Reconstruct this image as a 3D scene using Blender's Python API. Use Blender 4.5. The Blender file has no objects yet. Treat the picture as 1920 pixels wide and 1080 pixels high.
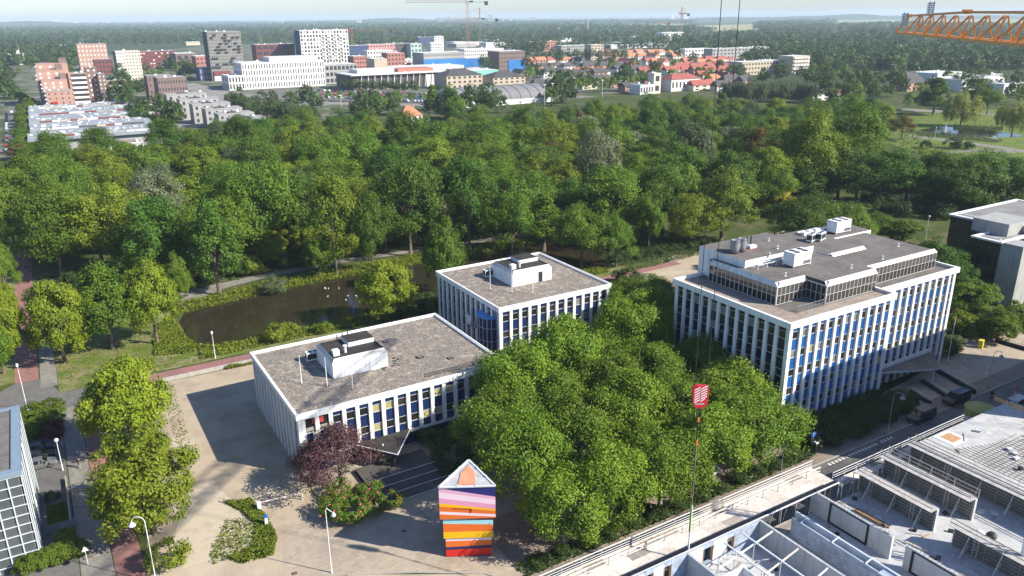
import bpy, math, random
import numpy as np
from mathutils import Vector, Matrix
rnd = random.Random(7)
S = bpy.context.scene
COL = S.collection
# ------------------------------------------------------------------ camera, sky, sun, exposure
# world axes: x and y follow the street grid (x along the street and the office fronts, y away from it), z up, metres
CAM_H = 62.0; PITCH = math.radians(19.1); ROLL = math.radians(0.5); YAW = math.radians(-31.0); FPX = 1470.0
cam = bpy.data.cameras.new('camera'); cam.sensor_width = 36.0; cam.lens = 36.0 * FPX / 1920.0
cam.clip_start = 0.5; cam.clip_end = 60000.0
cam_o = bpy.data.objects.new('camera', cam); COL.objects.link(cam_o)
cam_o.matrix_world = (Matrix.Translation((0, 0, CAM_H)) @ Matrix.Rotation(YAW, 4, 'Z') @
                      Matrix.Rotation(math.pi/2 - PITCH, 4, 'X') @ Matrix.Rotation(-ROLL, 4, 'Z'))
S.camera = cam_o
SUN_EL = math.radians(34.5); SUN_H = Vector((0.655, -0.755)).normalized()
SUN_DIR = Vector((SUN_H.x*math.cos(SUN_EL), SUN_H.y*math.cos(SUN_EL), math.sin(SUN_EL)))
w = bpy.data.worlds.new('World'); S.world = w; w.use_nodes = True
nt = w.node_tree; bg = nt.nodes['Background']; sky = nt.nodes.new('ShaderNodeTexSky')
sky.sky_type = 'NISHITA'; sky.sun_disc = False; sky.sun_elevation = SUN_EL
sky.sun_rotation = math.atan2(SUN_H.x, SUN_H.y); sky.altitude = 0; sky.air_density = 1.0; sky.dust_density = 0.4; sky.ozone_density = 3.0
tint = nt.nodes.new('ShaderNodeMix'); tint.data_type = 'RGBA'; tint.blend_type = 'MULTIPLY'; tint.inputs[0].default_value = 1.0; tint.inputs[7].default_value = (0.87, 0.95, 1.12, 1)
nt.links.new(sky.outputs[0], tint.inputs[6]); nt.links.new(tint.outputs[2], bg.inputs[0]); bg.inputs[1].default_value = 0.095
sl = bpy.data.lights.new('sun', 'SUN'); sl.energy = 5.0; sl.angle = math.radians(0.5); sl.color = (1.0, 0.93, 0.82)
so = bpy.data.objects.new('sun', sl); COL.objects.link(so); so.rotation_mode = 'QUATERNION'
so.rotation_quaternion = SUN_DIR.to_track_quat('Z', 'Y'); so.location = (0, 0, 200)
S.view_settings.view_transform = 'Standard'; S.view_settings.look = 'None'; S.view_settings.gamma = 1.0
S.view_settings.use_curve_mapping = False; S.view_settings.exposure = 0.82
S.cycles.use_denoising = True
S.cycles.volume_bounces = 1; S.cycles.max_bounces = 8; S.cycles.transparent_max_bounces = 16

# ------------------------------------------------------------------ surveying: the line of sight through an image point meets a height
def ray(x, y):
    u, v = x-960.0, 540.0-y
    c, s = math.cos(ROLL), math.sin(ROLL)
    u, v = u*c+v*s, -u*s+v*c
    d = Vector((u, FPX*math.cos(PITCH)+v*math.sin(PITCH), -FPX*math.sin(PITCH)+v*math.cos(PITCH)))
    c, s = math.cos(YAW), math.sin(YAW)
    return Vector((d.x*c-d.y*s, d.x*s+d.y*c, d.z))
def at(x, y, z=0.0):
    d = ray(x, y); t = (z-CAM_H)/d.z
    return Vector((d.x*t, d.y*t, z))
def zat(x, y, P):
    d = ray(x, y); return CAM_H + d.z*math.hypot(P[0], P[1])/math.hypot(d.x, d.y)
def on_b(x, y, b):
    d = ray(x, y); t = b/d.y; return Vector((d.x*t, b, CAM_H+d.z*t))
FWD = Vector((-math.sin(YAW), math.cos(YAW), 0)); RGT = Vector((math.cos(YAW), math.sin(YAW), 0))

# ------------------------------------------------------------------ materials
MATS = {}
def _nodes(name):
    m = bpy.data.materials.new(name); m.use_nodes = True
    t = m.node_tree; return m, t, t.nodes['Principled BSDF']
def mat(name, col, rough=0.85, var=0.12, scale=1.5, bump=0.0, metal=0.0, spec=0.3, fine=None, objvar=0.0, streak=0.0):
    if name in MATS: return MATS[name]
    m, t, p = _nodes(name)
    p.inputs['Roughness'].default_value = rough; p.inputs['Metallic'].default_value = metal
    p.inputs['Specular IOR Level'].default_value = spec
    geo = t.nodes.new('ShaderNodeNewGeometry')
    n = t.nodes.new('ShaderNodeTexNoise'); n.inputs['Scale'].default_value = scale; n.inputs['Detail'].default_value = 6; n.inputs['Roughness'].default_value = 0.65
    t.links.new(geo.outputs['Position'], n.inputs['Vector'])
    r = t.nodes.new('ShaderNodeMapRange'); r.inputs[1].default_value = 0.25; r.inputs[2].default_value = 0.75
    r.inputs[3].default_value = 1-var; r.inputs[4].default_value = 1+var
    t.links.new(n.outputs['Fac'], r.inputs[0])
    mx = t.nodes.new('ShaderNodeMix'); mx.data_type = 'RGBA'; mx.blend_type = 'MULTIPLY'; mx.inputs[0].default_value = 1.0
    mx.inputs[6].default_value = (*col, 1)
    if streak:
        n3 = t.nodes.new('ShaderNodeTexNoise'); n3.inputs['Scale'].default_value = 1.0; n3.inputs['Detail'].default_value = 5
        m3 = t.nodes.new('ShaderNodeMapping'); m3.inputs['Scale'].default_value = (2.6, 2.6, 0.16)
        t.links.new(geo.outputs['Position'], m3.inputs['Vector']); t.links.new(m3.outputs[0], n3.inputs['Vector'])
        r3 = t.nodes.new('ShaderNodeMapRange'); r3.inputs[1].default_value = 0.5; r3.inputs[2].default_value = 0.75; r3.inputs[3].default_value = 1.0; r3.inputs[4].default_value = 1-streak
        t.links.new(n3.outputs['Fac'], r3.inputs[0]); m4 = t.nodes.new('ShaderNodeMath'); m4.operation = 'MULTIPLY'
        t.links.new(r.outputs[0], m4.inputs[0]); t.links.new(r3.outputs[0], m4.inputs[1]); r = m4
    if objvar:
        oi = t.nodes.new('ShaderNodeObjectInfo'); r2 = t.nodes.new('ShaderNodeMapRange')
        r2.inputs[3].default_value = 1-objvar; r2.inputs[4].default_value = 1+objvar
        t.links.new(oi.outputs['Random'], r2.inputs[0])
        mm = t.nodes.new('ShaderNodeMath'); mm.operation = 'MULTIPLY'
        t.links.new(r.outputs[0], mm.inputs[0]); t.links.new(r2.outputs[0], mm.inputs[1]); t.links.new(mm.outputs[0], mx.inputs[7])
    else:
        t.links.new(r.outputs[0], mx.inputs[7])
    t.links.new(mx.outputs[2], p.inputs['Base Color'])
    if bump:
        b = t.nodes.new('ShaderNodeBump'); b.inputs['Strength'].default_value = bump; b.inputs['Distance'].default_value = 0.05
        n2 = t.nodes.new('ShaderNodeTexNoise'); n2.inputs['Scale'].default_value = fine or scale*8; n2.inputs['Detail'].default_value = 4
        t.links.new(geo.outputs['Position'], n2.inputs['Vector']); t.links.new(n2.outputs['Fac'], b.inputs['Height']); t.links.new(b.outputs[0], p.inputs['Normal'])
    MATS[name] = m; return m
def ground_mat(name, cols, scales, rough=0.95, bump=0.3, brick=None):
    """two or three real colours of the ground laid out in patches by noise; optional paver joints"""
    m, t, p = _nodes(name); p.inputs['Roughness'].default_value = rough; p.inputs['Specular IOR Level'].default_value = 0.15
    geo = t.nodes.new('ShaderNodeNewGeometry'); last = None
    for i, c in enumerate(cols):
        if i == 0:
            last = t.nodes.new('ShaderNodeRGB'); last.outputs[0].default_value = (*c, 1); out = last.outputs[0]; continue
        sc, lo, hi = scales[i-1]
        n = t.nodes.new('ShaderNodeTexNoise'); n.inputs['Scale'].default_value = sc; n.inputs['Detail'].default_value = 8; n.inputs['Roughness'].default_value = 0.7
        mp = t.nodes.new('ShaderNodeMapping'); mp.inputs['Location'].default_value = (i*37.0, i*11.0, 0)
        t.links.new(geo.outputs['Position'], mp.inputs['Vector']); t.links.new(mp.outputs[0], n.inputs['Vector'])
        r = t.nodes.new('ShaderNodeMapRange'); r.inputs[1].default_value = lo; r.inputs[2].default_value = hi
        t.links.new(n.outputs['Fac'], r.inputs[0])
        mx = t.nodes.new('ShaderNodeMix'); mx.data_type = 'RGBA'; mx.inputs[7].default_value = (*c, 1)
        t.links.new(r.outputs[0], mx.inputs[0]); t.links.new(out, mx.inputs[6]); out = mx.outputs[2]
    if brick:
        bw, bh, jc = brick
        bt = t.nodes.new('ShaderNodeTexBrick'); bt.inputs['Scale'].default_value = 1.0
        bt.inputs['Brick Width'].default_value = bw; bt.inputs['Row Height'].default_value = bh; bt.inputs['Mortar Size'].default_value = 0.02
        bt.inputs['Color1'].default_value = (1, 1, 1, 1); bt.inputs['Color2'].default_value = (.86, .86, .86, 1); bt.inputs['Mortar'].default_value = (jc, jc, jc, 1)
        t.links.new(geo.outputs['Position'], bt.inputs['Vector'])
        mx = t.nodes.new('ShaderNodeMix'); mx.data_type = 'RGBA'; mx.blend_type = 'MULTIPLY'; mx.inputs[0].default_value = 1
        t.links.new(out, mx.inputs[6]); t.links.new(bt.outputs[0], mx.inputs[7]); out = mx.outputs[2]
    t.links.new(out, p.inputs['Base Color'])
    if bump:
        b = t.nodes.new('ShaderNodeBump'); b.inputs['Strength'].default_value = bump; b.inputs['Distance'].default_value = 0.06
        n2 = t.nodes.new('ShaderNodeTexNoise'); n2.inputs['Scale'].default_value = 6; n2.inputs['Detail'].default_value = 5
        t.links.new(geo.outputs['Position'], n2.inputs['Vector']); t.links.new(n2.outputs['Fac'], b.inputs['Height']); t.links.new(b.outputs[0], p.inputs['Normal'])
    MATS[name] = m; return m
def leaf_mat(name, col, col2=None, trans=0.27, hv=0.02, vv=0.18):
    m, t, p = _nodes(name)
    p.inputs['Roughness'].default_value = 0.55; p.inputs['Specular IOR Level'].default_value = 0.25
    geo = t.nodes.new('ShaderNodeNewGeometry'); oi = t.nodes.new('ShaderNodeObjectInfo')
    tc = t.nodes.new('ShaderNodeTexCoord')
    n = t.nodes.new('ShaderNodeTexNoise'); n.inputs['Scale'].default_value = 0.45; n.inputs['Detail'].default_value = 5; n.inputs['Roughness'].default_value = 0.8
    t.links.new(tc.outputs['Object'], n.inputs['Vector'])
    c2 = col2 or (col[0]*1.5, col[1]*1.25, col[2]*1.1)
    r = t.nodes.new('ShaderNodeMapRange'); r.inputs[1].default_value = 0.35; r.inputs[2].default_value = 0.65
    t.links.new(n.outputs['Fac'], r.inputs[0])
    mx = t.nodes.new('ShaderNodeMix'); mx.data_type = 'RGBA'; mx.inputs[6].default_value = (*col, 1); mx.inputs[7].default_value = (*c2, 1)
    t.links.new(r.outputs[0], mx.inputs[0])
    rv = t.nodes.new('ShaderNodeMapRange'); rv.inputs[3].default_value = 1-vv; rv.inputs[4].default_value = 1+vv
    t.links.new(oi.outputs['Random'], rv.inputs[0])
    m7 = t.nodes.new('ShaderNodeMath'); m7.operation = 'MULTIPLY'; m7.inputs[1].default_value = 7.31
    fr = t.nodes.new('ShaderNodeMath'); fr.operation = 'FRACT'
    t.links.new(oi.outputs['Random'], m7.inputs[0]); t.links.new(m7.outputs[0], fr.inputs[0])
    rh = t.nodes.new('ShaderNodeMapRange'); rh.inputs[3].default_value = 0.492-hv*.75; rh.inputs[4].default_value = 0.492+hv*.35
    t.links.new(fr.outputs[0], rh.inputs[0])
    hs = t.nodes.new('ShaderNodeHueSaturation'); t.links.new(rh.outputs[0], hs.inputs['Hue']); t.links.new(rv.outputs[0], hs.inputs['Value'])
    t.links.new(mx.outputs[2], hs.inputs['Color'])
    t.links.new(hs.outputs[0], p.inputs['Base Color'])
    tr = t.nodes.new('ShaderNodeBsdfTranslucent'); g = t.nodes.new('ShaderNodeMix'); g.data_type = 'RGBA'; g.blend_type = 'MULTIPLY'; g.inputs[0].default_value = 1
    g.inputs[7].default_value = (1.5, 1.35, 0.7, 1); t.links.new(hs.outputs[0], g.inputs[6]); t.links.new(g.outputs[2], tr.inputs['Color'])
    ms = t.nodes.new('ShaderNodeMixShader'); ms.inputs[0].default_value = trans
    t.links.new(p.outputs[0], ms.inputs[1]); t.links.new(tr.outputs[0], ms.inputs[2])
    t.links.new(ms.outputs[0], t.nodes['Material Output'].inputs['Surface'])
    MATS[name] = m; return m
def glass_mat(name, col, rough=0.08, spec=0.6, metal=0.0):
    return mat(name, col, rough, 0.25, 0.35, spec=spec, metal=metal)

# ------------------------------------------------------------------ mesh building
class MB:
    def __init__(s): s.v = []; s.f = []; s.m = []
    def face(s, pts, m=0):
        i = len(s.v); s.v.extend([tuple(p) for p in pts]); s.f.append(tuple(range(i, i+len(pts)))); s.m.append(m)
    def box(s, x0, y0, z0, x1, y1, z1, m=0, top=None):
        i = len(s.v)
        s.v += [(x0,y0,z0),(x1,y0,z0),(x1,y1,z0),(x0,y1,z0),(x0,y0,z1),(x1,y0,z1),(x1,y1,z1),(x0,y1,z1)]
        s.f += [(i,i+3,i+2,i+1),(i+4,i+5,i+6,i+7),(i,i+1,i+5,i+4),(i+1,i+2,i+6,i+5),(i+2,i+3,i+7,i+6),(i+3,i,i+4,i+7)]
        s.m += [m, m if top is None else top, m, m, m, m]; return s
    def prism(s, poly, z0, z1, m=0, top=None, bottom=True):
        n = len(poly); i = len(s.v)
        s.v += [(p[0],p[1],z0) for p in poly] + [(p[0],p[1],z1) for p in poly]
        s.f.append(tuple(i+n+k for k in range(n))); s.m.append(m if top is None else top)
        if bottom: s.f.append(tuple(i+n-1-k for k in range(n))); s.m.append(m)
        for k in range(n):
            k2 = (k+1) % n; s.f.append((i+k, i+k2, i+n+k2, i+n+k)); s.m.append(m)
        return s
    def bar(s, p, q, w=0.1, h=None, m=0):
        p = Vector(p); q = Vector(q); d = (q-p)
        if d.length < 1e-6: return s
        d.normalize(); up = Vector((0,0,1)) if abs(d.z) < 0.95 else Vector((1,0,0))
        a = d.cross(up).normalized()*(w/2); b = a.cross(d).normalized()*((h or w)/2)
        i = len(s.v)
        for e in (p, q): s.v += [tuple(e-a-b), tuple(e+a-b), tuple(e+a+b), tuple(e-a+b)]
        s.f += [(i,i+3,i+2,i+1),(i+4,i+5,i+6,i+7)] + [(i+k, i+(k+1)%4, i+4+(k+1)%4, i+4+k) for k in range(4)]
        s.m += [m]*6; return s
    def tube(s, pts, rad, n=6, m=0, cap=True):
        pts = [Vector(p) for p in pts]
        if not isinstance(rad, (list, tuple)): rad = [rad]*len(pts)
        i0 = len(s.v)
        for k, p in enumerate(pts):
            d = (pts[min(k+1, len(pts)-1)]-pts[max(k-1, 0)]).normalized()
            up = Vector((0,0,1)) if abs(d.z) < 0.9 else Vector((0,1,0))
            a = d.cross(up).normalized(); b = a.cross(d)
            for j in range(n):
                t = 2*math.pi*j/n; s.v.append(tuple(p+a*(rad[k]*math.cos(t))+b*(rad[k]*math.sin(t))))
        for k in range(len(pts)-1):
            for j in range(n):
                a = i0+k*n+j; b = i0+k*n+(j+1)%n; s.f.append((a, b, b+n, a+n)); s.m.append(m)
        if cap:
            s.f.append(tuple(i0+j for j in range(n))); s.m.append(m)
            e = i0+(len(pts)-1)*n; s.f.append(tuple(e+n-1-j for j in range(n))); s.m.append(m)
        return s
    def lathe(s, prof, n=12, c=(0,0,0), m=0):
        i0 = len(s.v)
        for r, z in prof:
            for j in range(n):
                t = 2*math.pi*j/n; s.v.append((c[0]+r*math.cos(t), c[1]+r*math.sin(t), c[2]+z))
        for k in range(len(prof)-1):
            for j in range(n):
                a = i0+k*n+j; b = i0+k*n+(j+1)%n; s.f.append((a, b, b+n, a+n)); s.m.append(m)
        e = i0+(len(prof)-1)*n; s.f.append(tuple(e+j for j in range(n))); s.m.append(m)
        s.f.append(tuple(i0+n-1-j for j in range(n))); s.m.append(m); return s
    def mesh(s, name, mats):
        me = bpy.data.meshes.new(name); me.from_pydata(s.v, [], s.f)
        for m in (mats if isinstance(mats, (list, tuple)) else [mats]): me.materials.append(m)
        me.polygons.foreach_set('material_index', s.m); me.update(); return me
    def build(s, name, mats, parent=None, loc=None, rz=None, smooth=False):
        me = s.mesh(name, mats)
        if smooth: me.polygons.foreach_set('use_smooth', [True]*len(me.polygons))
        return obj(name, me, parent, loc, rz)
def obj(name, me, parent=None, loc=None, rz=None):
    o = bpy.data.objects.new(name, me); COL.objects.link(o)
    if parent is not None: o.parent = parent
    if loc is not None: o.location = loc
    if rz is not None: o.rotation_euler = (0, 0, rz)
    return o
def tag(o, label=None, cat=None, group=None, kind=None):
    if label: o['label'] = label
    if cat: o['category'] = cat
    if group: o['group'] = group
    if kind: o['kind'] = kind
    return o
def thing(name, label, cat, loc=(0,0,0), rz=0, group=None):
    o = bpy.data.objects.new(name, None); COL.objects.link(o); o.empty_display_size = 0.2
    o.location = loc; o.rotation_euler = (0, 0, rz); return tag(o, label, cat, group)
def kids(o): return list(o.children)
def copy_tree(o, loc=None, rz=None, label=None, scale=None, parent=None):
    c = o.copy(); COL.objects.link(c)
    if parent is not None: c.parent = parent
    if loc is not None: c.location = loc
    if rz is not None: c.rotation_euler = (0, 0, rz)
    if scale is not None: c.scale = scale
    if label: c['label'] = label
    for ch in o.children: copy_tree(ch, parent=c)
    return c
def sheet(name, pts, z, m, label, cat, kind='structure'):
    b = MB(); b.face([(p[0], p[1], z) for p in pts]); return tag(b.build(name, m), label, cat, kind=kind)
def np_mesh(name, co, nq, mats):
    """quads from an (nq*4,3) array"""
    me = bpy.data.meshes.new(name); nv = nq*4
    me.vertices.add(nv); me.vertices.foreach_set('co', np.asarray(co, dtype=np.float32).ravel())
    me.loops.add(nv); me.loops.foreach_set('vertex_index', np.arange(nv, dtype=np.int32))
    me.polygons.add(nq); me.polygons.foreach_set('loop_start', np.arange(0, nv, 4, dtype=np.int32))
    me.update(calc_edges=True)
    for m in mats: me.materials.append(m)
    return me
# ------------------------------------------------------------------ vegetation
L_DARK = leaf_mat('leaf_dark', (0.04, 0.108, 0.011), (0.085, 0.175, 0.017))
L_MID = leaf_mat('leaf_mid', (0.066, 0.152, 0.012), (0.135, 0.232, 0.018))
L_YEL = leaf_mat('leaf_yellowgreen', (0.095, 0.165, 0.012), (0.19, 0.255, 0.018))
L_LIME = leaf_mat('leaf_limegreen', (0.12, 0.2, 0.012), (0.235, 0.305, 0.018), hv=.012)
L_PLANE = leaf_mat('leaf_plane', (0.078, 0.172, 0.012), (0.178, 0.280, 0.022), hv=.014, vv=.24)
L_GREY = leaf_mat('leaf_greygreen', (0.075, 0.115, 0.048), (0.12, 0.165, 0.075))
L_BLOOM = leaf_mat('leaf_blossom', (0.040, 0.080, 0.015), (0.30, 0.32, 0.20), hv=.0)
L_PURPLE = leaf_mat('leaf_purple', (0.085, 0.038, 0.04), (0.165, 0.085, 0.08), trans=.2, hv=.005)
L_GOLD = leaf_mat('leaf_golden', (0.25, 0.24, 0.008), (0.38, 0.34, 0.012), hv=.005, vv=.05)
L_BRONZE = leaf_mat('leaf_bronze', (0.105, 0.095, 0.016), (0.19, 0.13, 0.028))
L_FAR = leaf_mat('leaf_far', (0.032, 0.072, 0.016), (0.064, 0.118, 0.022), hv=.01)
L_GRASS = leaf_mat('leaf_grass', (0.095, 0.155, 0.012), (0.19, 0.235, 0.022), hv=.01)
L_HEDGE = leaf_mat('leaf_hedge', (0.070, 0.130, 0.012), (0.130, 0.190, 0.018), hv=.01)
L_SHRUB = leaf_mat('leaf_shrub', (0.032, 0.072, 0.016), (0.065, 0.110, 0.022), hv=.012)  # dark green leaf of shrubs and ground cover
BARK = mat('bark', (0.13, 0.10, 0.075), 0.9, 0.3, 3, bump=0.5)
BARK_PALE = mat('bark_pale', (0.28, 0.25, 0.20), 0.9, 0.3, 2, bump=0.4)
FLOWER = mat('flower_pink', (0.55, 0.10, 0.13), 0.7, 0.3, 2)

def leaves(pts, nrm, size, g, aspect=0.62, fold=0.15):
    n = len(pts)
    nrm = nrm/np.maximum(np.linalg.norm(nrm, axis=1, keepdims=True), 1e-6)
    r = g.normal(size=(n, 3)); t1 = np.cross(nrm, r); t1 /= np.maximum(np.linalg.norm(t1, axis=1, keepdims=True), 1e-6)
    t2 = np.cross(nrm, t1); s = (size*g.uniform(0.65, 1.35, n))[:, None]
    co = np.stack([pts-t1*s*.55, pts+t2*s*.5*aspect-nrm*s*fold, pts+t1*s*.55, pts-t2*s*.5*aspect-nrm*s*fold], 1)
    return co.reshape(-1, 3)
def crown(name, m, rx, h0, h1, nclump, cr, nleaf, size, seed, shape='dome', jit=0.6, droop=0.0, extra=None, rough=0.14, shell=(0.55, 1.08), lobes=0):
    """leaf faces gathered in clumps through the crown's volume; rx radius, h0..h1 height range"""
    g = np.random.default_rng(seed)
    zc = (h0+h1)/2; rz = (h1-h0)/2
    u = g.normal(size=(nclump*3, 3)); u /= np.linalg.norm(u, axis=1, keepdims=True)
    u = u[u[:, 2] > -0.75][:nclump]
    f = g.uniform(0.12, 1.0, len(u))**(1/2.4)
    c = u*f[:, None]
    if lobes:
        L = g.normal(size=(lobes*4, 3)); L /= np.linalg.norm(L, axis=1, keepdims=True); L = L[L[:, 2] > -0.85][:lobes]
        L = L*g.uniform(.50, .72, (len(L), 1))*np.array([1, 1, 1.0]); ls = g.uniform(.34, .56, len(L)); k = g.integers(0, len(L), len(u))
        c0 = u*f[:, None]; c = L[k]+u*(f*ls[k])[:, None]; mixk = g.random(len(u)) < .42; c[mixk] = c0[mixk]*np.array([.98, .98, 1.0]); c = np.where(np.linalg.norm(c, axis=1, keepdims=True) > 1.12, c*.92, c); f = np.clip(np.linalg.norm(c, axis=1), .05, 1.1)
    if shape == 'cone':
        k = 1-(c[:, 2]+1)/2; c[:, :2] *= (0.18+0.95*k)[:, None]
    elif shape == 'egg':
        k = (c[:, 2]+1)/2; c[:, :2] *= (1.12-0.42*k)[:, None]
    elif shape == 'dome':
        c[:, 2] = np.where(c[:, 2] < 0, c[:, 2]*0.8, c[:, 2])
    crad = cr*g.uniform(0.6, 1.35, len(u))*(1.15-0.35*f)
    C = np.stack([c[:, 0]*(rx-cr*.55), c[:, 1]*(rx-cr*.55), zc+c[:, 2]*(rz-cr*.5)], 1)
    wgt = crad**2; cnt = np.maximum((nleaf*wgt/wgt.sum()).astype(int), 6)
    P = []; N = []
    for k in range(len(u)):
        d = g.normal(size=(cnt[k], 3)); d /= np.linalg.norm(d, axis=1, keepdims=True)
        d[:, 2] = np.where(g.random(cnt[k]) < 0.45, np.abs(d[:, 2]), d[:, 2])
        out = c[k]/max(np.linalg.norm(c[k]), .05)
        bad = (d@out) < -0.35; d[bad] *= -1
        rr = crad[k]*g.uniform(shell[0], shell[1], cnt[k])[:, None]
        sq = np.array([1, 1, 0.8]) if not droop else np.array([0.75, 0.75, 1+droop])
        p = C[k]+d*rr*sq*g.uniform(.75, 1.3, 3)+g.normal(size=d.shape)*crad[k]*rough
        P.append(p); N.append(d*1.0+out*0.35+np.array([0, 0, 0.3])+g.normal(size=d.shape)*jit)
    P = np.concatenate(P); N = np.concatenate(N)
    keep = P[:, 2] > 0.15; P = P[keep]; N = N[keep]
    co = leaves(P, N, size, g)
    me = np_mesh(name, co, len(P), [m])
    if extra:
        me.materials.append(extra[0]); k = g.random(len(P)) < extra[1]
        me.polygons.foreach_set('material_index', k.astype(np.int32))
    return me
def trunk_mesh(name, h, r, top, spread, m, seed, nlimb=6):
    g = random.Random(seed); b = MB()
    lean = (g.uniform(-.04, .04)*h, g.uniform(-.04, .04)*h)
    b.tube([(0,0,-.1), (lean[0]*.2, lean[1]*.2, h*.35), (lean[0]*.7, lean[1]*.7, h*.8), (lean[0], lean[1], top)], [r*1.25, r*.9, r*.7, r*.2], 7)
    for k in range(nlimb):
        a = 2*math.pi*k/nlimb+g.uniform(-.4, .4); z0 = h*g.uniform(.55, 1.0); L = spread*g.uniform(.55, .85)
        p0 = Vector((lean[0]*.6, lean[1]*.6, z0)); z1 = z0+(top-z0)*g.uniform(.4, .9)
        mid = Vector((math.cos(a)*L*.45, math.sin(a)*L*.45, z0+(z1-z0)*.6)); end = Vector((math.cos(a)*L, math.sin(a)*L, z1))
        b.tube([p0, mid, end], [r*.45, r*.28, r*.1], 5)
    me = b.mesh(name, [m]); me.polygons.foreach_set('use_smooth', [True]*len(me.polygons)); return me

PROTO = {}
def proto(key, m, R, h0, h1, ncl, cr, nl, size, shapes=('dome',), nvar=2, bark=None, seed=1, **kw):
    PROTO[key] = [(crown(key+'_crown', m, R, h0, h1, ncl, cr, nl, size, seed*100+i, shapes[i % len(shapes)], **kw),
                   trunk_mesh(key+'_trunk', h0+(h1-h0)*.35, 0.032*h1*.5+.08, h1*.86, R*.8, bark or BARK, seed*100+i)) for i in range(nvar)]
# reference sizes: park trees 22 m high, radius 9.5
proto('lime', L_DARK, 9.5, 1.6, 22, 115, 2.1, 17000, 0.45, ('dome', 'egg', 'dome', 'egg'), 4, seed=1, lobes=13)
proto('oak', L_MID, 10.0, 1.6, 21, 105, 2.3, 17000, 0.46, ('dome', 'egg', 'dome', 'egg'), 4, seed=2, lobes=10)
proto('maple', L_YEL, 8.5, 1.4, 20, 110, 1.9, 15000, 0.42, ('dome', 'egg', 'egg'), 3, seed=3, lobes=12)
proto('willow', L_GREY, 7.5, 1.0, 19, 80, 2.0, 12000, 0.45, ('egg', 'egg'), 2, seed=4, droop=.5)
proto('chestnut', L_BLOOM, 8.5, 1.6, 19, 100, 1.9, 14000, 0.45, ('egg', 'dome'), 2, seed=5)
proto('poplar', L_MID, 4.2, 1.0, 23, 55, 1.7, 5500, 0.55, ('egg', 'cone'), 2, seed=6)
proto('yew', L_DARK, 5.5, 0.8, 20, 70, 1.6, 7000, 0.5, ('egg', 'cone'), 2, seed=7)
proto('bronze', L_BRONZE, 8.0, 2.5, 18, 60, 2.1, 6500, 0.5, ('egg',), 1, seed=8)
# nearer street trees: 9 m high, radius 4.6
proto('street_maple', L_LIME, 4.6, 0.7, 10, 90, 1.05, 19000, 0.25, ('egg', 'dome', 'egg'), 3, seed=9, jit=.5)
proto('street_lime', L_MID, 4.6, 0.7, 10, 85, 1.05, 17000, 0.26, ('egg', 'dome'), 2, seed=10)
proto('plane', L_PLANE, 6.7, 1.9, 13, 88, 1.65, 27000, 0.31, ('dome', 'egg', 'dome', 'egg'), 4, bark=BARK_PALE, seed=11, jit=.7, rough=.21, shell=(.42, 1.1), lobes=9)
proto('weeping', L_GREY if False else leaf_mat('leaf_weeping', (0.17, 0.22, 0.040), (0.28, 0.32, 0.070), hv=.005), 8.0, 0.6, 15, 75, 1.8, 9500, 0.5, ('dome', 'dome'), 2, seed=12, droop=1.0)
proto('copper', L_PURPLE, 4.4, 0.8, 8.2, 46, 1.1, 6500, 0.2, ('egg',), 1, seed=13, jit=.8)
# bushes: 2.2 m high, radius 1.8
proto('bush', L_SHRUB, 1.9, -.3, 2.4, 22, .62, 2200, 0.2, ('dome', 'dome', 'dome'), 3, seed=14, jit=.7)
proto('bright_bush', L_YEL, 1.9, -.3, 2.4, 22, .62, 2200, 0.2, ('dome', 'dome'), 2, seed=15, jit=.7)
proto('hedge', L_HEDGE, 1.9, -.3, 2.4, 30, .6, 3600, 0.19, ('dome',), 1, seed=30, jit=.6)
proto('grey_bush', L_GREY, 1.9, -.3, 2.4, 22, .62, 2200, 0.18, ('dome',), 1, seed=16, jit=.7)
proto('gold_bush', L_GOLD, 1.9, -.3, 2.4, 22, .62, 1800, 0.25, ('dome',), 1, seed=17)
proto('flower_bush', L_MID, 1.9, -.3, 2.4, 22, .62, 2400, 0.2, ('dome', 'dome'), 2, seed=18, jit=.7, extra=(FLOWER, .07))
proto('red_bush', leaf_mat('leaf_red', (0.09, 0.022, 0.025), (0.15, 0.035, 0.035), hv=.005), 1.9, -.3, 2.4, 22, .62, 2200, 0.2, ('dome',), 1, seed=19)
# far trees: one low mesh each, 12 m high, radius 5
proto('far', L_FAR, 5.2, 1.0, 12, 26, 1.9, 620, 1.0, ('dome', 'egg', 'dome', 'egg'), 4, seed=20)
proto('far_light', L_MID, 4.6, 1.0, 10, 24, 1.6, 560, 0.9, ('egg', 'dome'), 2, seed=21)
NAMES = dict(lime='lime_tree', oak='oak_tree', maple='maple_tree', willow='willow_tree', chestnut='chestnut_tree', poplar='poplar_tree', yew='yew_tree',
             bronze='bronze_tree', street_maple='street_maple', street_lime='street_lime', plane='plane_tree', weeping='weeping_willow', copper='copper_tree')
_k = {}
def tree(kind, P, label, group=None, s=1.0, sz=None, cat='tree', name=None, rz=None):
    i = _k.get(kind, 0); _k[kind] = i+1
    cm, tm = PROTO[kind][i % len(PROTO[kind])]
    t = thing(name or NAMES[kind], label, cat, (P[0], P[1], P[2] if len(P) > 2 else 0), rnd.uniform(0, 6.28) if rz is None else rz, group)
    t.scale = (s, s, sz or s)
    obj('trunk', tm, t); obj('crown', cm, t); return t
def bush(kind, P, label, group=None, s=1.0, sz=None, name='shrub', cat='shrub'):
    i = _k.get(kind, 0); _k[kind] = i+1
    o = obj(name, PROTO[kind][i % len(PROTO[kind])][0], None, (P[0], P[1], P[2] if len(P) > 2 else 0), rnd.uniform(0, 6.28))
    o.scale = (s*rnd.uniform(.9, 1.1), s*rnd.uniform(.9, 1.1), sz or s); return tag(o, label, cat, group)
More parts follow.
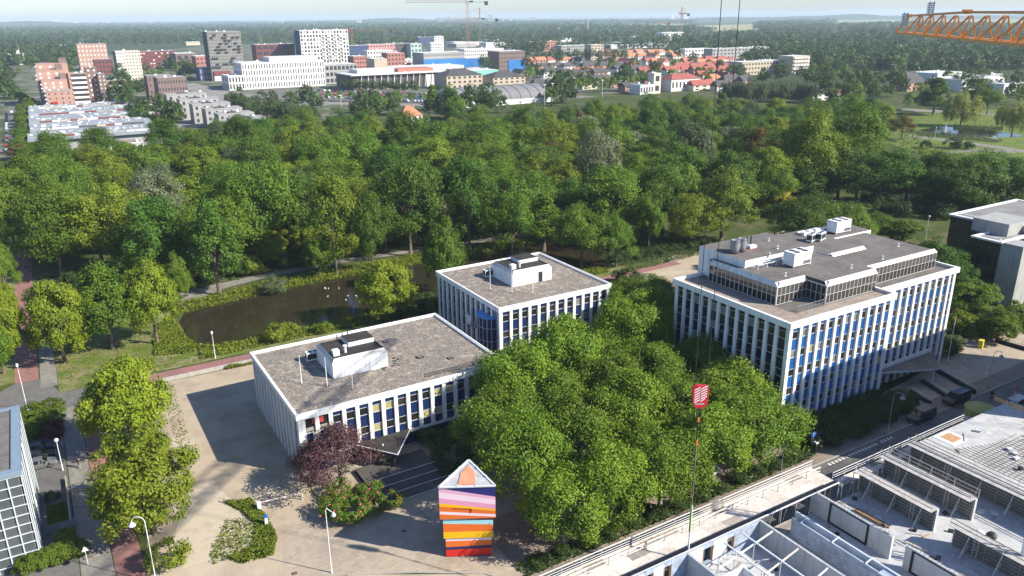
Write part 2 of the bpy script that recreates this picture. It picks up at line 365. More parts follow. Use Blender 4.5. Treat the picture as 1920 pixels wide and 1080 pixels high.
REFH = dict(lime=22, oak=21, maple=20, willow=19, chestnut=19, poplar=23, yew=20, bronze=18, street_maple=10, street_lime=10, plane=13, weeping=15, copper=8.2)
REFR = dict(lime=9.5, oak=10, maple=8.5, willow=7.5, chestnut=8.5, poplar=4.2, yew=5.5, bronze=8, street_maple=4.6, street_lime=4.6, plane=6.2, weeping=8, copper=4.4)
def tree_fit(kind, xb, yb, ytop, wpx, label, group=None, **kw):
    """a tree standing at a surveyed foot, as high and as wide as it measures"""
    P = at(xb, yb); D = P.dot(FWD)*math.cos(PITCH)+CAM_H*math.sin(PITCH)
    R = wpx/2*D/FPX; Q = P+FWD*R*.3; h = zat(xb, ytop, Q)
    return tree(kind, P, label, group, R/REFR[kind], h/REFH[kind], **kw)
# ------------------------------------------------------------------ the setting: ground, water, roads, hills
G_FAR = ground_mat('ground_far', [(0.035, 0.058, 0.020), (0.06, 0.08, 0.025), (0.14, 0.135, 0.075)], [(0.004, .45, .6), (0.0015, .62, .7)], bump=0)
G_PARK = ground_mat('ground_park', [(0.045, 0.065, 0.018), (0.075, 0.095, 0.022), (0.14, 0.115, 0.07)], [(0.12, .4, .6), (0.05, .52, .66)])
G_LAWN = ground_mat('ground_lawn', [(0.24, 0.205, 0.115), (0.12, 0.155, 0.030), (0.085, 0.13, 0.020)], [(0.16, .42, .58), (0.45, .5, .62)])
G_GREEN = ground_mat('ground_green', [(0.095, 0.145, 0.022), (0.13, 0.175, 0.035), (0.19, 0.19, 0.06)], [(0.4, .4, .6), (0.15, .5, .66)])
G_SAND = ground_mat('ground_sand', [(0.41, 0.335, 0.24), (0.31, 0.25, 0.18), (0.48, 0.41, 0.31), (0.23, 0.19, 0.125)], [(0.22, .44, .66), (0.09, .48, .7), (1.1, .66, .8)])
G_PALE = ground_mat('ground_pale_sand', [(0.47, 0.405, 0.30), (0.36, 0.30, 0.21), (0.52, 0.46, 0.35)], [(0.5, .5, .68), (1.6, .52, .7)])
G_TILE = ground_mat('paving_tiles', [(0.43, 0.36, 0.275), (0.335, 0.28, 0.215), (0.50, 0.43, 0.335)], [(0.16, .42, .62), (0.55, .5, .7)], brick=(.6, .3, .72))
G_CLINK = ground_mat('paving_clinkers', [(0.29, 0.235, 0.19), (0.22, 0.175, 0.145), (0.34, 0.29, 0.23)], [(0.2, .42, .62), (0.7, .5, .7)], brick=(.42, .21, .68))
G_ASPH = ground_mat('asphalt', [(0.135, 0.13, 0.122), (0.175, 0.167, 0.155), (0.10, 0.097, 0.093)], [(0.15, .42, .62), (0.6, .52, .7)])
G_PINK = ground_mat('pink_bricks', [(0.33, 0.165, 0.145), (0.26, 0.14, 0.125), (0.38, 0.21, 0.185)], [(0.2, .42, .62), (1.2, .5, .7)], brick=(.42, .21, .75))
G_GREYP = ground_mat('grey_slabs', [(0.265, 0.245, 0.215), (0.20, 0.185, 0.165), (0.33, 0.305, 0.26)], [(0.2, .42, .62), (0.8, .5, .7)], brick=(.6, .6, .7))
G_GRAVEL = ground_mat('roof_gravel', [(0.29, 0.25, 0.205), (0.135, 0.115, 0.098), (0.37, 0.325, 0.26), (0.125, 0.11, 0.098)], [(3.4, .46, .56), (0.9, .52, .62), (0.11, .58, .72)], bump=1.0)
G_FELT = ground_mat('roof_felt', [(0.165, 0.15, 0.135), (0.125, 0.115, 0.105), (0.215, 0.195, 0.175)], [(0.22, .42, .62), (0.5, .5, .72)], bump=.2)
G_FELTD = ground_mat('roof_felt_dark', [(0.038, 0.036, 0.035), (0.06, 0.056, 0.052)], [(0.6, .42, .62)], bump=.2)
G_FIELD = ground_mat('field', [(0.30, 0.30, 0.16), (0.24, 0.265, 0.125)], [(0.004, .42, .6)], bump=0)
G_FIELDY = ground_mat('field_yellow', [(0.36, 0.32, 0.15), (0.28, 0.27, 0.14)], [(0.01, .42, .6)], bump=0)
STONE = mat('kerb_stone', (0.36, 0.34, 0.30), 0.9, 0.2, 1.2)
WHITE_PAINT = mat('road_paint', (0.62, 0.60, 0.55), 0.8, 0.25, 2)
m, t_, p_ = _nodes('canal_water'); MATS['canal_water'] = m
p_.inputs['Base Color'].default_value = (0.030, 0.024, 0.013, 1); p_.inputs['Roughness'].default_value = 0.07; p_.inputs['Specular IOR Level'].default_value = 0.4
b_ = t_.nodes.new('ShaderNodeBump'); b_.inputs['Strength'].default_value = 0.12; b_.inputs['Distance'].default_value = 0.05
n_ = t_.nodes.new('ShaderNodeTexNoise'); n_.inputs['Scale'].default_value = 1.2; n_.inputs['Detail'].default_value = 4
g_ = t_.nodes.new('ShaderNodeNewGeometry'); t_.links.new(g_.outputs['Position'], n_.inputs['Vector'])
t_.links.new(n_.outputs['Fac'], b_.inputs['Height']); t_.links.new(b_.outputs[0], p_.inputs['Normal'])
WATER = m

def circle_pts(R, n): return [(R*math.cos(2*math.pi*k/n), R*math.sin(2*math.pi*k/n)) for k in range(n)]
sheet('ground', [(-32000, -32000), (32000, -32000), (32000, 32000), (-32000, 32000)], 0, G_FAR, 'flat green land reaching to the horizon', 'ground')
Z1, Z2, Z3, Z4 = .004, .008, .012, .016
sheet('park_ground', [(-90, 60), (100, 96), (160, 78), (400, 66), (700, 300), (560, 620), (120, 560), (-90, 470)], Z1, G_PARK, 'shaded soil and undergrowth of the park woodland', 'ground')
sheet('lawn', [(-4.2, 148.2), (24, 148.2), (140, 148.5), (140, 153), (23, 153.3), (19, 158), (19, 180), (24, 186), (-4.2, 215)], Z2, G_LAWN, 'dry patchy lawn under the three street trees by the canal', 'lawn')
sheet('lawn', [(-60, 150), (-11, 157), (-9.9, 262), (-60, 262)], Z2, G_LAWN, 'green lawn left of the red brick park path', 'lawn')
sheet('canal', [(19, 161), (20.5, 156), (24, 153.8), (60, 153.9), (120, 153.9), (134, 168), (120, 183), (60, 183.8), (43.5, 182.2), (21.6, 178.2), (19.3, 172)], Z3, WATER, 'brown still canal water in front of the park', 'water')
# roads, pavements and paths
sheet('yard', [(8, 142.6), (29, 142.2), (29, 124), (60, 126), (66, 112), (58, 98.5), (24.3, 98.8), (24, 92), (19, 84), (15, 74), (22.4, 75.6), (39, 65.4), (8, 62), (1.9, 88), (6, 110)], Z2, G_SAND, 'bare sandy yard beside the low office', 'yard')
def ragged(pts, amp, seed, sub=7):
    g = random.Random(seed); out = []
    for i in range(len(pts)):
        a, b = Vector(pts[i-1]), Vector(pts[i]); n = (b-a).orthogonal().normalized()
        for k in range(sub): out.append(a.lerp(b, k/sub)+n*amp*g.uniform(-1, 1))
    return out
sheet('pale_sand', ragged([at(*p).to_2d() for p in [(385, 900), (430, 935), (470, 985), (478, 1030), (350, 1062), (300, 1072), (330, 1010), (350, 950)]], .45, 3), Z3, G_PALE, 'pale sandy plot behind the green weeds', 'ground')
sheet('forecourt', [(17, 84), (24, 92.3), (25, 98.6), (58, 98.6), (64, 92), (91, 92), (91, 62.4), (40, 62.4), (36.2, 67.3), (29.5, 71.7), (22.4, 75.6), (15.5, 76)], Z3, G_TILE, 'tiled forecourt around the striped tower', 'pavement')
sheet('street', [(8, 52.5), (420, 52.5), (420, 62.2), (38, 62.2), (30, 67), (14, 74), (-4, 80), (-8, 60)], Z4, G_ASPH, 'grey asphalt street along the offices', 'road')
sheet('pavement', [(62, 62.4), (420, 62.4), (420, 66), (118.3, 66), (118.3, 79), (150, 80), (150, 66.02), (80, 66.02), (62, 66.02)][:2] + [(420, 65.6), (62, 65.6)], .02, G_CLINK, 'brown brick pavement on the far side of the street', 'pavement')
sheet('office_square', [(117.5, 65.62), (160, 65.62), (166, 74), (150, 79), (138, 100), (137.4, 73.6), (117.5, 71.5)], .02, G_TILE, 'tan tiled square in front of the blue office', 'pavement')
sheet('parking_strip', [(40, 66.6), (91, 66.6), (91, 76), (40, 76)], .02, G_CLINK, 'tan brick parking under the plane trees', 'pavement')
sheet('crossing', [(-16, 139), (-4.2, 141), (3, 141), (10, 143), (10, 147.6), (-4.2, 148.1), (-6, 156.3), (-11.2, 156.3), (-17, 150)], Z3, G_ASPH, 'grey asphalt junction of the bicycle paths', 'road')
sheet('cycle_path', [(-11.0, 156.4), (-7.2, 156.4), (-6.7, 262), (-10.4, 262)], Z3, G_PINK, 'red brick bicycle path leading into the park', 'path')
sheet('footpath', [(-7.0, 152), (-4.3, 152), (-4.3, 215), (-6.6, 215)], Z4, G_GREYP, 'pale slab footpath beside the red park path', 'path')
sheet('cycle_path', [(10, 143.9), (70, 144.6), (140, 146), (140, 149), (70, 147.6), (10, 147.5)], Z4, G_PINK, 'red bicycle path running between the lawn and the low wall', 'path')
sheet('cycle_path', [(-0.6, 62), (2.6, 62), (2.4, 88), (1.3, 118), (0.6, 141), (-1.6, 141), (-1.6, 118), (-0.9, 99)], .02, G_PINK, 'pink bicycle path under the street trees', 'path')
sheet('footpath', [(-4.4, 62), (-.75, 62), (-1.05, 99), (-1.75, 118), (-1.75, 141), (-4.4, 141)], .02, G_GREYP, 'grey slab pavement beside the pink bicycle path', 'path')
sheet('footpath', [(-14, 62), (-4.55, 62), (-4.55, 141), (-14, 141)], Z3, G_ASPH, 'dark paved strip beside the glass building', 'pavement')
sheet('park_path', [(20, 189), (26, 186.2), (34, 191.5), (45, 194.2), (66, 195.4), (120, 192), (120, 195), (66, 198.6), (44, 197.4), (31, 195), (20, 193)], Z2, G_GREYP, 'grey footpath along the far bank of the canal', 'path')
sheet('park_path', [at(*p).to_2d() for p in [(1195, 508), (1330, 466), (1480, 430), (1480, 436), (1335, 476), (1205, 520)]], Z3, G_SAND, 'sandy track behind the middle office', 'path')
sheet('waste_ground', [at(*p).to_2d() for p in [(1205, 520), (1262, 478), (1330, 476), (1330, 560), (1230, 560)]], Z2, G_SAND, 'bare sandy ground between the two blue offices', 'ground')
# pond park on the right
sheet('park_lawn', [at(*p).to_2d() for p in [(1660, 225), (1790, 205), (1930, 205), (1935, 330), (1770, 300), (1640, 262)]], Z2, G_GREEN, 'sunny park lawn around the fountain pond', 'lawn')
sheet('pond', [at(*p).to_2d() for p in [(1722, 244), (1760, 237), (1820, 240), (1915, 252), (1915, 258), (1820, 256), (1750, 250)]], Z3, WATER, 'small pond with a fountain in the park', 'water')
sheet('park_path', [at(*p).to_2d() for p in [(1705, 253), (1800, 264), (1880, 275), (1935, 284), (1935, 289), (1880, 280), (1800, 268), (1705, 256)]], Z3, G_GREYP, 'grey park path in front of the pond', 'path')
sheet('park_path', [at(*p).to_2d() for p in [(1772, 285), (1840, 279), (1905, 283), (1905, 287), (1840, 283), (1772, 289)]], Z3, G_GREYP, 'short pale path on the park lawn', 'path')
sheet('park_path', [at(*p).to_2d() for p in [(1690, 203), (1790, 208), (1930, 217), (1930, 221), (1790, 212), (1690, 208)]], Z3, G_GREYP, 'pale road behind the weeping willow', 'path')
# town ground
sheet('town_ground', [at(*p).to_2d() for p in [(-60, 295), (60, 300), (330, 250), (520, 240), (800, 200), (1080, 185), (1400, 150), (1400, 100), (1000, 84), (400, 84), (-60, 130)]], Z2,
      ground_mat('town_soil', [(0.15, 0.15, 0.12), (0.06, 0.085, 0.028), (0.24, 0.22, 0.19)], [(0.025, .42, .55), (0.04, .52, .62)], bump=0), 'streets and gardens of the town beyond the park', 'ground')
sheet('town_road', [at(*p).to_2d() for p in [(8, 292), (36, 292), (46, 215), (52, 195), (40, 190), (18, 192), (12, 215)]], Z3, G_ASPH, 'grey street with parked cars left of the courtyard housing', 'road')
sheet('town_lot', [at(*p).to_2d() for p in [(430, 172), (560, 186), (800, 194), (830, 176), (640, 165)]], Z3, G_ASPH, 'grey car park in front of the white office and the theatre', 'car park')
sheet('town_road', [at(*p).to_2d() for p in [(300, 232), (345, 250), (390, 232), (470, 205), (560, 191), (640, 196), (800, 199), (800, 194), (620, 191), (540, 185), (440, 172), (360, 155), (330, 160), (400, 185), (330, 215)]], Z3 + .004, ground_mat('pale_road', [(0.27, 0.255, 0.23), (0.20, 0.19, 0.17)], [(0.05, .42, .6)], bump=0), 'pale road curving in front of the row houses', 'road')
for pts, mm, lab in [([(1300, 60), (1425, 56), (1420, 45), (1310, 48)], G_FIELDY, 'yellow field strip beyond the town, left of the crane ropes'),
                     ([(1560, 43), (1720, 45), (1960, 55), (1960, 34), (1720, 30), (1565, 33)], G_FIELD, 'wide pale field behind the orange crane jib'),
                     ([(1130, 48), (1290, 47), (1290, 44.5), (1130, 45)], G_FIELD, 'thin pale field strip beyond the flat white sheds')]:
    sheet('field', [at(*p).to_2d() for p in pts], .5, mm, lab, 'field')
# kerbs
b = MB()
for x in range(40, 240, 2): b.box(x+.01, 62.2, 0, x+1.99, 62.38, .13)
tag(b.build('kerb', STONE), 'pale stone kerb along the far side of the street', 'kerb', kind='structure')
b = MB()
for (p, q) in [((22.4, 75.5), (29.5, 71.6)), ((29.5, 71.6), (36.2, 67.2)), ((36.2, 67.2), (40, 62.4))]: b.bar((p[0], p[1], .06), (q[0], q[1], .06), .2, .14)
tag(b.build('kerb', STONE), 'curved stone kerb below the striped tower', 'kerb', kind='structure')
# painted blocks along the kerb
road_marks = thing('road_markings', 'row of short white paint blocks along the kerb', 'road markings', (90.4, 61.7, 0)); road_marks['kind'] = 'structure'
me = MB().box(0, -.5, .018, .40, .0, .026).mesh('paint_block', [WHITE_PAINT])
for k in range(20):
    if k != 15: obj('paint_block', me, road_marks, (k*.76, 0, 0))
# hills on the horizon
def ridge(name, az0, az1, D, h, seed, label, m):
    g = np.random.default_rng(seed); n = 70; b = MB(); prev = None
    ph = g.uniform(0, 6, 6)
    for k in range(n+1):
        t = k/n; az = math.radians(az0+(az1-az0)*t)
        hh = h*(0.45+0.2*math.sin(3*t*3+ph[0])+0.15*math.sin(9*t*3+ph[1])+.1*math.sin(23*t*2+ph[2]))*min(1, 8*t, 8*(1-t))
        p0 = (D*math.sin(az), D*math.cos(az), 0); p1 = ((D+600)*math.sin(az), (D+600)*math.cos(az), max(hh, 4)); p2 = ((D+2500)*math.sin(az), (D+2500)*math.cos(az), 0)
        if prev: b.face([prev[0], p0, p1, prev[1]]); b.face([prev[1], p1, p2, prev[2]])
        prev = (p0, p1, p2)
    tag(b.build(name, m, smooth=True), label, 'hills', kind='structure')
HILL = mat('hill_wood', (0.05, 0.075, 0.035), .95, .4, .003)
ridge('hills', -8, 34, 9500, 75, 3, 'low wooded dunes along the left horizon', HILL)
ridge('hills', 42, 74, 9000, 68, 5, 'low wooded ridge along the right horizon', HILL)
# grass and reeds
def tufts(name, polys, n, size, m, label, cat, seed, zmax=.5, z0=0.0, kind='stuff'):
    g = np.random.default_rng(seed); P = []
    for (pts, wgt) in polys:
        pts = np.array([(p[0], p[1]) for p in pts]); lo = pts.min(0); hi = pts.max(0); want = int(n*wgt); got = 0
        while got < want:
            q = g.uniform(lo, hi, (4000, 2)); ins = np.zeros(4000, bool)
            for i in range(len(pts)):
                a = pts[i]; c = pts[i-1]
                cond = ((a[1] > q[:, 1]) != (c[1] > q[:, 1])) & (q[:, 0] < (c[0]-a[0])*(q[:, 1]-a[1])/(c[1]-a[1]+1e-9)+a[0]); ins ^= cond
            q = q[ins][:want-got]
            if len(q) == 0: break
            P.append(q); got += len(q)
    P = np.concatenate(P); k = np.sin(P[:, 0]*.9+P[:, 1]*.35)*np.sin(P[:, 1]*1.1-P[:, 0]*.4)*.5+.5
    z = z0+g.uniform(0, 1, len(P))*zmax*(.35+.65*k)
    N = g.normal(size=(len(P), 3))*.55+np.array([0, 0, .9])
    co = leaves(np.column_stack([P, z]), N, size, g, aspect=.5)
    return tag(obj(name, np_mesh(name, co, len(P), [m])), label, cat, kind=kind)
tufts('bank_grass', [([(20, 149.5), (120, 150.5), (120, 154.6), (60, 154.6), (24, 154.4), (20.6, 156.5)], .5), ([(19.5, 176), (21.6, 178), (43.5, 181.6), (60, 183.2), (118, 182.6), (118, 190), (62, 191.5), (44, 190), (30, 187), (20, 186)], .5)], 26000, .5, L_GRASS, 'bright tall grass along both canal banks', 'grass', 31, 1.1)
tufts('bank_grass', [([(12.5, 156), (19.5, 154), (21.2, 156), (19.5, 161), (19.2, 177), (15.5, 174), (13.5, 165)], 1)], 6000, .45, L_GRASS, 'bright grass tongue at the left end of the canal', 'grass', 32, .8)
tufts('lawn_grass', [([(-4, 149), (20, 149), (13, 158), (15, 174), (-3.8, 200)], .7), ([(-40, 158), (-11.5, 158), (-10.6, 262), (-40, 262)], .5)], 14000, .3, L_GRASS, 'thin dry grass on the lawns beside the red path', 'grass', 33, .12)
tufts('weeds', [([at(*p).to_2d() for p in [(418, 942), (470, 938), (500, 968), (520, 1010), (512, 1042), (455, 1058), (430, 1048), (478, 1020), (480, 985), (455, 960)]], .75), ([at(*p).to_2d() for p in [(425, 975), (480, 980), (485, 1030), (400, 1060), (395, 1040)]], .12), ([at(*p).to_2d() for p in [(300, 725), (328, 722), (368, 870), (350, 890)]], .06)], 7000, .34, L_GRASS, 'green weeds round the edge of the pale sandy plot', 'weeds', 34, .7)
tufts('park_undergrowth', [([(-8, 186), (62, 200), (130, 196), (420, 240), (330, 520), (60, 420), (-8, 300)], 1)], 16000, 1.3, L_FAR, 'dark undergrowth on the park floor', 'undergrowth', 35, .9)
tufts('park_grass', [([at(*p).to_2d() for p in [(1670, 222), (1790, 210), (1930, 215), (1930, 240), (1790, 232), (1720, 240)]], .4), ([at(*p).to_2d() for p in [(1640, 262), (1760, 268), (1930, 296), (1930, 328), (1770, 300)]], .5)], 9000, .55, L_GRASS, 'mown sunny grass of the fountain park', 'grass', 36, .12)
tufts('reeds', [([at(*p).to_2d() for p in [(1720, 247), (1800, 254), (1880, 264), (1870, 268), (1800, 262), (1722, 254)]], .5), ([at(*p).to_2d() for p in [(1788, 236), (1880, 240), (1880, 246), (1788, 241)]], .5)], 5000, .7, L_GREY, 'grey green reeds round the fountain pond', 'reeds', 37, 1.6)
tufts('verge_grass', [([(40, 63.9), (91, 63.9), (91, 66.5), (40, 66.5)], .6), ([(126, 148), (160, 150), (160, 158), (126, 156)], .4)], 9000, .4, L_SHRUB, 'low planting under the row of plane trees', 'ground cover', 38, .7)
# ------------------------------------------------------------------ the three offices with white ribs
WHITE = mat('white_concrete', (0.78, 0.77, 0.73), 0.7, 0.08, .6, bump=.1, streak=.34)
WHITE_D = mat('white_stained', (0.66, 0.63, 0.56), 0.8, 0.3, 1.2)
BLUE = mat('blue_panel', (0.014, 0.098, 0.31), 0.45, 0.12, .5, spec=.4)
NAVY_SHADE = mat('navy_glossy_shaded', (0.005, 0.010, 0.034), 0.18, 0.2, .5, spec=.6)  # glossy panels of the left faces, their shade put into the colour
NAVY = mat('navy_panel', (0.008, 0.022, 0.085), 0.45, 0.15, .5, spec=.4)
ALU = mat('window_frame', (0.52, 0.54, 0.54), 0.5, 0.08, 1)
G_DARK = glass_mat('dark_glass', (0.018, 0.018, 0.018))
G_BROWN = glass_mat('brown_glass', (0.045, 0.036, 0.030), .12)
G_BLIND = mat('yellow_blind', (0.36, 0.32, 0.15), .5, .15, 1, spec=.5)
G_SHEER = mat('grey_blind', (0.20, 0.19, 0.17), .45, .3, 1, spec=.5)
G_BLACK = glass_mat('black_glass', (0.010, 0.012, 0.012), .05, .7)
SHACK = mat('white_sheet', (0.74, 0.75, 0.75), 0.6, 0.08, 1.0, streak=.25)
SHACK_D = mat('white_sheet_stained', (0.55, 0.51, 0.46), 0.8, 0.35, 1.4)
DARKM = mat('dark_metal', (0.03, 0.032, 0.035), 0.5, .2, 2)
GREYM = mat('grey_metal', (0.30, 0.31, 0.32), 0.45, .2, 2, metal=.3)
PALEM = mat('pale_metal', (0.62, 0.64, 0.66), 0.45, .12, 2)
RUST = mat('rust_red', (0.24, 0.085, 0.06), 0.9, .3, 2)
BAY, FH = 2.0, 3.1
ME_PIL = {}
def pillar_mesh(h):
    k = round(h, 2)
    if k not in ME_PIL: ME_PIL[k] = MB().box(-.29, -.27, 0, .29, .12, h).mesh('pillar', [WHITE])
    return ME_PIL[k]
WIN = []
for g_ in (G_DARK, G_BROWN, G_BLIND, G_SHEER):
    b = MB(); b.box(.0, .10, 0, 1.34, .13, 1.25, 1); b.box(0, .0, 0, 1.34, .12, .06); b.box(0, .0, 1.19, 1.34, .12, 1.25)
    b.box(0, .03, .06, .05, .1, 1.19); b.box(1.29, .03, .06, 1.34, .1, 1.19)
    WIN.append(b.mesh('window', [ALU, g_]))
def spandrel_mesh(m, h):
    b = MB(); b.box(0, .04, 0, 1.34, .12, h); b.box(.66, .025, 0, .69, .04, h); return b.mesh('panel', [m])
SP = {(c, h): spandrel_mesh(mm, h) for c, mm in (('b', BLUE), ('n', NAVY), ('d', NAVY_SHADE)) for h in (.75, 1.85)}
def facade(t, face, p0, nb, zt, z0, colour, weights=(.5, .35, .03, .12), first=True, last=True, zstop=0.0, seed=1, skip=()):
    """columns of windows and panels between ribs; face 'F' looks to -y, 'L' to -x"""
    g = random.Random(seed); rz = 0 if face == 'F' else -math.pi/2
    def put(n, me, u, z):
        o = obj(n, me, t, (p0[0]+u, p0[1], z) if face == 'F' else (p0[0], p0[1]-u, z), rz); return o
    for k in range(0 if first else 1, nb+(1 if last else 0)): 
        put('pillar', pillar_mesh(zt-z0), k*BAY, z0)
    for k in range(nb):
        if k in skip: continue
        z = zt-.75; put('panel', SP[(colour, .75)], k*BAY+.33, z)
        while z-1.25 > zstop-.2:
            z -= 1.25; put('window', g.choices(WIN, weights)[0], k*BAY+.33, z)
            z -= 1.85
            if z < zstop-1.0: break
            put('panel', SP[(colour, 1.85)], k*BAY+.33, z)
def flat_roof(t, x0, y0, x1, y1, z, ph=.32, gravel=G_GRAVEL, fascia=.8, over=.5):
    b = MB(); b.box(x0-.05, y0-.05, z-.28, x1+.05, y1+.05, z-.22); b.build('roof', gravel, t)
    b = MB()
    a0, b0, a1, b1 = x0-over, y0-over, x1+over, y1+over
    zt = z+.1; zb = z-fascia
    b.box(a0, b0, zb, a1, y0-.06, zt); b.box(a0, y1+.06, zb, a1, b1, zt)
    b.box(a0, y0-.06, zb, x0-.06, y1+.06, zt); b.box(x1+.06, y0-.06, zb, a1, y1+.06, zt)
    b.box(a0-.06, b0-.06, zt, a1+.06, b0+.16, zt+.09); b.box(a0-.06, b1-.16, zt, a1+.06, b1+.06, zt+.09)
    b.box(a0-.06, b0+.16, zt, a0+.16, b1-.16, zt+.09); b.box(a1-.16, b0+.16, zt, a1+.06, b1-.16, zt+.09)
    b.build('cornice', WHITE, t)
def plant_room(t, x0, y0, x1, y1, z, h, door=True):
    """white clad box with sloping shoulders and a sunken dark roof"""
    b = MB(); s = .55; zt = z+h
    b.prism([(x0, y0), (x1, y0), (x1, y1), (x0, y1)], z, zt-s, 0)
    o = [(x0, y0, zt-s), (x1, y0, zt-s), (x1, y1, zt-s), (x0, y1, zt-s)]; i = [(x0+.45, y0+.45, zt), (x1-.45, y0+.45, zt), (x1-.45, y1-.45, zt), (x0+.45, y1-.45, zt)]
    for k in range(4): b.face([o[k], o[(k+1) % 4], i[(k+1) % 4], i[k]], 1)
    b.face([(p[0], p[1], zt-.18) for p in i], 2)
    for k in range(4): q = (k+1) % 4; b.face([i[k], i[q], (i[q][0], i[q][1], zt-.18), (i[k][0], i[k][1], zt-.18)], 2)
    n = int((x1-x0)/.6)
    for k in range(1, n): b.box(x0+k*(x1-x0)/n-.02, y0-.03, z, x0+k*(x1-x0)/n+.02, y0, zt-s)
    n = int((y1-y0)/.6)
    for k in range(1, n): b.box(x0-.03, y0+k*(y1-y0)/n-.02, z, x0, y0+k*(y1-y0)/n+.02, zt-s)
    pr = b.build('plant_room', [SHACK, SHACK_D, G_FELTD], t)
    b = MB(); b.box(x0+(x1-x0)*.45, y0+(y1-y0)*.5, zt-.18, x1-.6, y1-.5, zt+.55, 0, 1); b.build('roof_box', [SHACK, G_FELTD], pr)
    if door: b = MB(); b.box(x0+(x1-x0)*.66, y0-.06, z+.05, x0+(x1-x0)*.76, y0-.001, z+2.1); b.build('door', door if door is not True else SHACK, pr)
    b = MB(); b.box(x0+.8, y0+1.6, zt-.18, x0+1.8, y0+2.6, zt+.7); b.build('vent_box', SHACK, pr)
    b = MB(); b.tube([(x0+2.9, y0+2.2, zt-.18), (x0+2.9, y0+2.2, zt+.9)], .22, 8); b.tube([(x0+2.9, y0+2.2, zt+.9), (x0+2.9, y0+2.2, zt+1.05)], .38, 8); b.build('vent_pipe', PALEM, pr)
    b = MB()
    for k in range(3): b.tube([(x0+3.3+k*.9, y1-.9, zt-.18), (x0+3.3+k*.9, y1-.9, zt+1.0+.2*k)], .09, 6)
    b.build('flue', DARKM, pr); return pr
def ac_unit(label, P, rz=0, big=False, group='air conditioning units on the office roofs'):
    t = thing('air_conditioner', label, 'air conditioner', P, rz, group)
    L, Wd, H = (4.4, 2.3, 2.4) if big else (2.3, 1.1, 1.5)
    b = MB(); b.box(0, 0, .25, L*.52 if big else L, Wd, H); b.box(0, 0, H-.06, L, Wd, H+.06)
    if big:
        for k in range(3): x = L*.56+k*L*.145; b.prism([(x, .05), (x+L*.1, .05), (x+L*.1, Wd-.05), (x, Wd-.05)], .9, H-.07); 
    b.build('casing', SHACK, t)
    b = MB()
    for x in (.05, L-.15):
        for y in (.05, Wd-.15): b.box(x, y, 0, x+.1, y+.1, H*.9)
    b.box(0, .02, .2, L, .08, .3); b.box(0, Wd-.08, .2, L, Wd-.02, .3); b.build('frame', SHACK, t)
    for k in range(2):
        for j in range(2 if big else 1):
            b = MB(); b.lathe([(.1, 0), (.52 if big else .38, 0), (.52 if big else .38, .03)], 12); b.build('fan', DARKM, t, (L*(.28+.44*k), Wd*(.27+.46*j) if big else Wd/2, H+.062))
    if not big: b = MB(); b.box(-.012, .08, .45, -.004, Wd-.08, H-.15); b.box(.1, -.012, .45, L-.1, -.004, H-.15); b.build('grille', DARKM, t)
    return t
def flagpole(P, h, label, group, rz=0):
    t = thing('flagpole', label, 'flagpole', P, rz, group)
    b = MB(); b.tube([(0,0,0), (0,0,h*.5), (0,0,h)], [.075, .06, .035], 8); b.lathe([(.0, h), (.07, h+.05), (.05, h+.14), (.0, h+.16)], 8); b.build('pole', WHITE, t)
    b = MB(); b.box(-.22, -.22, 0, .22, .22, .1); b.build('base_plate', RUST, t); return t

# --- low office on the left
lo = thing('low_office', 'low white ribbed office with gravel roof beside the sandy yard', 'office building', (24.5, 99.2, 0), 0, None)
Wd, Dp, Ht = 33.2, 25.0, 9.7
MB().box(.2, .2, 0, Wd-.2, Dp-.2, Ht-.3).build('wall', NAVY, lo)
flat_roof(lo, 0.1, 0.1, Wd-.1, Dp-.1, Ht, over=.45)
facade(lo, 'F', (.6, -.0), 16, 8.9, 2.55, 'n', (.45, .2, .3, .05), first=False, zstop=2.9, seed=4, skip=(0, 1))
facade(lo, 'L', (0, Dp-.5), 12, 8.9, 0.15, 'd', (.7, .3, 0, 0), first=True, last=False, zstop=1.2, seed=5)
MB().box(-.1, -.1, 0, .95, .15, 8.9).box(-.1, .14, 0, .15, .9, 8.89).build('corner_pier', WHITE, lo); MB().box(Wd-.7, -.1, 0, Wd+.1, .15, 8.9).build('corner_pier', WHITE, lo)
b = MB(); b.box(.96, -.32, 2.2, Wd-.71, .1, 2.54); b.build('plinth_ledge', WHITE_D, lo)
b = MB(); b.box(1.0, .02, 6.55, 4.25, .12, 8.75, 1); b.box(1.0, -.05, 6.4, 4.25, .1, 6.55); b.box(1.9, -.25, 2.55, 2.5, .1, 6.4); b.box(1.0, .03, 2.6, 1.9, .12, 6.4, 2); b.box(2.5, .03, 2.6, 4.25, .12, 6.4, 2)
b.box(2.0, .0, 7.7, 3.6, .018, 8.6, 3); b.box(1.05, .0, 6.7, 4.2, .019, 7.3, 4); b.build('wide_window', [ALU, G_DARK, NAVY, mat('red_board', (.35, .05, .04)), mat('beige_floor', (.30, .27, .23))], lo)
b = MB(); b.box(-.2, 0, .0, -.05, Dp, .12); b.build('kerb_strip', WHITE_D, lo)
plant_room(lo, 8.3, 8.9, 17.3, 16.9, 9.42, 3.2)
can = thing('entrance_canopy', 'dark triangular canopy over the shaded steps of the low office', 'canopy', (32.9, 98.7, 0))
b = MB(); b.prism([(-1.0, -.05), (3.4, -6.2), (8.2, -.05)], 2.6, 3.0, 1, 0); b.build('roof', [G_FELTD, DARKM], can)
b = MB(); b.bar((-1.0, -.1, 3.03), (3.4, -6.2, 3.03), .14, .1); b.bar((3.4, -6.2, 3.03), (8.2, -.1, 3.03), .14, .1); b.build('edge_trim', PALEM, can)
b = MB(); b.box(3.1, -5.3, 0, 3.5, -4.9, 2.6); b.build('post', DARKM, can)
MB().lathe([(.0, 0), (.14, 0), (.12, .2), (0, .24)], 8).build('dome_light', PALEM, can, (2.6, -2.6, 3.0))
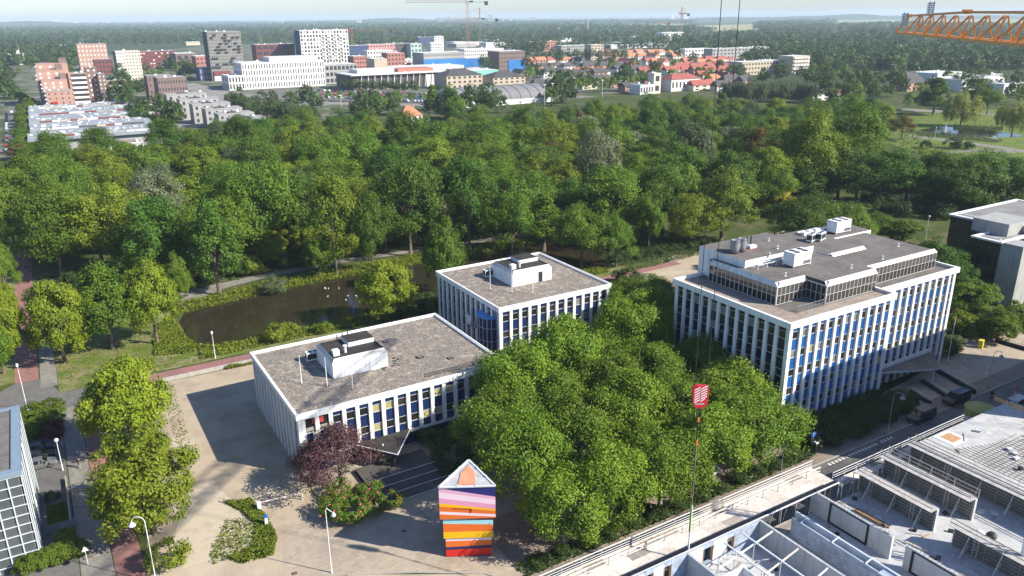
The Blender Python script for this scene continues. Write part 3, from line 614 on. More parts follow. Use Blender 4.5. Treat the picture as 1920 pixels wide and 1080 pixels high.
st = thing('steps', 'dark broad steps with pale nosings below the triangular canopy', 'steps', (31, 86, 0))
b_ = 0
for k in range(4):
    b = MB(); b.box(0, k*1.9, 0, 10.5, 9.9-.002*k, .16*(k+1)-.003*k); b.build('step', mat('dark_paving', (.085, .08, .074), .9, .25, 1), st)
    b = MB(); b.box(0, k*1.9-.09, .16*(k+1)-.06, 10.5, k*1.9-.004, .16*(k+1)+.012); b.build('nosing', PALEM, st)
st['kind'] = 'structure'
for k, (x, y) in enumerate([(28.1, 109.0), (31.1, 106.1), (34.1, 103.3)]):
    flagpole((x, y, 9.46), 4.6, ['white roof flagpole of the low office nearest the sandy yard', 'white roof flagpole of the low office standing between two others', 'white roof flagpole of the low office in front of the plant room door'][k], 'flagpoles on the low office roof')
ac_unit('grey white air conditioner beside the plant room of the low office', (31.2, 116.2, 9.47), 0)
for k, (x, y, s, lab) in enumerate([(47.5, 108.5, 1.0, 'dark square roof hatch right of the plant room on the low office'), (45.2, 117.5, .7, 'small dark roof patch behind the plant room of the low office'), (51.5, 105.5, .75, 'small dark roof hatch nearest the plane trees on the low office')]):
    t = thing('roof_hatch', lab, 'roof hatch', (x, y, 9.47), 0, 'hatches on the low office roof')
    b = MB(); b.box(-.6*s, -.6*s, 0, .6*s, .6*s, .12); b.build('kerb', DARKM, t); MB().box(-.42*s, -.42*s, .12, .42*s, .42*s, .17).build('lid', G_FELT, t)
t = thing('pipe_pair', 'pair of dark pipes lying along the front roof edge of the low office', 'pipes', (45, 101.2, 9.47)); 
for k in range(2): MB().tube([(0+k*.3, k*.7, .12), (11, k*.7+.1, .12)], .12, 6).build('pipe', DARKM, t)
t = thing('loose_tiles', 'loose dark and red roof tiles beside the white plant room', 'roof tiles', (42.2, 107.2, 9.47))
g = random.Random(3)
for k in range(16):
    b = MB(); b.box(0, 0, 0, .5, .3, .05); b.build('tile', RUST if g.random() < .35 else DARKM, t, (g.uniform(-1.5, 1.8), g.uniform(-.2, 3.2)*(1 if k > 5 else .15), .004*k), g.uniform(0, 3))

# --- middle office
mo = thing('middle_office', 'three storey white ribbed office with white plant room in the centre of the picture', 'office building', (65.6, 113.6, 0))
Wd, Dp, Ht = 24.6, 24.9, 12.8
MB().box(.2, .2, 0, Wd-.2, Dp-.2, Ht-.3).build('wall', NAVY, mo)
flat_roof(mo, .1, .1, Wd-.1, Dp-.1, Ht, over=.45)
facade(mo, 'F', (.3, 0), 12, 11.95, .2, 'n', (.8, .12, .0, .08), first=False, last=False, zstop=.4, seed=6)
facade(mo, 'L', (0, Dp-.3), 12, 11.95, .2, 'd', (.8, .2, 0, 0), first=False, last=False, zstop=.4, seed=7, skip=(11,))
for (x, y) in ((-.1, -.1), (Wd-.6, -.1), (-.1, Dp-.6)): MB().box(0, 0, 0, .7, .7, 11.98).build('corner_pier', WHITE, mo, (x, y, 0))
b = MB(); b.box(-.05, .65, .2, .19, 2.5, 11.9); b.build('blank_panel', mat('grey_blue_panel', (.16, .20, .26), .6), mo)
plant_room(mo, 8.3, 9.1, 17.3, 17.2, 12.52, 3.2, DARKM)
bay = []
bw = MB(); n = 9; arc = [(-1.9*math.sin(math.pi*k/(n-1))-.1, 3.9-2.6*math.cos(math.pi*k/(n-1))) for k in range(n)]
bw.prism(arc, 0, 10.3); o = bw.build('stair_bay', NAVY, mo)
b = MB(); b.prism([(p[0]*1.08-.05, 3.9+(p[1]-3.9)*1.05) for p in arc], 10.3, 10.45, 0)
b.face([(p[0]*1.08-.05, 3.9+(p[1]-3.9)*1.05, 10.46) for p in arc]); b.build('bay_roof', mat('sky_blue_roof', (.085, .30, .62), .4, .1, 1), o)
for k in range(1, n-1):
    MB().box(-.05, -.05, 0, .05, .05, 10.3).build('mullion', ALU, o, (arc[k][0]*1.01, arc[k][1], 0))
b = MB()
for z in (2.9, 5.9, 8.4):
    for k in range(n-1): b.bar((arc[k][0]*1.02, arc[k][1], z), (arc[k+1][0]*1.02, arc[k+1][1], z), .09)
b.build('rail', ALU, o)
t = thing('balcony', 'small balcony with white screen beside the blue roofed stair bay', 'balcony', (64.0, 120.2, 7.0))
b = MB(); b.box(0, 0, 0, 1.15, 3.2, .14); b.build('floor', GREYM, t); MB().box(.02, 1.5, .15, .08, 3.2, 1.9).build('screen', SHACK, t)
b = MB(); b.bar((.04, 0, 1.1), (.04, 1.5, 1.1), .05); b.bar((.04, 0, .6), (.04, 1.5, .6), .04); b.bar((.04, 0, .14), (.04, 0, 1.1), .05); b.build('railing', ALU, t)
for k, (x, y) in enumerate([(69.3, 123.4), (72.0, 119.9), (75.0, 117.3)]):
    flagpole((x, y, 12.56), 4.6, ['white roof flagpole of the middle office nearest its left edge', 'white roof flagpole of the middle office standing between two others', 'white roof flagpole of the middle office nearest the dark door'][k], 'flagpoles on the middle office roof')
ac_unit('dark flat air conditioner left of the middle office plant room', (72.2, 130.4, 12.57), 0)

# --- tall blue office on the right
bo = thing('tall_office', 'tall white ribbed office with bright blue panels and glazed penthouse', 'office building', (91.0, 71.3, 0))
W1, D1, Ht, W2, D2, SB = 24.6, 24.6, 18.7, 22.0, 26.0, 2.5
b = MB(); b.box(.2, .2, 0, W1-.21, D1-.2, Ht-.55); b.box(W1-.2, SB+.2, 0, W1+W2-.2, SB+D2, Ht-.55); b.build('wall', NAVY, bo)
b = MB(); b.box(.0, .0, Ht-.5, W1, D1, Ht-.42); b.box(W1, SB, Ht-.5, W1+W2, SB+D2, Ht-.42); b.build('roof', G_FELT, bo)
def ring(b, x0, y0, x1, y1, zb, zt, wd): b.box(x0, y0, zb, x1, y0+wd, zt); b.box(x0, y1-wd, zb, x1, y1, zt); b.box(x0, y0+wd, zb, x0+wd, y1-wd, zt); b.box(x1-wd, y0+wd, zb, x1, y1-wd, zt)
b = MB(); ring(b, -.45, -.45, W1+.45, D1+.45, Ht-.85, Ht+.1, .5); b.build('cornice', WHITE, bo)
b = MB(); b.box(W1+.451, SB-.45, Ht-.85, W1+W2+.45, SB+.1, Ht+.1); b.box(W1+W2-.1, SB+.1, Ht-.85, W1+W2+.45, SB+D2+.4, Ht+.1); b.box(W1+.451, SB+D2, Ht-.85, W1+W2-.1, SB+D2+.4, Ht+.1); b.build('cornice', WHITE, bo)
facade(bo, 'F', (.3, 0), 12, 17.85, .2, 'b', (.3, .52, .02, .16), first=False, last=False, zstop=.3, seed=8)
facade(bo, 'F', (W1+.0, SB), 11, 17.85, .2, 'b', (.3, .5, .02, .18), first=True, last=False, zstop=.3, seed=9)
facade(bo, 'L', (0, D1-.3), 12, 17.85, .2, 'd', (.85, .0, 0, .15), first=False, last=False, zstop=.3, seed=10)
for (x, y) in ((-.1, -.1), (W1-.62, -.1), (-.1, D1-.6), (W1+W2-.6, SB-.1)): MB().box(0, 0, 0, .72, .7, 17.86).build('corner_pier', WHITE, bo, (x, y, 0))
PANE = MB().box(.04, .0, 0, .96, .05, 1.42).mesh('pane', [G_BROWN]); PANE2 = MB().box(.04, .0, 0, .96, .05, 1.42).mesh('pane', [mat('bronze_glass', (.085, .075, .068), .25, .3, .6, spec=.6)])
PANEB = MB().box(.04, .0, 0, .96, .05, 1.42).mesh('pane', [G_BLACK])
def glass_band(t, name, x0, y0, L, z, face, fascia=.75, h=2.95, upper=PANE2, lower=PANE):
    rz = 0 if face == 'F' else -math.pi/2
    n = int(round(L)); s = L/n
    g = obj(name, None, t, (x0, y0, z), rz)
    b = MB(); b.box(0, .06, 0, L, .2, h)
    for k in range(n+1): b.box(k*s-.04, -.03, 0, k*s+.04, .06, h)
    for zz in (0, 1.46, h-.07): b.box(0, -.02, zz, L, .058, zz+.07)
    fr = b.build('frame', ALU, g)
    for k in range(n):
        for me, zz in ((lower, .07), (upper, 1.53)): obj('pane', me, g, (k*s, .004, zz)).scale = (s, 1, .98)
    b = MB(); b.box(-.15, -.35, -.25, L+.0, .0, -.02); b.build('sill', WHITE, g)
    b = MB(); b.face([(-.1, -.12, h), (L+.1, -.12, h), (L-.0, .55, h+fascia), (0, .55, h+fascia)]); b.face([(-.1, -.12, h), (L+.1, -.12, h), (L+.1, .06, h-.003), (-.1, .06, h-.003)][::-1]); b.build('fascia', WHITE_D, g)
    return g
pz = Ht-.42
PH = [(5.0, 7.2), (12.0, 7.2), (12.0, 3.4), (24.6, 3.4), (24.6, 22), (5.0, 22)]
b = MB(); b.prism([(p[0]+(.5 if p[0] < 6 else 0), p[1]+.5) for p in PH], pz, pz+3.66, 0, 1); b.build('penthouse', [DARKM, G_FELT], bo)
glass_band(bo, 'penthouse_front', 5.0, 7.2, 7.0, pz, 'F'); glass_band(bo, 'penthouse_front', 12.0, 3.4, 12.6, pz, 'F')
glass_band(bo, 'penthouse_side', 5.0, 22, 14.8, pz, 'L', upper=PANEB, lower=PANEB); glass_band(bo, 'penthouse_side', 12.0, 7.2, 3.8, pz, 'L', upper=PANEB, lower=PANEB)
b = MB(); b.box(25.2, 5.9, pz, 44.4, 20, pz+3.3, 0, 1); b.build('penthouse', [DARKM, G_FELT], bo)
glass_band(bo, 'penthouse_front', 25.0, 5.3, 19.4, pz, 'F', fascia=.55)
b = MB(); b.box(24.5, 13, pz, 34, 26.5, pz+3.9, 0, 1); b.box(34.003, 20.003, pz, 46.2, 26.5, pz+3.6, 0, 1); b.build('penthouse', [SHACK, G_FELT], bo)
glass_band(bo, 'penthouse_front', 24.7, 12.2, 9.0, pz+.6, 'F', fascia=.5)
b = MB(); b.box(6.5, 15.5, pz, 23.5, 26.2, pz+5.0, 0, 1)
for k in range(26): b.box(6.7+k*.65, 15.46, pz+3.7, 6.74+k*.65, 15.5, pz+4.95)
for k in range(16): b.box(6.46, 15.7+k*.65, pz+3.7, 6.5, 15.74+k*.65, pz+4.95)
b.build('plant_room', [SHACK, G_FELT], bo)
b = MB(); b.box(8, 19.5, pz+5.01, 14.5, 20.5, pz+5.02); b.box(10, 21, pz+5.01, 15.5, 22.2, pz+5.022); b.build('roof_stain', RUST, bo)
b = MB()
for k in range(9): b.bar((5.2+k*.82, 3.1, pz), (5.2+k*.82, 3.1, pz+1.05), .05)
b.bar((5.2, 3.1, pz+1.05), (12, 3.1, pz+1.05), .06); b.bar((5.2, 3.1, pz+.55), (12, 3.1, pz+.55), .04); b.bar((5.2, 3.1, pz+1.05), (5.2, 7.0, pz+1.05), .06); b.bar((5.2, 3.1, pz+.55), (5.2, 7.0, pz+.55), .04)
b.bar((5.2, 5.0, pz), (5.2, 5.0, pz+1.05), .05); b.build('terrace_railing', GREYM, bo)
b = MB()
for k in range(4): b.bar((44.6+k*.5, 5.5, pz), (44.6+k*.5, 5.5, pz+1.05), .05)
b.bar((44.6, 5.5, pz+1.05), (46.1, 5.5, pz+1.05), .05); b.bar((46.1, 5.5, pz+1.05), (46.1, 12, pz+1.05), .05); b.build('terrace_railing', GREYM, bo)
b = MB(); b.box(-.0, .1, pz+.003, W1, 3.0, pz+.012); b.box(.1, 3.0, pz+.003, 4.7, D1, pz+.011); b.build('gravel_strip', ground_mat('roof_gravel_pink', [(.33, .27, .22), (.23, .19, .16), (.40, .34, .28)], [(1.2, .42, .6), (.3, .5, .7)]), bo)
ac_unit('big white cooling unit on the penthouse roof in front of the plant room', (104.2, 82.4, pz+3.72), 0, True)
ac_unit('big white cooling unit with black fans at the far end of the blue office roof', (128.2, 92.5, pz+3.66), 0, True)
for k, (x, y) in enumerate([(118.6, 90.4), (120.6, 90.0)]): ac_unit(['small white cooling unit on the middle of the blue office roof, left of its twin', 'small white cooling unit on the middle of the blue office roof, right of its twin'][k], (x, y, pz+3.93), .3)
for k in range(2):
    t = thing('vent_drum', ['grey bulging vent drum on the plant room corner, left one', 'grey bulging vent drum on the plant room corner, right one'][k], 'roof vent', (99.2+k*1.75, 90.9+k*.1, pz+5.03), 0, 'vent drums on the plant room')
    MB().lathe([(.62, 0), (.8, .9), (.9, 1.5), (.72, 2.3), (.78, 2.35), (.6, 2.36), (.5, 2.0)], 14).build('drum', GREYM, t, smooth=True); MB().lathe([(.7, 0), (.7, .12)], 12).build('base', DARKM, t)
g = random.Random(8)
for k, (x, y, z) in enumerate([(100, 80.5, 3.66), (112.5, 77.5, 3.66), (103, 86.6, 5.02), (110, 93, 5.02), (122.5, 78.6, 3.3), (132, 82, 3.3), (125, 96, 3.92), (107.5, 88.8, 5.02)]):
    t = thing('roof_vent', 'short white vent pipe on the felt roof of the blue office', 'roof vent', (x, y, pz+z+.0), 0, 'short vent pipes on the blue office roof')
    MB().tube([(0,0,0), (0,0,.45)], .09, 8).build('pipe', PALEM, t); MB().lathe([(.2, 0), (.16, .12), (0, .16)], 8).build('cap', PALEM, t, (0, 0, .45)); MB().lathe([(.28, 0), (.12, .1)], 8).build('collar', WHITE_D, t)
t = thing('pipe_run', 'white duct run on the far roof of the blue office', 'duct', (121.5, 94.5, pz+3.93))
for k in range(4): MB().box(k*1.6, .2*(k % 2), 0, k*1.6+1.3, .9+.2*(k % 2), .55+.15*(k % 3)).build('duct_box', PALEM, t)
MB().tube([(0, 1.6, .3), (7, 1.6, .3)], .2, 8).build('pipe', PALEM, t)
t = thing('roof_duct', 'dark flues and small units beside the grey vent drums', 'roof unit', (103.4, 91.2, pz+5.03)); MB().box(0, 0, 0, 1.6, .9, .5).build('unit', PALEM, t)
for k in range(2): MB().tube([(.3+k, 1.2, 0), (.3+k, 1.2, 1.9)], .12, 8).build('flue', DARKM, t)
t = thing('roof_pipework', 'white pipe frame left of the big cooling unit', 'pipe frame', (98.6, 85.9, pz+3.67)); b = MB()
for k in range(3): b.bar((k*2.2, 0, 0), (k*2.2, 0, .8), .08); b.bar((k*2.2, -.9, 0), (k*2.2, -.9, .8), .08); b.bar((k*2.2, 0, .8), (k*2.2, -.9, .8), .08)
b.bar((0, 0, .8), (5, 0, .8), .1); b.bar((0, -.9, .8), (5, -.9, .8), .1); b.build('frame', PALEM, t)
can = thing('entrance_canopy', 'grey triangular canopy over the entrance of the blue office', 'canopy', (119, 73.6, 0))
b = MB(); b.prism([(-3, 0), (6.5, -.0), (15.6, -.0), (9.0, -5.2)], 3.0, 3.4, 1, 0); b.build('roof', [G_FELT, PALEM], can); MB().tube([(8.6, -4.6, 0), (8.6, -4.6, 3)], .12, 8).build('post', PALEM, can)
b = MB(); b.box(-3, -.3, 3.42, 14.5, -.02, 4.1); b.build('flashing', WHITE, can); b = MB(); b.box(4, .0, .1, 9, .08, 2.7); b.build('glass_front', G_SHEER, can)

# --- dark glass office at the far right
do = thing('dark_glass_office', 'dark mirror glass office with concrete stair towers at the right edge', 'office building', (179, 83, 0))
CONC = mat('grey_concrete', (0.36, 0.36, 0.335), .85, .15, .5, streak=.3)
b = MB(); b.box(0, 4.2, 0, 34, 10.4, 13.6); b.box(15.5, 10.403, 0, 46, 25, 13.6); b.build('wall', G_BLACK, do)
b = MB(); b.box(-.1, -.4, 0, 5, 4.19, 13.9); b.box(5.01, 1.5, 0, 6, 4.19, 12); b.build('stair_tower', CONC, do)
b = MB(); b.box(6, 6.3, 13.6, 16, 14.5, 16.6); b.box(12, 4, 13.62, 20, 9.9, 15.5); b.build('stair_tower', CONC, do)
b = MB(); ring(b, -.5, 3.9, 34, 10.9, 13.6, 14.0, .9); ring(b, 15.0, 10.91, 46.5, 25.5, 13.6, 14.0, .9); b.build('eave', WHITE, do)
b = MB(); b.box(.4, 4.8, 13.6, 33, 10.0, 13.75); b.box(16, 11.8, 13.6, 45.5, 24.6, 13.75); b.build('roof', ground_mat('roof_grey', [(.27, .265, .25), (.21, .205, .195)], [(.3, .4, .6)], bump=.2), do)
b = MB(); b.bar((1.6, 5.3, 14.1), (1.6, 9.6, 14.1), .25); b.bar((17, 12, 14.1), (17, 24, 14.1), .25); b.build('roof_rail', WHITE, do)
MUL = mat('dark_mullion', (0.10, 0.11, 0.11), .5)
for k in range(7): MB().box(-.05, 4.4+k*.95, 0, -.003, 4.46+k*.95, 13.6).build('mullion', MUL, do)
for k in range(15): MB().box(15.45, 10.6+k*.98, 0, 15.497, 10.66+k*.98, 13.6).build('mullion', MUL, do)
for k in range(9):
    b = MB(); b.box(-.04, 4.2, 1.4*k+.9, -.004, 10.4, 1.4*k+.95); b.box(15.46, 10.5, 1.4*k+.9, 15.496, 25, 1.4*k+.95); b.build('transom', MUL, do)
# --- glass building in the lower left corner
gb = thing('glass_building', 'glass fronted building with grey tiled roof in the lower left corner', 'office building', (-8.2, 97, 0))
FR = mat('pale_frame', (0.55, 0.60, 0.63), .45, .1, 1)
b = MB(); b.box(-30, .3, 0, -.4, 19, 12.5); b.build('wall', glass_mat('grey_green_glass', (0.085, 0.095, 0.095), .1), gb)
b = MB(); b.box(-30, .9, 12.5, -1.0, 18.4, 12.7); b.build('roof', ground_mat('roof_tiles_grey', [(.20, .19, .175), (.15, .143, .13)], [(1.0, .4, .6)], brick=(.5, .5, .7)), gb)
b = MB(); b.box(-30, 0, 12.3, 0, .9, 12.9); b.box(-1.0, .9, 12.3, 0, 19, 12.9); b.box(-30, 18.4, 12.3, -1.0, 19, 12.9); b.build('parapet', mat('blue_grey_metal', (.20, .26, .32), .4, .15, 1), gb)
for k in range(21): MB().box(-.06, .1, 0, .06, .28, 12.3).build('mullion', FR, gb, (-k*1.45-.1, 0, 0))
for k in range(10): 
    b = MB(); b.box(-30, .12, 1.28*k+.6, -.1, .26, 1.28*k+.68); b.build('transom', FR, gb)
for k in range(24): MB().box(-.36, k*.78+.3, 0, .0, k*.78+.42, 12.25).build('fin', FR if k % 3 else DARKM, gb)
b = MB(); b.box(0, 8, 1, .12, 8.5, 12.2); b.build('white_pipe', WHITE, gb)
b = MB(); b.box(-7.5, 8.5, 12.7, -5.7, 10.8, 13.0); b.build('skylight', [PALEM], gb)
b = MB(); b.box(-4.5, 15, 12.7, -3.8, 15.7, 13.1); b.build('roof_box', PALEM, gb)
# --- apartment block outside the frame whose shade lies on the street
ab_ = thing('apartment_block', 'long apartment block beyond the unfinished building', 'apartment building', (115.5, 37, 0))
MB().box(0, 0, 0, 52.5, 11, 30.2).build('wall', mat('beige_brick', (.38, .32, .25)), ab_)
for k in range(9):
    b = MB(); b.box(1, 11, 1.2+3.25*k, 51.5, 11.06, 2.8+3.25*k); b.box(-.06, 1, 1.2+3.25*k, 0, 10, 2.8+3.25*k); b.build('window_band', G_DARK, ab_)
# ------------------------------------------------------------------ trees and shrubs
T = tree_fit
ORD = 'first second third fourth fifth sixth seventh eighth ninth tenth eleventh twelfth thirteenth fourteenth fifteenth sixteenth seventeenth'.split()
sk = [T('street_maple', 250, 846, 640, 172, 'yellow green street tree between the sandy yard and the hedge garden', 'street trees beside the pink bicycle path')]
sk.append(T('street_maple', 288, 1000, 792, 214, 'large yellow green street tree nearest the bottom edge, over the pink path', 'street trees beside the pink bicycle path'))
for t in sk: t.location.z = -1.1; t.scale.z *= 1.1
T('street_maple', 122, 680, 505, 122, 'bright street tree beside the red brick park path', 'street trees on the dry lawn')
T('street_lime', 212, 655, 478, 132, 'darker green street tree between two bright ones on the dry lawn', 'street trees on the dry lawn')
T('street_maple', 296, 645, 462, 108, 'bright street tree nearest the left end of the canal', 'street trees on the dry lawn')
T('street_maple', 8, 700, 528, 105, 'yellow green street tree at the left edge in front of the lawn')
T('street_lime', -30, 740, 560, 110, 'green street tree cut by the left edge above the glass building')
T('street_maple', 22, 650, 505, 60, 'small street tree behind the one at the left edge')
bush('bright_bush', at(318, 1060), 'green bush at the foot of the large street tree by the bottom edge', s=1.5, sz=1.6)
T('street_maple', 726, 606, 468, 128, 'round bright yellow green tree at the canal bank left of the middle office')
bush('gold_bush', at(716, 612), 'yellowish bush in front of the round bright tree by the canal', s=1.3, sz=1.5).data = PROTO['bright_bush'][0][0]
T('street_lime', 833, 548, 402, 92, 'fresh green pointed tree behind the canal, left of the middle office')
T('copper', 640, 915, 786, 190, 'dark purple leaved tree before the left front corner of the low office')
T('copper', 585, 905, 822, 86, 'sparse purple leaved tree hugging the corner pier of the low office')
for k, (x, y, s) in enumerate([(625, 965, 1.3), (660, 975, 1.4), (700, 962, 1.3), (640, 935, 1.2), (690, 935, 1.2), (735, 950, 1.0)]):
    bush('flower_bush', at(x, y), 'green bush with pink flowers in front of the purple tree', 'flowering bushes before the low office', s, s*1.0)
# plane trees
PL = [(46.9, 66.4), (54.2, 66.2), (63.0, 66.6), (71.3, 66.7), (80.6, 67.2), (47.5, 76), (56.5, 76.5), (66, 77), (75.5, 77.2), (84.5, 76.5), (50, 86), (60.5, 87), (70.5, 87.5), (80, 87), (57, 93.2), (68.5, 97.5), (79, 97.5), (88.0, 86.0), (84.5, 99.5), (91.2, 101.5), (95, 109)]
PLL = [ORD[k]+' plane tree from the striped tower in the front row along the street' for k in range(5)]+[ORD[k]+' plane tree from the left in the second row of the grove' for k in range(5)]+[ORD[k]+' plane tree from the left in the third row of the grove' for k in range(4)]+['plane tree against the right corner of the low office', 'plane tree below the front of the middle office, left one', 'plane tree below the front of the middle office, right one', 'plane tree against the left face of the tall blue office', 'plane tree in the gap between the middle and tall offices, nearest the middle one', 'plane tree in the gap between the middle and tall offices, nearest the tall one', 'plane tree farthest back in the gap between the middle and tall offices']
for k, (x, y) in enumerate(PL):
    front = y < 70; 
    tree('plane', (x+rnd.uniform(-.5, .5), y), PLL[k], 'front row of plane trees' if front else 'plane tree grove between the offices', rnd.uniform(.92, 1.04) if front else rnd.uniform(.92, 1.12), rnd.uniform(.82, .98) if front else (rnd.uniform(1.14, 1.26) if 90 < y else rnd.uniform(.94, 1.2)) if x < 78 or y > 98 else rnd.uniform(.92, 1.0))
    if k in (4, 9): COL.objects[-1].parent.scale = (1.16, 1.16, .96)
for k in range(13):
    bush('bush', (42.5+k*3.7, 65.3+rnd.uniform(-.3, .3)), 'low dark shrub under the front row of plane trees', 'shrubs under the plane trees', .8, .55)
for k, (x, y, s) in enumerate([(43.5, 97, 1.2), (46, 95.5, 1.3), (43, 92.5, 1.1), (47.5, 91, 1.3), (42.5, 89, .9), (45, 88, 1.0)]):
    bush('bush', (x, y), 'dark shrub beside the broad steps of the low office', 'shrubs by the broad steps', s)
# shrubs along the tall office
g = random.Random(5)
for k in range(46):
    x = 92+(k % 16)*1.65+g.uniform(-.5, .5); y = 65.6+(k//16)*2.1+g.uniform(-.4, .4)
    if x > 116 and y > 69.5: continue
    bush('bush', (x, y), 'dark green shrub in the bed in front of the tall blue office', 'shrub bed before the tall office', g.uniform(.75, 1.15), g.uniform(.8, 1.25))
for k, (x, y, kd, s) in enumerate([(132, 77.5, 'grey_bush', 1.5), (135.5, 76.5, 'bush', 1.4), (138.5, 76, 'bright_bush', 1.5), (141.5, 76, 'bush', 1.5), (144.5, 75.5, 'grey_bush', 1.3), (138, 79, 'bush', 1.6), (142, 79, 'bush', 1.5), (145.5, 78.5, 'bright_bush', 1.2), (148, 76.5, 'grey_bush', 1.0), (133.5, 80, 'grey_bush', 1.2)]):
    bush(kd, (x, y), 'shrub in the planted bed behind the flagpole of the blue office', 'shrubs behind the white flagpole', s)
for k, (x, y, kd, s) in enumerate([(158, 76, 'bush', 1.5), (162, 76.5, 'bright_bush', 1.6), (167, 77, 'bush', 1.8), (172, 78.5, 'bright_bush', 1.7), (157, 81, 'bright_bush', 1.7), (163, 81.5, 'bush', 1.8), (169, 74.5, 'bright_bush', 1.2), (175, 75, 'bush', 1.4), (154, 78, 'bright_bush', 1.3), (180, 76, 'bush', 1.4)]):
    bush(kd, (x, y), 'shrub in the bed between the square and the dark glass office', 'shrubs before the dark glass office', s)
T('street_lime', 1815, 595, 520, 110, 'bright tree in front of the dark glass office')
T('street_lime', 1868, 640, 575, 90, 'low bright tree beside the no entry sign at the right')
for (x, yb, yt, wd, lab) in [(1745, 560, 440, 115, 'dark tree behind the right corner of the tall office'), (1790, 580, 485, 90, 'dark tree between the tall office and the dark glass office')]:
    T('lime', x, yb, yt, wd, lab)
for (x, yb, yt, wd, k, lab) in [(1570, 470, 372, 130, 'oak', 'dark round tree behind the tall office plant room'), (1500, 478, 358, 150, 'lime', 'broad dark tree left behind the tall office'), (1640, 450, 395, 75, 'oak', 'tree behind the far roof edge of the tall office'), (1690, 455, 405, 80, 'poplar', 'slim tree behind the far cooling unit of the tall office')]:
    T(k, x, yb, yt, wd, lab)
bush('gold_bush', at(1455, 402), 'bright golden yellow bush at the edge of the park behind the track', s=3.6, sz=3.4)
for (x, yb, yt, wd, k, lab) in [(1215, 470, 360, 62, 'street_lime', 'slim light tree beside the sandy track'), (1300, 462, 355, 118, 'maple', 'yellowish tree right of the sandy track, left of its darker twin'), (1352, 450, 308, 132, 'maple', 'broad light green tree above the sandy track'), (1450, 400, 305, 80, 'oak', 'pointed green tree behind the golden bush'),
                                (1155, 500, 400, 90, 'oak', 'tree behind the right corner of the middle office')]:
    T(k, x, yb, yt, wd, lab)
for (x, y, s, kd) in [(1160, 560, 2.0, 'bright_bush'), (1235, 565, 2.2, 'bush'), (1195, 580, 2.0, 'bush'), (1250, 590, 2.3, 'bush'), (1175, 530, 1.8, 'bush'), (1215, 540, 1.7, 'grey_bush'), (1345, 505, 1.7, 'bush'), (1275, 600, 2.0, 'bush')]:
    bush(kd, at(x, y), 'bush on the waste ground between the middle and tall offices', 'bushes between the two blue offices', s)
for k in range(16):
    bush('bush', (126+k*2.2, 157+g.uniform(-1, 1.0)), 'hedge bush behind the sandy track', 'hedge along the sandy track', 1.2, 1.0)
for k, (x, y, s) in enumerate([(515, 548, 1.9), (520, 640, 1.6), (545, 628, 1.2), (605, 625, 1.1)]): bush('grey_bush' if k == 0 else 'bright_bush', at(x, y), ['rounded grey green bush on the far canal bank', 'bush on the near canal bank left of the low office roof', 'small bush on the near canal bank behind the low office', 'smallest bush on the near canal bank behind the low office plant room'][k], s=s)
# canal side park trees seen one by one
HERO = [('yew', 412, 553, 368, 100, 'dark dense conical tree standing on the far canal bank'), ('oak', 492, 492, 275, 178, 'tall broad tree with a pale forked trunk behind the far canal bank'), ('maple', 632, 515, 308, 122, 'tall yellow green tree behind the far canal bank'),
        ('lime', 700, 508, 350, 90, 'dark tree right of the tall yellow green one by the canal'), ('maple', 225, 510, 330, 165, 'yellow green tree with tangled crown at the left of the park'), ('chestnut', 305, 470, 302, 130, 'whitish flowering chestnut at the left of the park'),
        ('oak', 118, 520, 330, 150, 'dull green tree beside the red path at the left of the park'), ('street_lime', 340, 575, 470, 60, 'small green tree left of the dark conical one'), ('oak', 30, 470, 300, 140, 'green tree at the left edge of the park'),
        ('street_lime', 600, 520, 440, 60, 'small tree on the far bank right of the grey green bush'), ('lime', 770, 480, 280, 150, 'large dark tree in the middle of the canal side'), ('lime', 880, 470, 285, 140, 'large dark tree behind the fresh green pointed one'),
        ('poplar', 1020, 470, 355, 70, 'light narrow tree behind the middle office roof'), ('oak', 960, 480, 350, 120, 'green tree left behind the middle office roof'), ('oak', 1090, 500, 370, 130, 'green tree right behind the middle office roof'),
        ('chestnut', 1118, 400, 230, 100, 'whitish flowering chestnut in the middle of the park'), ('bronze', 1410, 370, 235, 100, 'bronze leaved tree on the right of the park'), ('bronze', 40, 300, 268, 66, 'orange tinged tree beside the parked cars at the left'),
        ('willow', 1290, 380, 220, 110, 'thin grey green tree right of the flowering chestnut'), ('maple', 1510, 380, 200, 140, 'tall light tree on the right of the park'), ('oak', 1590, 360, 190, 130, 'tall green tree on the right edge of the wood'),
        ('bronze', 1105, 350, 283, 60, 'small yellowish tree below the flowering chestnut')]
hero_pts = []
for h in HERO:
    t = T(*h); hero_pts.append((t.location.x, t.location.y))
# weeping willows and pond park
T('weeping', 1800, 238, 176, 72, 'round weeping willow behind the fountain'); T('weeping', 1897, 250, 190, 66, 'weeping willow at the right edge by the pond')
T('bronze', 1690, 262, 213, 62, 'yellowish tree at the left end of the pond'); T('yew', 1750, 215, 140, 72, 'tall dark pine behind the pond lawn'); T('yew', 1830, 200, 138, 62, 'dark fir behind the weeping willow'); T('oak', 1850, 215, 160, 52, 'green tree right of the weeping willow')
for k in range(14):
    T('lime', 1480+k*31+g.uniform(-6, 6), 398-abs(k-8)*2+g.uniform(-10, 6), 276+g.uniform(-8, 14), 138, ORD[k]+' dark tree from the left in the long row in front of the pond park', 'dark tree row before the pond park')
for (x, y, s, lab) in [(1735, 278, 1.6, 'low dark bush on the sunny park lawn'), (1785, 278, 2.4, 'taller dark bush on the sunny park lawn'), (1815, 279, 1.6, 'bush beside the yellow one on the park lawn')]: bush('bush', at(x, y), lab, s=s)
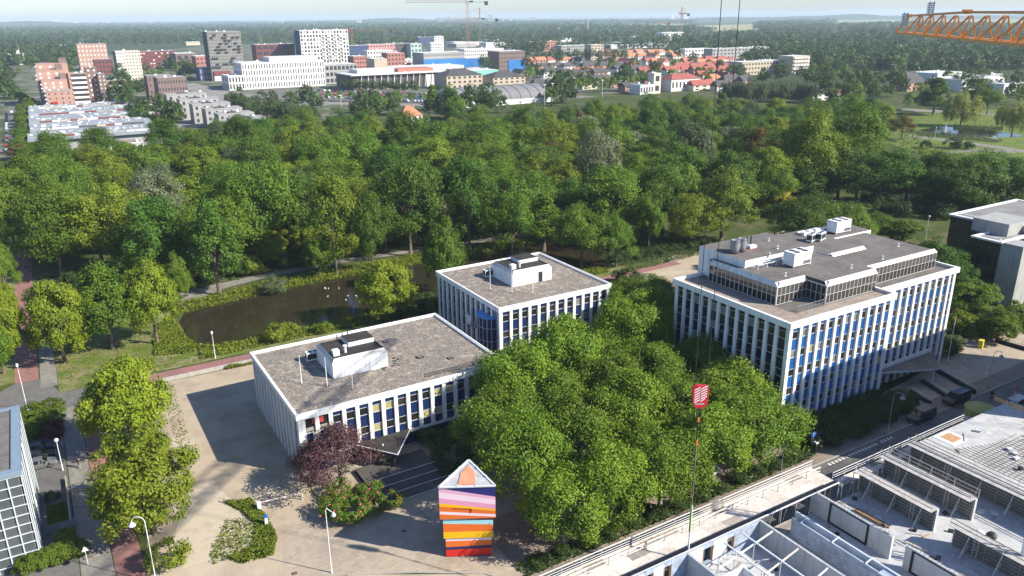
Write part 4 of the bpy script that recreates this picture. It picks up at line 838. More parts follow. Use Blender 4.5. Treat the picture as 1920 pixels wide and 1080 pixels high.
# the wood: individual crowns, kept apart by their own width
def inpoly(p, poly):
    c = False
    for i in range(len(poly)):
        a, b = poly[i], poly[i-1]
        if (a[1] > p[1]) != (b[1] > p[1]) and p[0] < (b[0]-a[0])*(p[1]-a[1])/(b[1]-a[1])+a[0]: c = not c
    return c
WOOD = [tuple(at(*q).to_2d()) for q in [(60, 500), (330, 545), (500, 505), (720, 478), (900, 470), (1150, 480), (1300, 425), (1480, 395), (1560, 350), (1610, 300), (1660, 250), (1640, 222), (1480, 226), (1300, 222), (1150, 228), (1000, 250), (820, 250), (700, 262), (500, 258), (380, 280), (330, 330), (60, 345)]]
pts = list(hero_pts); wood = []
gw = random.Random(21)
xs = [p[0] for p in WOOD]; ys = [p[1] for p in WOOD]
for it in range(30000):
    q = (gw.uniform(min(xs), max(xs)), gw.uniform(min(ys), max(ys)))
    if not inpoly(q, WOOD): continue
    pa = at(775, 240); gap = abs(q[0]*RGT.x+q[1]*RGT.y-(pa.x*RGT.x+pa.y*RGT.y)*(q[0]*FWD.x+q[1]*FWD.y)/(pa.x*FWD.x+pa.y*FWD.y)) < 19 and q[0]*FWD.x+q[1]*FWD.y > 330
    d = math.hypot(*q); lim = 13.4
    if all((q[0]-a)**2+(q[1]-b)**2 > lim*lim for a, b in pts): pts.append(q); wood.append(q+(gap,))
WL = {'lime': 'dark green lime in the closed canopy of the park wood', 'oak': 'mid green oak in the closed canopy of the park wood', 'maple': 'light yellow green maple in the closed canopy of the park wood', 'willow': 'grey green willow in the closed canopy of the park wood', 'chestnut': 'whitish flowering chestnut deep in the closed park canopy', 'poplar': 'narrow poplar rising from the closed park canopy', 'yew': 'dark narrow yew in the closed park canopy', 'bronze': 'bronze tinged tree in the closed park canopy'}
for q in wood:
    Xw = q[0]*RGT.x+q[1]*RGT.y
    k = gw.choices(['lime', 'oak', 'maple', 'willow', 'poplar', 'yew', 'bronze', 'chestnut'], [.34, .37, .17, .05, .02, .03, .01, .012] if Xw > -60 else [.2, .38, .3, .07, .02, .02, .005, .005])[0]
    dd = math.hypot(q[0], q[1]); s = gw.uniform(.95, 1.32)*(1 if dd < 320 else max(.72, 1-(dd-320)/380))
    if q[2]: s *= .62; k = 'oak'
    tree(k, q[:2], WL[k], 'park wood '+NAMES[k].replace('_', ' ')+'s', s, s*gw.uniform(.72, .98))
print('wood trees', len(wood))
# undergrowth bushes at the wood's edge
for k in range(120):
    f = gw.random(); q = (gw.uniform(-4, 128), 0); q = (q[0], (197 if q[0] > 58 else 197+(58-q[0])*-.05)+gw.uniform(1, 16))
    bush(gw.choice(['bush', 'bush', 'bush', 'bright_bush']), q, 'bush in the undergrowth behind the far canal path', 'bushes behind the canal path', gw.uniform(1.2, 2.2), gw.uniform(1.2, 2.4))
for k in range(46):
    x = gw.uniform(8, 128); y = (200 if x > 58 else 200-(58-x)*.05)+gw.uniform(3, 22)
    tree(gw.choice(['street_lime', 'street_lime', 'street_maple']), (x, y), 'small understorey tree at the canal edge of the park wood', 'understorey trees behind the canal path', gw.uniform(.9, 1.35), gw.uniform(.7, 1.15), name='understorey_tree')
# left side
for k in range(20):
    y = 300-k*6.2; x = 30+(k % 3)*4+k*.3
    T('street_lime', 52+g.uniform(-12, 12)-(.3*k), 305-k*6.0, 305-k*6.0-30+k*.5, 46-k*1.2, 'light green tree in the row along the street with parked cars', 'tree row along the parked cars')
for (x, yb, yt, wd, k, lab) in [(110, 330, 262, 60, 'oak', 'dark round tree in front of the courtyard housing'), (140, 340, 280, 90, 'willow', 'grey tangled tree in front of the courtyard housing'), (20, 360, 300, 90, 'maple', 'light tree at the left edge behind the lawn'), (190, 355, 290, 90, 'oak', 'green tree in front of the courtyard housing, right of the grey one'), (60, 420, 330, 110, 'oak', 'green tree behind the red park path'), (15, 560, 440, 70, 'oak', 'tree at the left edge of the lawn'), (-20, 500, 380, 90, 'oak', 'tree cut by the left edge behind the lawn'), (90, 470, 370, 90, 'willow', 'grey green tree beside the red park path'), (260, 335, 268, 90, 'maple', 'light tree before the long courtyard roof')]:
    T(k, x, yb, yt, wd, lab)
for k in range(30):
    x, y = 1470+k*15.5, 400+gw.uniform(-12, 10)
    bush('bush', at(x, y), 'dark bush under the long dark tree row', 'bushes under the dark tree row', gw.uniform(1.8, 3.0), gw.uniform(1.5, 2.8))
for k, (x, y, s) in enumerate([(765, 600, 1.5), (790, 592, 1.7), (812, 584, 1.6), (800, 570, 1.2)]):
    bush('bush', at(x, y), ORD[k]+' dark bush from the left on the near canal bank beside the middle office', 'bushes at the right end of the canal', s)
# hedge garden
for (x, y, s, lab) in [(-8.5, 139, 1, ''), (-6.0, 139, 1, ''), (-8.7, 136, 1, ''), (-6.2, 136, 1, ''), (-8.9, 133, 1, '')]:
    o = bush('bush', (x, y), 'clipped bright hedge block behind the parked cars', 'hedge blocks behind the parked cars', 1.6, 1.15, 'hedge', 'hedge'); o.data = PROTO['hedge'][0][0]
bush('red_bush', (-6.0, 131.5), 'dark red bush at the end of the hedge by the parked cars', s=1.4, sz=1.0)
hedge_i = 0
for k in range(6):
    o = bush('bush', (-9.8+k*1.05, 96.4+k*.05), 'clipped green hedge in front of the glass building', 'hedge before the glass building', .95, .85, 'hedge', 'hedge'); o.data = PROTO['hedge'][0][0]
bush('gold_bush', (-5.6, 100.0), 'round bush with yellow flowers in the hedge garden', s=.8, sz=.8).data = PROTO['bright_bush'][1][0]
bush('bush', (-6.6, 111.5), 'small dark bush on the strip beside the parked car', s=.6, sz=.5)
# ------------------------------------------------------------------ striped tower
tw = thing('striped_tower', 'tall triangular tower of stacked colourful striped boxes on the forecourt', 'sculpture', (0, 0, 0))
A1 = Vector((33.0, 72.2)); B1 = Vector((38.5, 69.0)); ctr = Vector((36.9, 72.4))
def tri(s):
    A = Vector((33.15, 72.25)); B = Vector((38.95, 69.05)); Cc = Vector((39.0, 75.7)); c = (A+B+Cc)/3
    return [c+(p-c)*s for p in (A, B, Cc)]
PC = {k: mat('paint_'+k, c, .55, .04, .5, spec=.3) for k, c in dict(navy=(.025, .03, .16), pink=(.78, .33, .47), pale=(.88, .66, .72), rose=(.80, .42, .55), yellow=(.92, .50, .01), orange=(.80, .17, .025), white=(.85, .70, .74), dark=(.035, .03, .11), cyan=(.38, .70, .72), red=(.72, .03, .015)).items()}
PN = list(PC); PM = [PC[k] for k in PN]
def tier(name, s, z0, z1, bands):
    """bands: (colour, left bottom, right bottom) fractions from the top down, on the front face; the sides carry on at the same heights"""
    T3 = tri(s); core = MB(); core.prism([tuple(p) for p in tri(s*.985)], z0, z1)
    o = core.build(name, PC['navy'], tw)
    H = z1-z0
    def P(p, f): return (p.x, p.y, z1-H*f)
    l0 = r0 = 0.0
    for (c, l1, r1) in bands:
        b = MB(); e = .004
        A, B, Cc = T3
        b.face([P(A, l1), P(B, r1), P(B, r0), P(A, l0)]); b.face([P(B, r1), P(Cc, r1), P(Cc, r0), P(B, r0)]); b.face([P(Cc, l1), P(A, l1), P(A, l0), P(Cc, l0)])
        b.build('stripe', PC[c], o); l0, r0 = l1, r1
    return o
up = tier('upper_box', 1.0, 5.62, 10.0, [('navy', .02, .33), ('rose', .135, .42), ('pale', .325, .575), ('pink', .485, .72), ('yellow', .585, .775), ('orange', .745, .885), ('white', .835, .96), ('orange', 1, 1)])
tier('middle_box', .90, 2.75, 5.60, [('dark', .03, .14), ('cyan', .25, .36), ('orange', .67, .68), ('yellow', 1, 1)])
tier('lower_box', .835, .02, 2.73, [('white', .16, .16), ('orange', .48, .42), ('dark', .64, .58), ('red', .985, .94), ('dark', 1, 1)])
T3 = tri(1.0)
b = MB()
for i in range(3): p, q = T3[i], T3[(i+1) % 3]; b.bar((p.x, p.y, 10.05), (q.x, q.y, 10.05), .22, .16)
b.build('roof_rim', PALEM, up)
b = MB(); t9 = tri(.94); b.face([(p.x, p.y, 10.02) for p in t9]); b.build('roof', mat('grey_roof_sheet', (.42, .42, .42), .6, .35, .8), up)
c = (T3[0]+T3[1]+T3[2])/3; f = ((T3[0]+T3[1])/2)
dv = (T3[2]-f).normalized(); sv = (T3[1]-T3[0]).normalized()
pp = [f+dv*.35-sv*1.05, f+dv*.35+sv*1.0, f+dv*2.9+sv*.85, f+dv*4.6+sv*.0, f+dv*2.9-sv*.85]
b = MB(); b.prism([(p.x, p.y) for p in pp], 10.03, 10.12); b.build('orange_panel', mat('salmon_panel', (.62, .27, .15), .7, .3, .7), up)
A, B = T3[0], T3[1]; nrm = Vector((-(B-A).y, (B-A).x)).normalized()*-1
if nrm.dot(c-A) > 0: nrm = -nrm
b = MB(); zz = 10-4.38*.66
b.bar((*(A+(B-A)*.24+nrm*.03), zz+.05), (*(A+(B-A)*.57+nrm*.03), zz-.12), .06, .05); b.bar((*(A+(B-A)*.57+nrm*.03), zz-.12), (*(A+(B-A)*.57+nrm*.03), zz-.62), .07, .12); b.build('slot', mat('dark_orange', (.30, .05, .01)), up)
for k in range(6):
    p = T3[k//2]+(T3[(k//2+1) % 3]-T3[k//2])*(.33+.33*(k % 2)); b = MB(); b.box(-.06, -.06, 10.1, .06, .06, 10.3); b.build('roof_clamp', PALEM, up, (p.x, p.y, 0))

# ------------------------------------------------------------------ unfinished building at the lower right
ZF, ZW = 7.0, 9.8
SLAB = ground_mat('fresh_concrete', [(.46, .46, .45), (.36, .365, .37), (.55, .545, .53)], [(.22, .42, .6), (.9, .5, .7)], bump=.2); WALLC = mat('cast_concrete', (0.43, 0.435, 0.43), .75, .14, .5, streak=.25); WALLW = mat('white_concrete_edge', (.66, .65, .62), .8, .12, .8)
FORM = mat('grey_formwork', (0.10, 0.10, 0.095), .6, .25, 1.0); FORMD = mat('formwork_rib', (.22, .22, .21), .5, .2, 1, metal=.2)
PLANK = mat('pale_plank', (0.60, 0.535, 0.46), .9, .25, 1.6, objvar=.14); PLANKD = mat('grey_plank', (0.33, 0.29, 0.25), .9, .3, 1.6, objvar=.2); WOOD_O = mat('orange_wood', (.46, .27, .13), .9, .3, 2)
STEEL = mat('galvanised_tube', (0.58, 0.58, 0.57), .45, .15, 2, metal=.35); FOIL = mat('blue_foil', (0.33, 0.385, 0.46), .35, .45, 1.3); FOILW = mat('pale_foil', (.55, .58, .61), .4, .25, .9)
BLACKF = mat('black_rubber_frame', (.012, .012, .014), .6, .2, 2); REBAR = mat('rebar', (.16, .12, .09), .7, .3, 3); YEL = mat('yellow_strip', (.55, .42, .12), .8, .2, 1); ORANGE = mat('signal_orange', (.62, .17, .03), .55, .1, 1)
ub = thing('unfinished_building', 'unfinished concrete storey with cross walls at the lower right', 'construction site', (0, 0, 0))
b = MB(); b.box(42, 8, ZF-.3, 90.5, 48.7, ZF); b.build('floor_slab', SLAB, ub)
b = MB(); b.box(42, 10, .02, 103, 48.2, ZF-.3); b.build('lower_storey', WALLC, ub)
b = MB(); b.box(90.52, 8, ZW-.25, 112, 49.2, ZW); b.build('upper_slab', ground_mat('white_screed', [(.47, .47, .455), (.36, .36, .35), (.56, .56, .54)], [(.3, .42, .6), (1.1, .5, .7)], bump=.2), ub)
def wall(a, b0, b1, z0=ZF, z1=ZW, th=.28, m=WALLC, name='wall'):
    bb = MB(); bb.box(a, b0, z0, a+th, b1, z1); return bb.build(name, [m], ub)
wall(49.7, 24, 48.6); wall(60.3, 20, 48.6); wall(69.9, 38.9, 49.2); wall(69.9, 20, 37.4)
for (y0, y1) in ((38.895, 38.97), (37.33, 37.405)):
    bb = MB(); bb.box(69.895, y0, ZF, 70.185, y1, ZW+.003); bb.build('wall_end', WALLW, ub)
def frame(a, y0, y1, z0=ZF+.05, z1=ZW-.25):
    bb = MB(); w_ = .22; x = a-.10
    bb.box(x, y0, z0, a-.003, y0+w_, z1+.1); bb.box(x, y1-w_, z0, a-.003, y1, z1+.1); bb.box(x, y0+w_, z0, a-.003, y1-w_, z0+.18); bb.box(x, y0+w_, z1, a-.003, y1-w_, z1+.1); bb.build('opening_frame', BLACKF, ub)
frame(69.9, 41.6, 46.6); frame(69.9, 31.5, 36.6)
for y in np.arange(21, 48.5, .45):
    if 37.3 < y < 39: continue
    for x in (69.98, 70.1): MB().box(-.012, -.012, 0, .012, .012, .55).build('starter_bar', REBAR, ub, (x, float(y), ZW)) if x < 70.05 else None
# facade walls parallel to the street, seen from inside
def facade_wall(a0, a1, y, holes):
    cur = a0
    for (h0, h1) in holes:
        bb = MB(); bb.box(cur, y, ZF, h0, y+.3, ZW, 0); bb.box(cur, y-.03, ZF, h0, y-.001, ZW-.02, 1); bb.build('facade_wall', [WALLC, FOILW], ub)
        bb = MB(); bb.box(h0, y, ZF, h1, y+.3, ZF+.5); bb.box(h0, y, ZW-.45, h1, y+.3, ZW); bb.build('facade_wall', [FOIL], ub)
        bb = MB(); bb.box(h0-.05, y-.06, ZF+.45, h0+.03, y+.1, ZW-.4); bb.box(h1-.03, y-.06, ZF+.45, h1+.05, y+.1, ZW-.4); bb.build('window_frame', WOOD_O, ub); cur = h1
    bb = MB(); bb.box(cur, y, ZF, a1, y+.3, ZW, 0); bb.box(cur, y-.03, ZF, a1, y-.001, ZW-.02, 1); bb.build('facade_wall', [WALLC, FOIL], ub)
facade_wall(42.5, 49.68, 48.3, [(44.0, 45.2), (46.6, 47.6)]); facade_wall(50.0, 60.28, 48.3, [(52.0, 53.4), (55.5, 56.5)])
# double wall with foil, and low partitions
bb = MB(); bb.box(64.2, 27, ZF, 64.4, 47.2, ZW-.4); bb.build('foil_wall', FOIL, ub); bb = MB(); bb.box(65.1, 27, ZF, 65.3, 47.4, ZW-.1); bb.build('foil_wall', FOILW, ub)
bb = MB(); bb.box(64.0, 33.5, ZW-.38, 65.4, 36.5, ZW-.3); bb.build('window_board', FOIL, ub)
for y in (30, 34, 38, 42, 46): bb = MB(); bb.bar((64.2, y, ZW-.35), (65.3, y, ZW-.05), .12); bb.build('tie', PALEM, ub)
bb = MB(); bb.box(50.0, 43.9, ZF, 53.3, 44.1, ZW-.1); bb.build('partition', WALLW, ub); bb = MB(); bb.box(53.1, 41, ZF, 53.3, 43.88, ZW-.1); bb.build('partition', FOILW, ub)
# steel props and white beams over the front room
for k, y in enumerate((46.6, 43.2, 39.6, 36.2, 32.8)):
    bb = MB(); bb.bar((51.0+k*.9, y-1.5, ZW-.15), (60.2, y-.2, ZW-.15), .12, .16); bb.build('ceiling_beam', PLANK if k % 2 else PALEM, ub)
for k, x in enumerate((54.2, 57.0)):
    bb = MB(); bb.bar((x, 47.6, ZW+.05), (x-.2, 26, ZW+.05), .14, .14); bb.build('ceiling_beam', PALEM, ub)
for x in (54.2, 57.0, 51.8):
    for y in (46, 42.5, 39, 35.5, 32): MB().tube([(0,0,0), (0,0,ZW-ZF)], .05, 6).build('prop', STEEL, ub, (x, y, ZF))
for k in range(4):
    bb = MB(); bb.bar((54.2, 45-k*3.4, ZF+1.0), (57.0, 45-k*3.4, ZF+1.0), .06); bb.bar((54.2, 45-k*3.4, ZF+2.0), (57.0, 44-k*3.4, ZF+2.0), .06); bb.build('brace', STEEL, ub)
# white deck floor rebar
bb = MB()
for k in range(24): bb.bar((92+k*.6, 25, ZW+.05), (92+k*.6, 46-.2*k, ZW+.05), .04)
for k in range(32): bb.bar((92, 25+k*.6, ZW+.09), (106-(k>22)*3, 25+k*.6, ZW+.09), .04)
o = bb.build('rebar_mesh', REBAR, ub); o['kind'] = 'stuff'
bb = MB(); bb.box(93.2, 46.2, ZW+.004, 96.4, 49.0, ZW+.05, 0); bb.box(93.9, 46.7, ZW+.05, 95.9, 48.5, ZW+.07, 1); bb.build('plywood_sheet', [WALLW, WOOD_O], ub)
# formwork walls, ribs, brackets and walkways
def formwork(label, a, y0, y1, n, ribs=7, side=1):
    t = thing('formwork_wall', label, 'formwork', (a, y0, ZF), 0, 'formwork walls on the unfinished storey')
    L = y1-y0; H = ZW-ZF
    MB().box(.25, 0, 0, .55, L, H-.1).build('cast_wall', WALLC, t)
    MB().box(0, 0, 0, .24, .12, H).box(.0, L-.12, 0, .24, L, H).build('end_plate', WALLW, t)
    p = L/n
    pm = MB().box(.06, .02, 0, .22, p-.02, H-.02); 
    for k in range(ribs): pm.box(0, .03, .1+k*(H-.3)/(ribs-1), .06, p-.03, .22+k*(H-.3)/(ribs-1), 1)
    pm.box(-.04, -.05, 0, .06, .05, H, 1); pm = pm.mesh('formwork_panel', [FORM, FORMD])
    for k in range(n): obj('formwork_panel', pm, t, (0, k*p, 0))
    prop = MB(); prop.bar((0, 0, H*.8), (-1.3, 0, .05), .07); prop.bar((0, 0, H*.35), (-1.3, 0, .05), .06); prop.box(-1.5, -.15, 0, -1.1, .15, .06); prop = prop.mesh('push_pull_prop', [STEEL])
    for k in range(1, n, 2): obj('push_pull_prop', prop, t, (0, k*p, 0))
    nb = max(2, int(L/2.5)); wb = L/nb
    pl = MB().box(-1.05, .03, 0, .5, wb-.03, .06).mesh('walkway_board', [mat('walkway_board', (.40, .385, .36), .9, .35, 1.6)])
    rp = MB().bar((-1.02, 0, 0), (-1.02, 0, 1.05), .05).mesh('rail_post', [STEEL])
    for k in range(nb): obj('walkway_board', pl, t, (0, k*wb, H))
    for k in range(nb+1): obj('rail_post', rp, t, (0, min(k*wb, L-.05), H+.06))
    for z in (.5, 1.0): MB().box(-1.05, 0, H+z, -1.0, L, H+z+.1).build('guard_rail', PLANKD, t)
    if side > 1:
        for k in range(nb+1): obj('rail_post', rp, t, (1.6, min(k*wb, L-.05), H+.06))
        for z in (.5, 1.0): MB().box(.55, 0, H+z, .6, L, H+z+.1).build('guard_rail', PLANKD, t)
    for yy in (L*.25, L*.8):
        lb = MB(); lb.bar((-.12, 0, 0), (-.12, 0, H), .05); lb.bar((-.12, .45, 0), (-.12, .45, H), .05)
        for q in range(8): lb.bar((-.12, 0, .3+q*.33), (-.12, .45, .3+q*.33), .04)
        lb.build('ladder', STEEL, t, (0, yy, 0))
    return t
formwork('grey formwork wall with walkway standing nearest the black framed opening', 78.4, 39.3, 49.0, 6)
formwork('grey formwork wall in the lower right corner below the site mast', 77.9, 23, 36.9, 8)
formwork('grey formwork wall with double guard rails, second from the street end', 84.0, 38.2, 49.6, 7, side=2)
formwork('long dark formwork wall beside the white deck', 89.6, 24, 49.6, 14, side=2)
tt = thing('yellow_edge_guard', 'brown wooden guard boards with posts along the right edge of the white deck', 'guard rail', (109.2, 36, ZW))
for k in range(8):
    MB().box(0, 0, 0, .06, .06, 1.2).build('post', STEEL, tt, (0, k*1.75, 0)); MB().box(-.03, .05, .55, .03, 1.72, 1.1).build('board', WOOD_O, tt, (0, k*1.75, 0))
# timber stacks
def timber(label, a, y, z, L, n, rz, seed, m):
    t = thing('timber_stack', label, 'timber stack', (a, y, z), rz, 'timber stacks on the unfinished storey'); g = random.Random(seed)
    for k in range(n): MB().box(0, 0, 0, L*g.uniform(.75, 1), .14, .10).build('beam', m[k % len(m)], t, (g.uniform(-.3, .3), (k % 5)*.17, .11*(k//5)), g.uniform(-.02, .02))
timber('stack of brown beams between the black framed opening and the formwork', 74.2, 46.2, ZF, 4.2, 12, -math.pi/2+.05, 1, [PLANKD, WOOD_O, DARKM])
timber('long grey stack of beams in front of the black framed wall', 67.4, 45.2, ZF, 5.2, 10, -math.pi/2+.02, 2, [PLANKD, DARKM])
timber('orange brown stack of beams behind the second black frame', 72.0, 37.2, ZF, 5.5, 14, -math.pi/2, 3, [WOOD_O, PLANKD])
timber('small orange brown bundle near the formwork corner', 74.8, 32.0, ZF, 2.6, 8, -math.pi/2+.1, 4, [WOOD_O, DARKM])
timber('small tan bundle of planks in the middle of the floor', 74.0, 39.4, ZF, 1.9, 6, -math.pi/2+.2, 5, [PLANK])
t = thing('loose_material', 'loose boards, tubes and offcuts scattered over the unfinished storey', 'building material', (0, 0, ZF)); g = random.Random(77)
mbs = [MB().box(0, 0, 0, 1.8, .2, .05).mesh('board', [PLANKD]), MB().box(0, 0, 0, 1.1, .15, .08).mesh('board', [WOOD_O]), MB().tube([(0, 0, .05), (2.4, 0, .05)], .05, 6).mesh('tube', [STEEL]), MB().box(0, 0, 0, .5, .4, .3).mesh('block', [DARKM]), MB().box(0, 0, 0, .7, .5, .2).mesh('pack', [FOILW]), MB().bar((0, 0, .04), (1.6, .3, .04), .05).mesh('bar', [RUST])]
for k in range(200):
    x, y = g.uniform(51, 90), g.uniform(24, 48)
    if any(abs(x-a) < 1.2 for a in (49.8, 60.4, 64.3, 65.2, 70, 78, 79, 84.3, 90)): continue
    me = g.choice(mbs); obj(me.name.split('.')[0], me, t, (x, y, .004*(k % 7)), g.choice([0, 1.57, 1.5, .1, -1.3, 2.2])+g.uniform(-.2, .2))
for k in range(26):
    me = g.choice(mbs); obj(me.name.split('.')[0], me, t, (g.uniform(92, 107), g.uniform(30, 48), ZW-ZF+.12), g.uniform(0, 3))
t = thing('wire_cage', 'white wire cage on the floor between the walls', 'cage', (64.9, 28.5, ZF)); b = MB()
for x in (0, 1.6):
    for y in (0, 1.4): b.bar((x, y, 0), (x, y, 2.2), .08)
for z in (.1, 1.1, 2.2): b.bar((0,0,z), (1.6,0,z), .07); b.bar((1.6,0,z), (1.6,1.4,z), .07); b.bar((1.6,1.4,z), (0,1.4,z), .07); b.bar((0,1.4,z), (0,0,z), .07)
b.build('frame', PALEM, t)
t = thing('rubble_sack', 'white crumpled sacks beside the formwork walkway', 'sacks', (81.2, 37.0, ZF)); 
for k in range(3): MB().lathe([(.1, 0), (.5, .1), (.55, .45), (.3, .75), (.1, .8)], 9).build('sack', PALEM if k < 2 else DARKM, t, (k*.75, -.9*k, 0))
# water tank with green tarpaulin between street and site
t = thing('round_silo', 'round container under a yellow green tarpaulin beyond the scaffold', 'container', (*at(1832, 800).to_2d(), 0))
MB().lathe([(2.2, 0), (2.2, 3.2), (2.3, 3.3), (2.25, 3.35)], 20).build('drum', PALEM, t); MB().lathe([(2.28, 2.2), (2.32, 3.36), (1.6, 3.42), (.1, 3.5)], 20).build('tarpaulin', mat('olive_tarp', (.34, .33, .10), .7, .25, .8), t)

# scaffold walkway along the street front
def scaffold(label, a0, a1, yo, yi, z, ramp=0.0, toe=True, bay=2.5, posts_down=True, boards=4):
    t = thing('scaffold', label, 'scaffold', (a0, yo, 0), 0, 'scaffolds along the street front')
    n = int((a1-a0)/bay); wdt = (yo-yi)/boards
    pm = [MB().box(.01, -wdt+.015, 0, bay-.01, -.015, .05).mesh('plank', [PLANK]), MB().box(.01, -wdt+.015, 0, bay-.01, -.015, .05).mesh('plank', [PLANKD])]
    g = random.Random(int(a0))
    for k in range(n):
        for j in range(boards): obj('plank', pm[1 if g.random() < (.08 if j else .35) else 0], t, (k*bay, -j*wdt, z+g.uniform(0, .012)))
    pst = MB().tube([(0,0,0), (0,0,z+1.15)], .035, 6).mesh('standard', [STEEL]); short = MB().tube([(0,0,z-.2), (0,0,z+1.05)], .05, 6).mesh('post', [GREYM])
    for k in range(n+1):
        obj('standard', pst, t, (k*bay, .05, 0)); obj('post', short, t, (k*bay, -1.2, 0)); obj('standard', pst, t, (k*bay, -(yo-yi)-.05, 0)).scale = (1, 1, (z+.05)/(z+1.15))
        if k < n: obj('post', short, t, (k*bay+.35, -1.2, 0)).scale = (1, 1, .9)
    for k in range(n):
        for zz, r in ((.42, .035), (.72, .035), (1.12, .05)):
            m_ = ME_PIL.setdefault(('r', r, bay), MB().tube([(0,0,0), (bay-.03, 0, 0)], r, 6).mesh('guard_rail', [STEEL])); obj('guard_rail', m_, t, (k*bay, .05, z+zz))
        m_ = ME_PIL.setdefault(('b', bay), MB().box(0, -.02, 0, bay-.02, .02, .2).mesh('toe_board', [PLANK]))
        if toe:
            obj('toe_board', m_, t, (k*bay, .0, z+.06)); obj('toe_board', m_, t, (k*bay, -1.2, z+.75)); obj('toe_board', m_, t, (k*bay, -1.2, z+.3)).scale = (1, 1, .5)
        bb = MB(); bb.bar((k*bay, .05, .3), ((k+1)*bay, .05, z-.2), .05); bb.build('brace', STEEL, t)
    return t
scaffold('pale planked scaffold walkway in front of the unfinished building', 30, 75.1, 53.2, 49.3, 8.85)
scaffold('railed scaffold behind the formwork walls up to the white deck', 75.6, 103.2, 50.6, 49.25, 8.3, boards=2, toe=False, bay=2.3)
bb = thing('planked_landing', 'grey planked landing between the scaffold and the first wall', 'scaffold deck', (62.5, 47.6, 7.05))
for k in range(6): MB().box(0, k*.26, 0, 4.2, k*.26+.24, .06).build('plank', PLANKD, bb)
t = thing('dark_gutter', 'black strip between the scaffold planks and the foil clad wall', 'gutter', (40, 48.68, ZW)); MB().box(0, 0, -.1, 34, .5, .0).build('strip', BLACKF, t); MB().box(0, -.12, -.05, 34, -.02, .02).build('edge', PALEM, t)
# site mast at the lower right corner
def lattice_mast(t, s, h, m, n, z0=0.0, name='mast'):
    b = MB(); q = s/2
    for x in (-q, q):
        for y in (-q, q): b.bar((x, y, z0), (x, y, z0+h), s*.09)
    b.build(name, m, t); b = MB()
    for k in range(n):
        za, zb = z0+h*k/n, z0+h*(k+1)/n
        for (p, r) in (((-q, -q), (q, -q)), ((q, -q), (q, q)), ((q, q), (-q, q)), ((-q, q), (-q, -q))):
            if k % 2: p, r = r, p
            b.bar((*p, za), (*r, zb), s*.05); b.bar((*p, zb), (*r, zb), s*.05)
    b.build('lattice', m, t)
Pm = at(1908, 1085, ZF)
t = thing('site_mast', 'grey tube mast with blue band and lattice at the lower right corner', 'mast', (Pm.x, Pm.y, ZF)); MB().tube([(0,0,0), (0,0,34)], .28, 12).build('tube', PALEM, t); MB().tube([(0,0,4.6), (0,0,5.1)], .295, 12).build('band', mat('blue_band', (.03, .16, .5)), t)
b = MB()
for x in (.9, 1.6): b.tube([(x, -.3, 0), (x, -.3, 33)], .09, 6)
for k in range(34): b.bar((.2, -.1, k*.95), (.9, -.3, k*.95+.6), .1); b.bar((.9, -.3, k*.95), (1.6, -.3, k*.95+.5), .09)
b.build('lattice', PALEM, t)
# crane hook block, ropes and sling
HX, HY = 51.3, 49.8; zh = on_b(1308, 745, HY).z
t = thing('crane_hook', 'red and white striped crane hook block hanging over the scaffold', 'crane hook', (HX, HY, zh), math.radians(-28))
RED = mat('hook_red', (.50, .025, .035), .5, .12, 1); STR = mat('hook_white', (.80, .76, .76), .5, .1, 1)
out = [(-.80, .95), (-.72, 1.15), (-.3, 1.28), (.55, 1.2), (.80, 1.08), (.82, .9), (.74, -.75), (.5, -1.05), (.1, -1.2), (-.25, -1.18), (-.6, -.95), (-.78, .2)]
b = MB(); i = len(b.v); n = len(out)
fr = [(x, -.22, z) for x, z in out]; bk = [(x, .22, z) for x, z in out]
b.face(fr); b.face(bk[::-1])
for k in range(n): b.face([fr[k], bk[k], bk[(k+1) % n], fr[(k+1) % n]])
b.build('block', RED, t)
for k in range(7):
    z0_ = .80-k*.27; xl = -.62 if k < 5 else -.5
    b = MB(); x0 = xl if k % 2 == 0 else -.1; 
    for (xa, xb) in ((-.60, -.06), (.02, .62)):
        if k > 4 and xb > .3: xb = .45
        zz = z0_ if xa < 0 else z0_+.12
        b.face([(xa, -.224, zz-.05), (xb, -.224, zz+.24), (xb, -.224, zz+.37), (xa, -.224, zz+.08)])
    if z0_ > -.75: b.build('stripe', STR, t)
b = MB(); b.box(-.45, -.228, -.78, .40, -.224, -.62, 0); b.build('maker_plate', mat('grey_plate', (.55, .5, .5)), t)
b = MB()
for k in range(6): b.box(-.38+k*.13, -.231, -.74, -.31+k*.13, -.229, -.66)
b.build('plate_print', DARKM, t)
b = MB(); b.tube([(0, 0, -1.15), (.05, 0, -1.45), (.25, 0, -1.7), (.2, 0, -2.0), (-.05, 0, -2.1), (-.25, 0, -1.95)], [.12, .13, .12, .12, .1, .05], 8); b.build('hook', DARKM, t, smooth=True)
b = MB(); b.tube([(-.6, 0, 1.2), (-.95, 0, 98-zh)], .035, 5); b.tube([(.6, 0, 1.15), (.95, 0, 98-zh)], .035, 5); b.build('rope', DARKM, t)
zb = ZW+.3
t = thing('sling', 'long chain and webbing sling hanging from the crane hook down to the first wall', 'sling', (HX, HY, zh-2.0))
e = Vector((49.95, 48.4, zb))-Vector((HX, HY, zh-2.0)); L = e.length
p = lambda f: e*f
b = MB(); b.tube([p(0), p(.18)], .07, 6); b.build('chain', DARKM, t); b = MB(); b.tube([p(.18), p(.22)], .13, 6); b.tube([p(.02), p(.05)], .13, 6); b.build('orange_link', ORANGE, t)
b = MB(); b.tube([p(.22), p(.66)], .075, 6); b.build('chain', REBAR, t); b = MB(); b.tube([p(.66), p(.86)], .14, 6); b.build('webbing', mat('green_web', (.36, .46, .22)), t); b = MB(); b.tube([p(.86), p(1)], .09, 6); b.build('strap', PALEM, t)
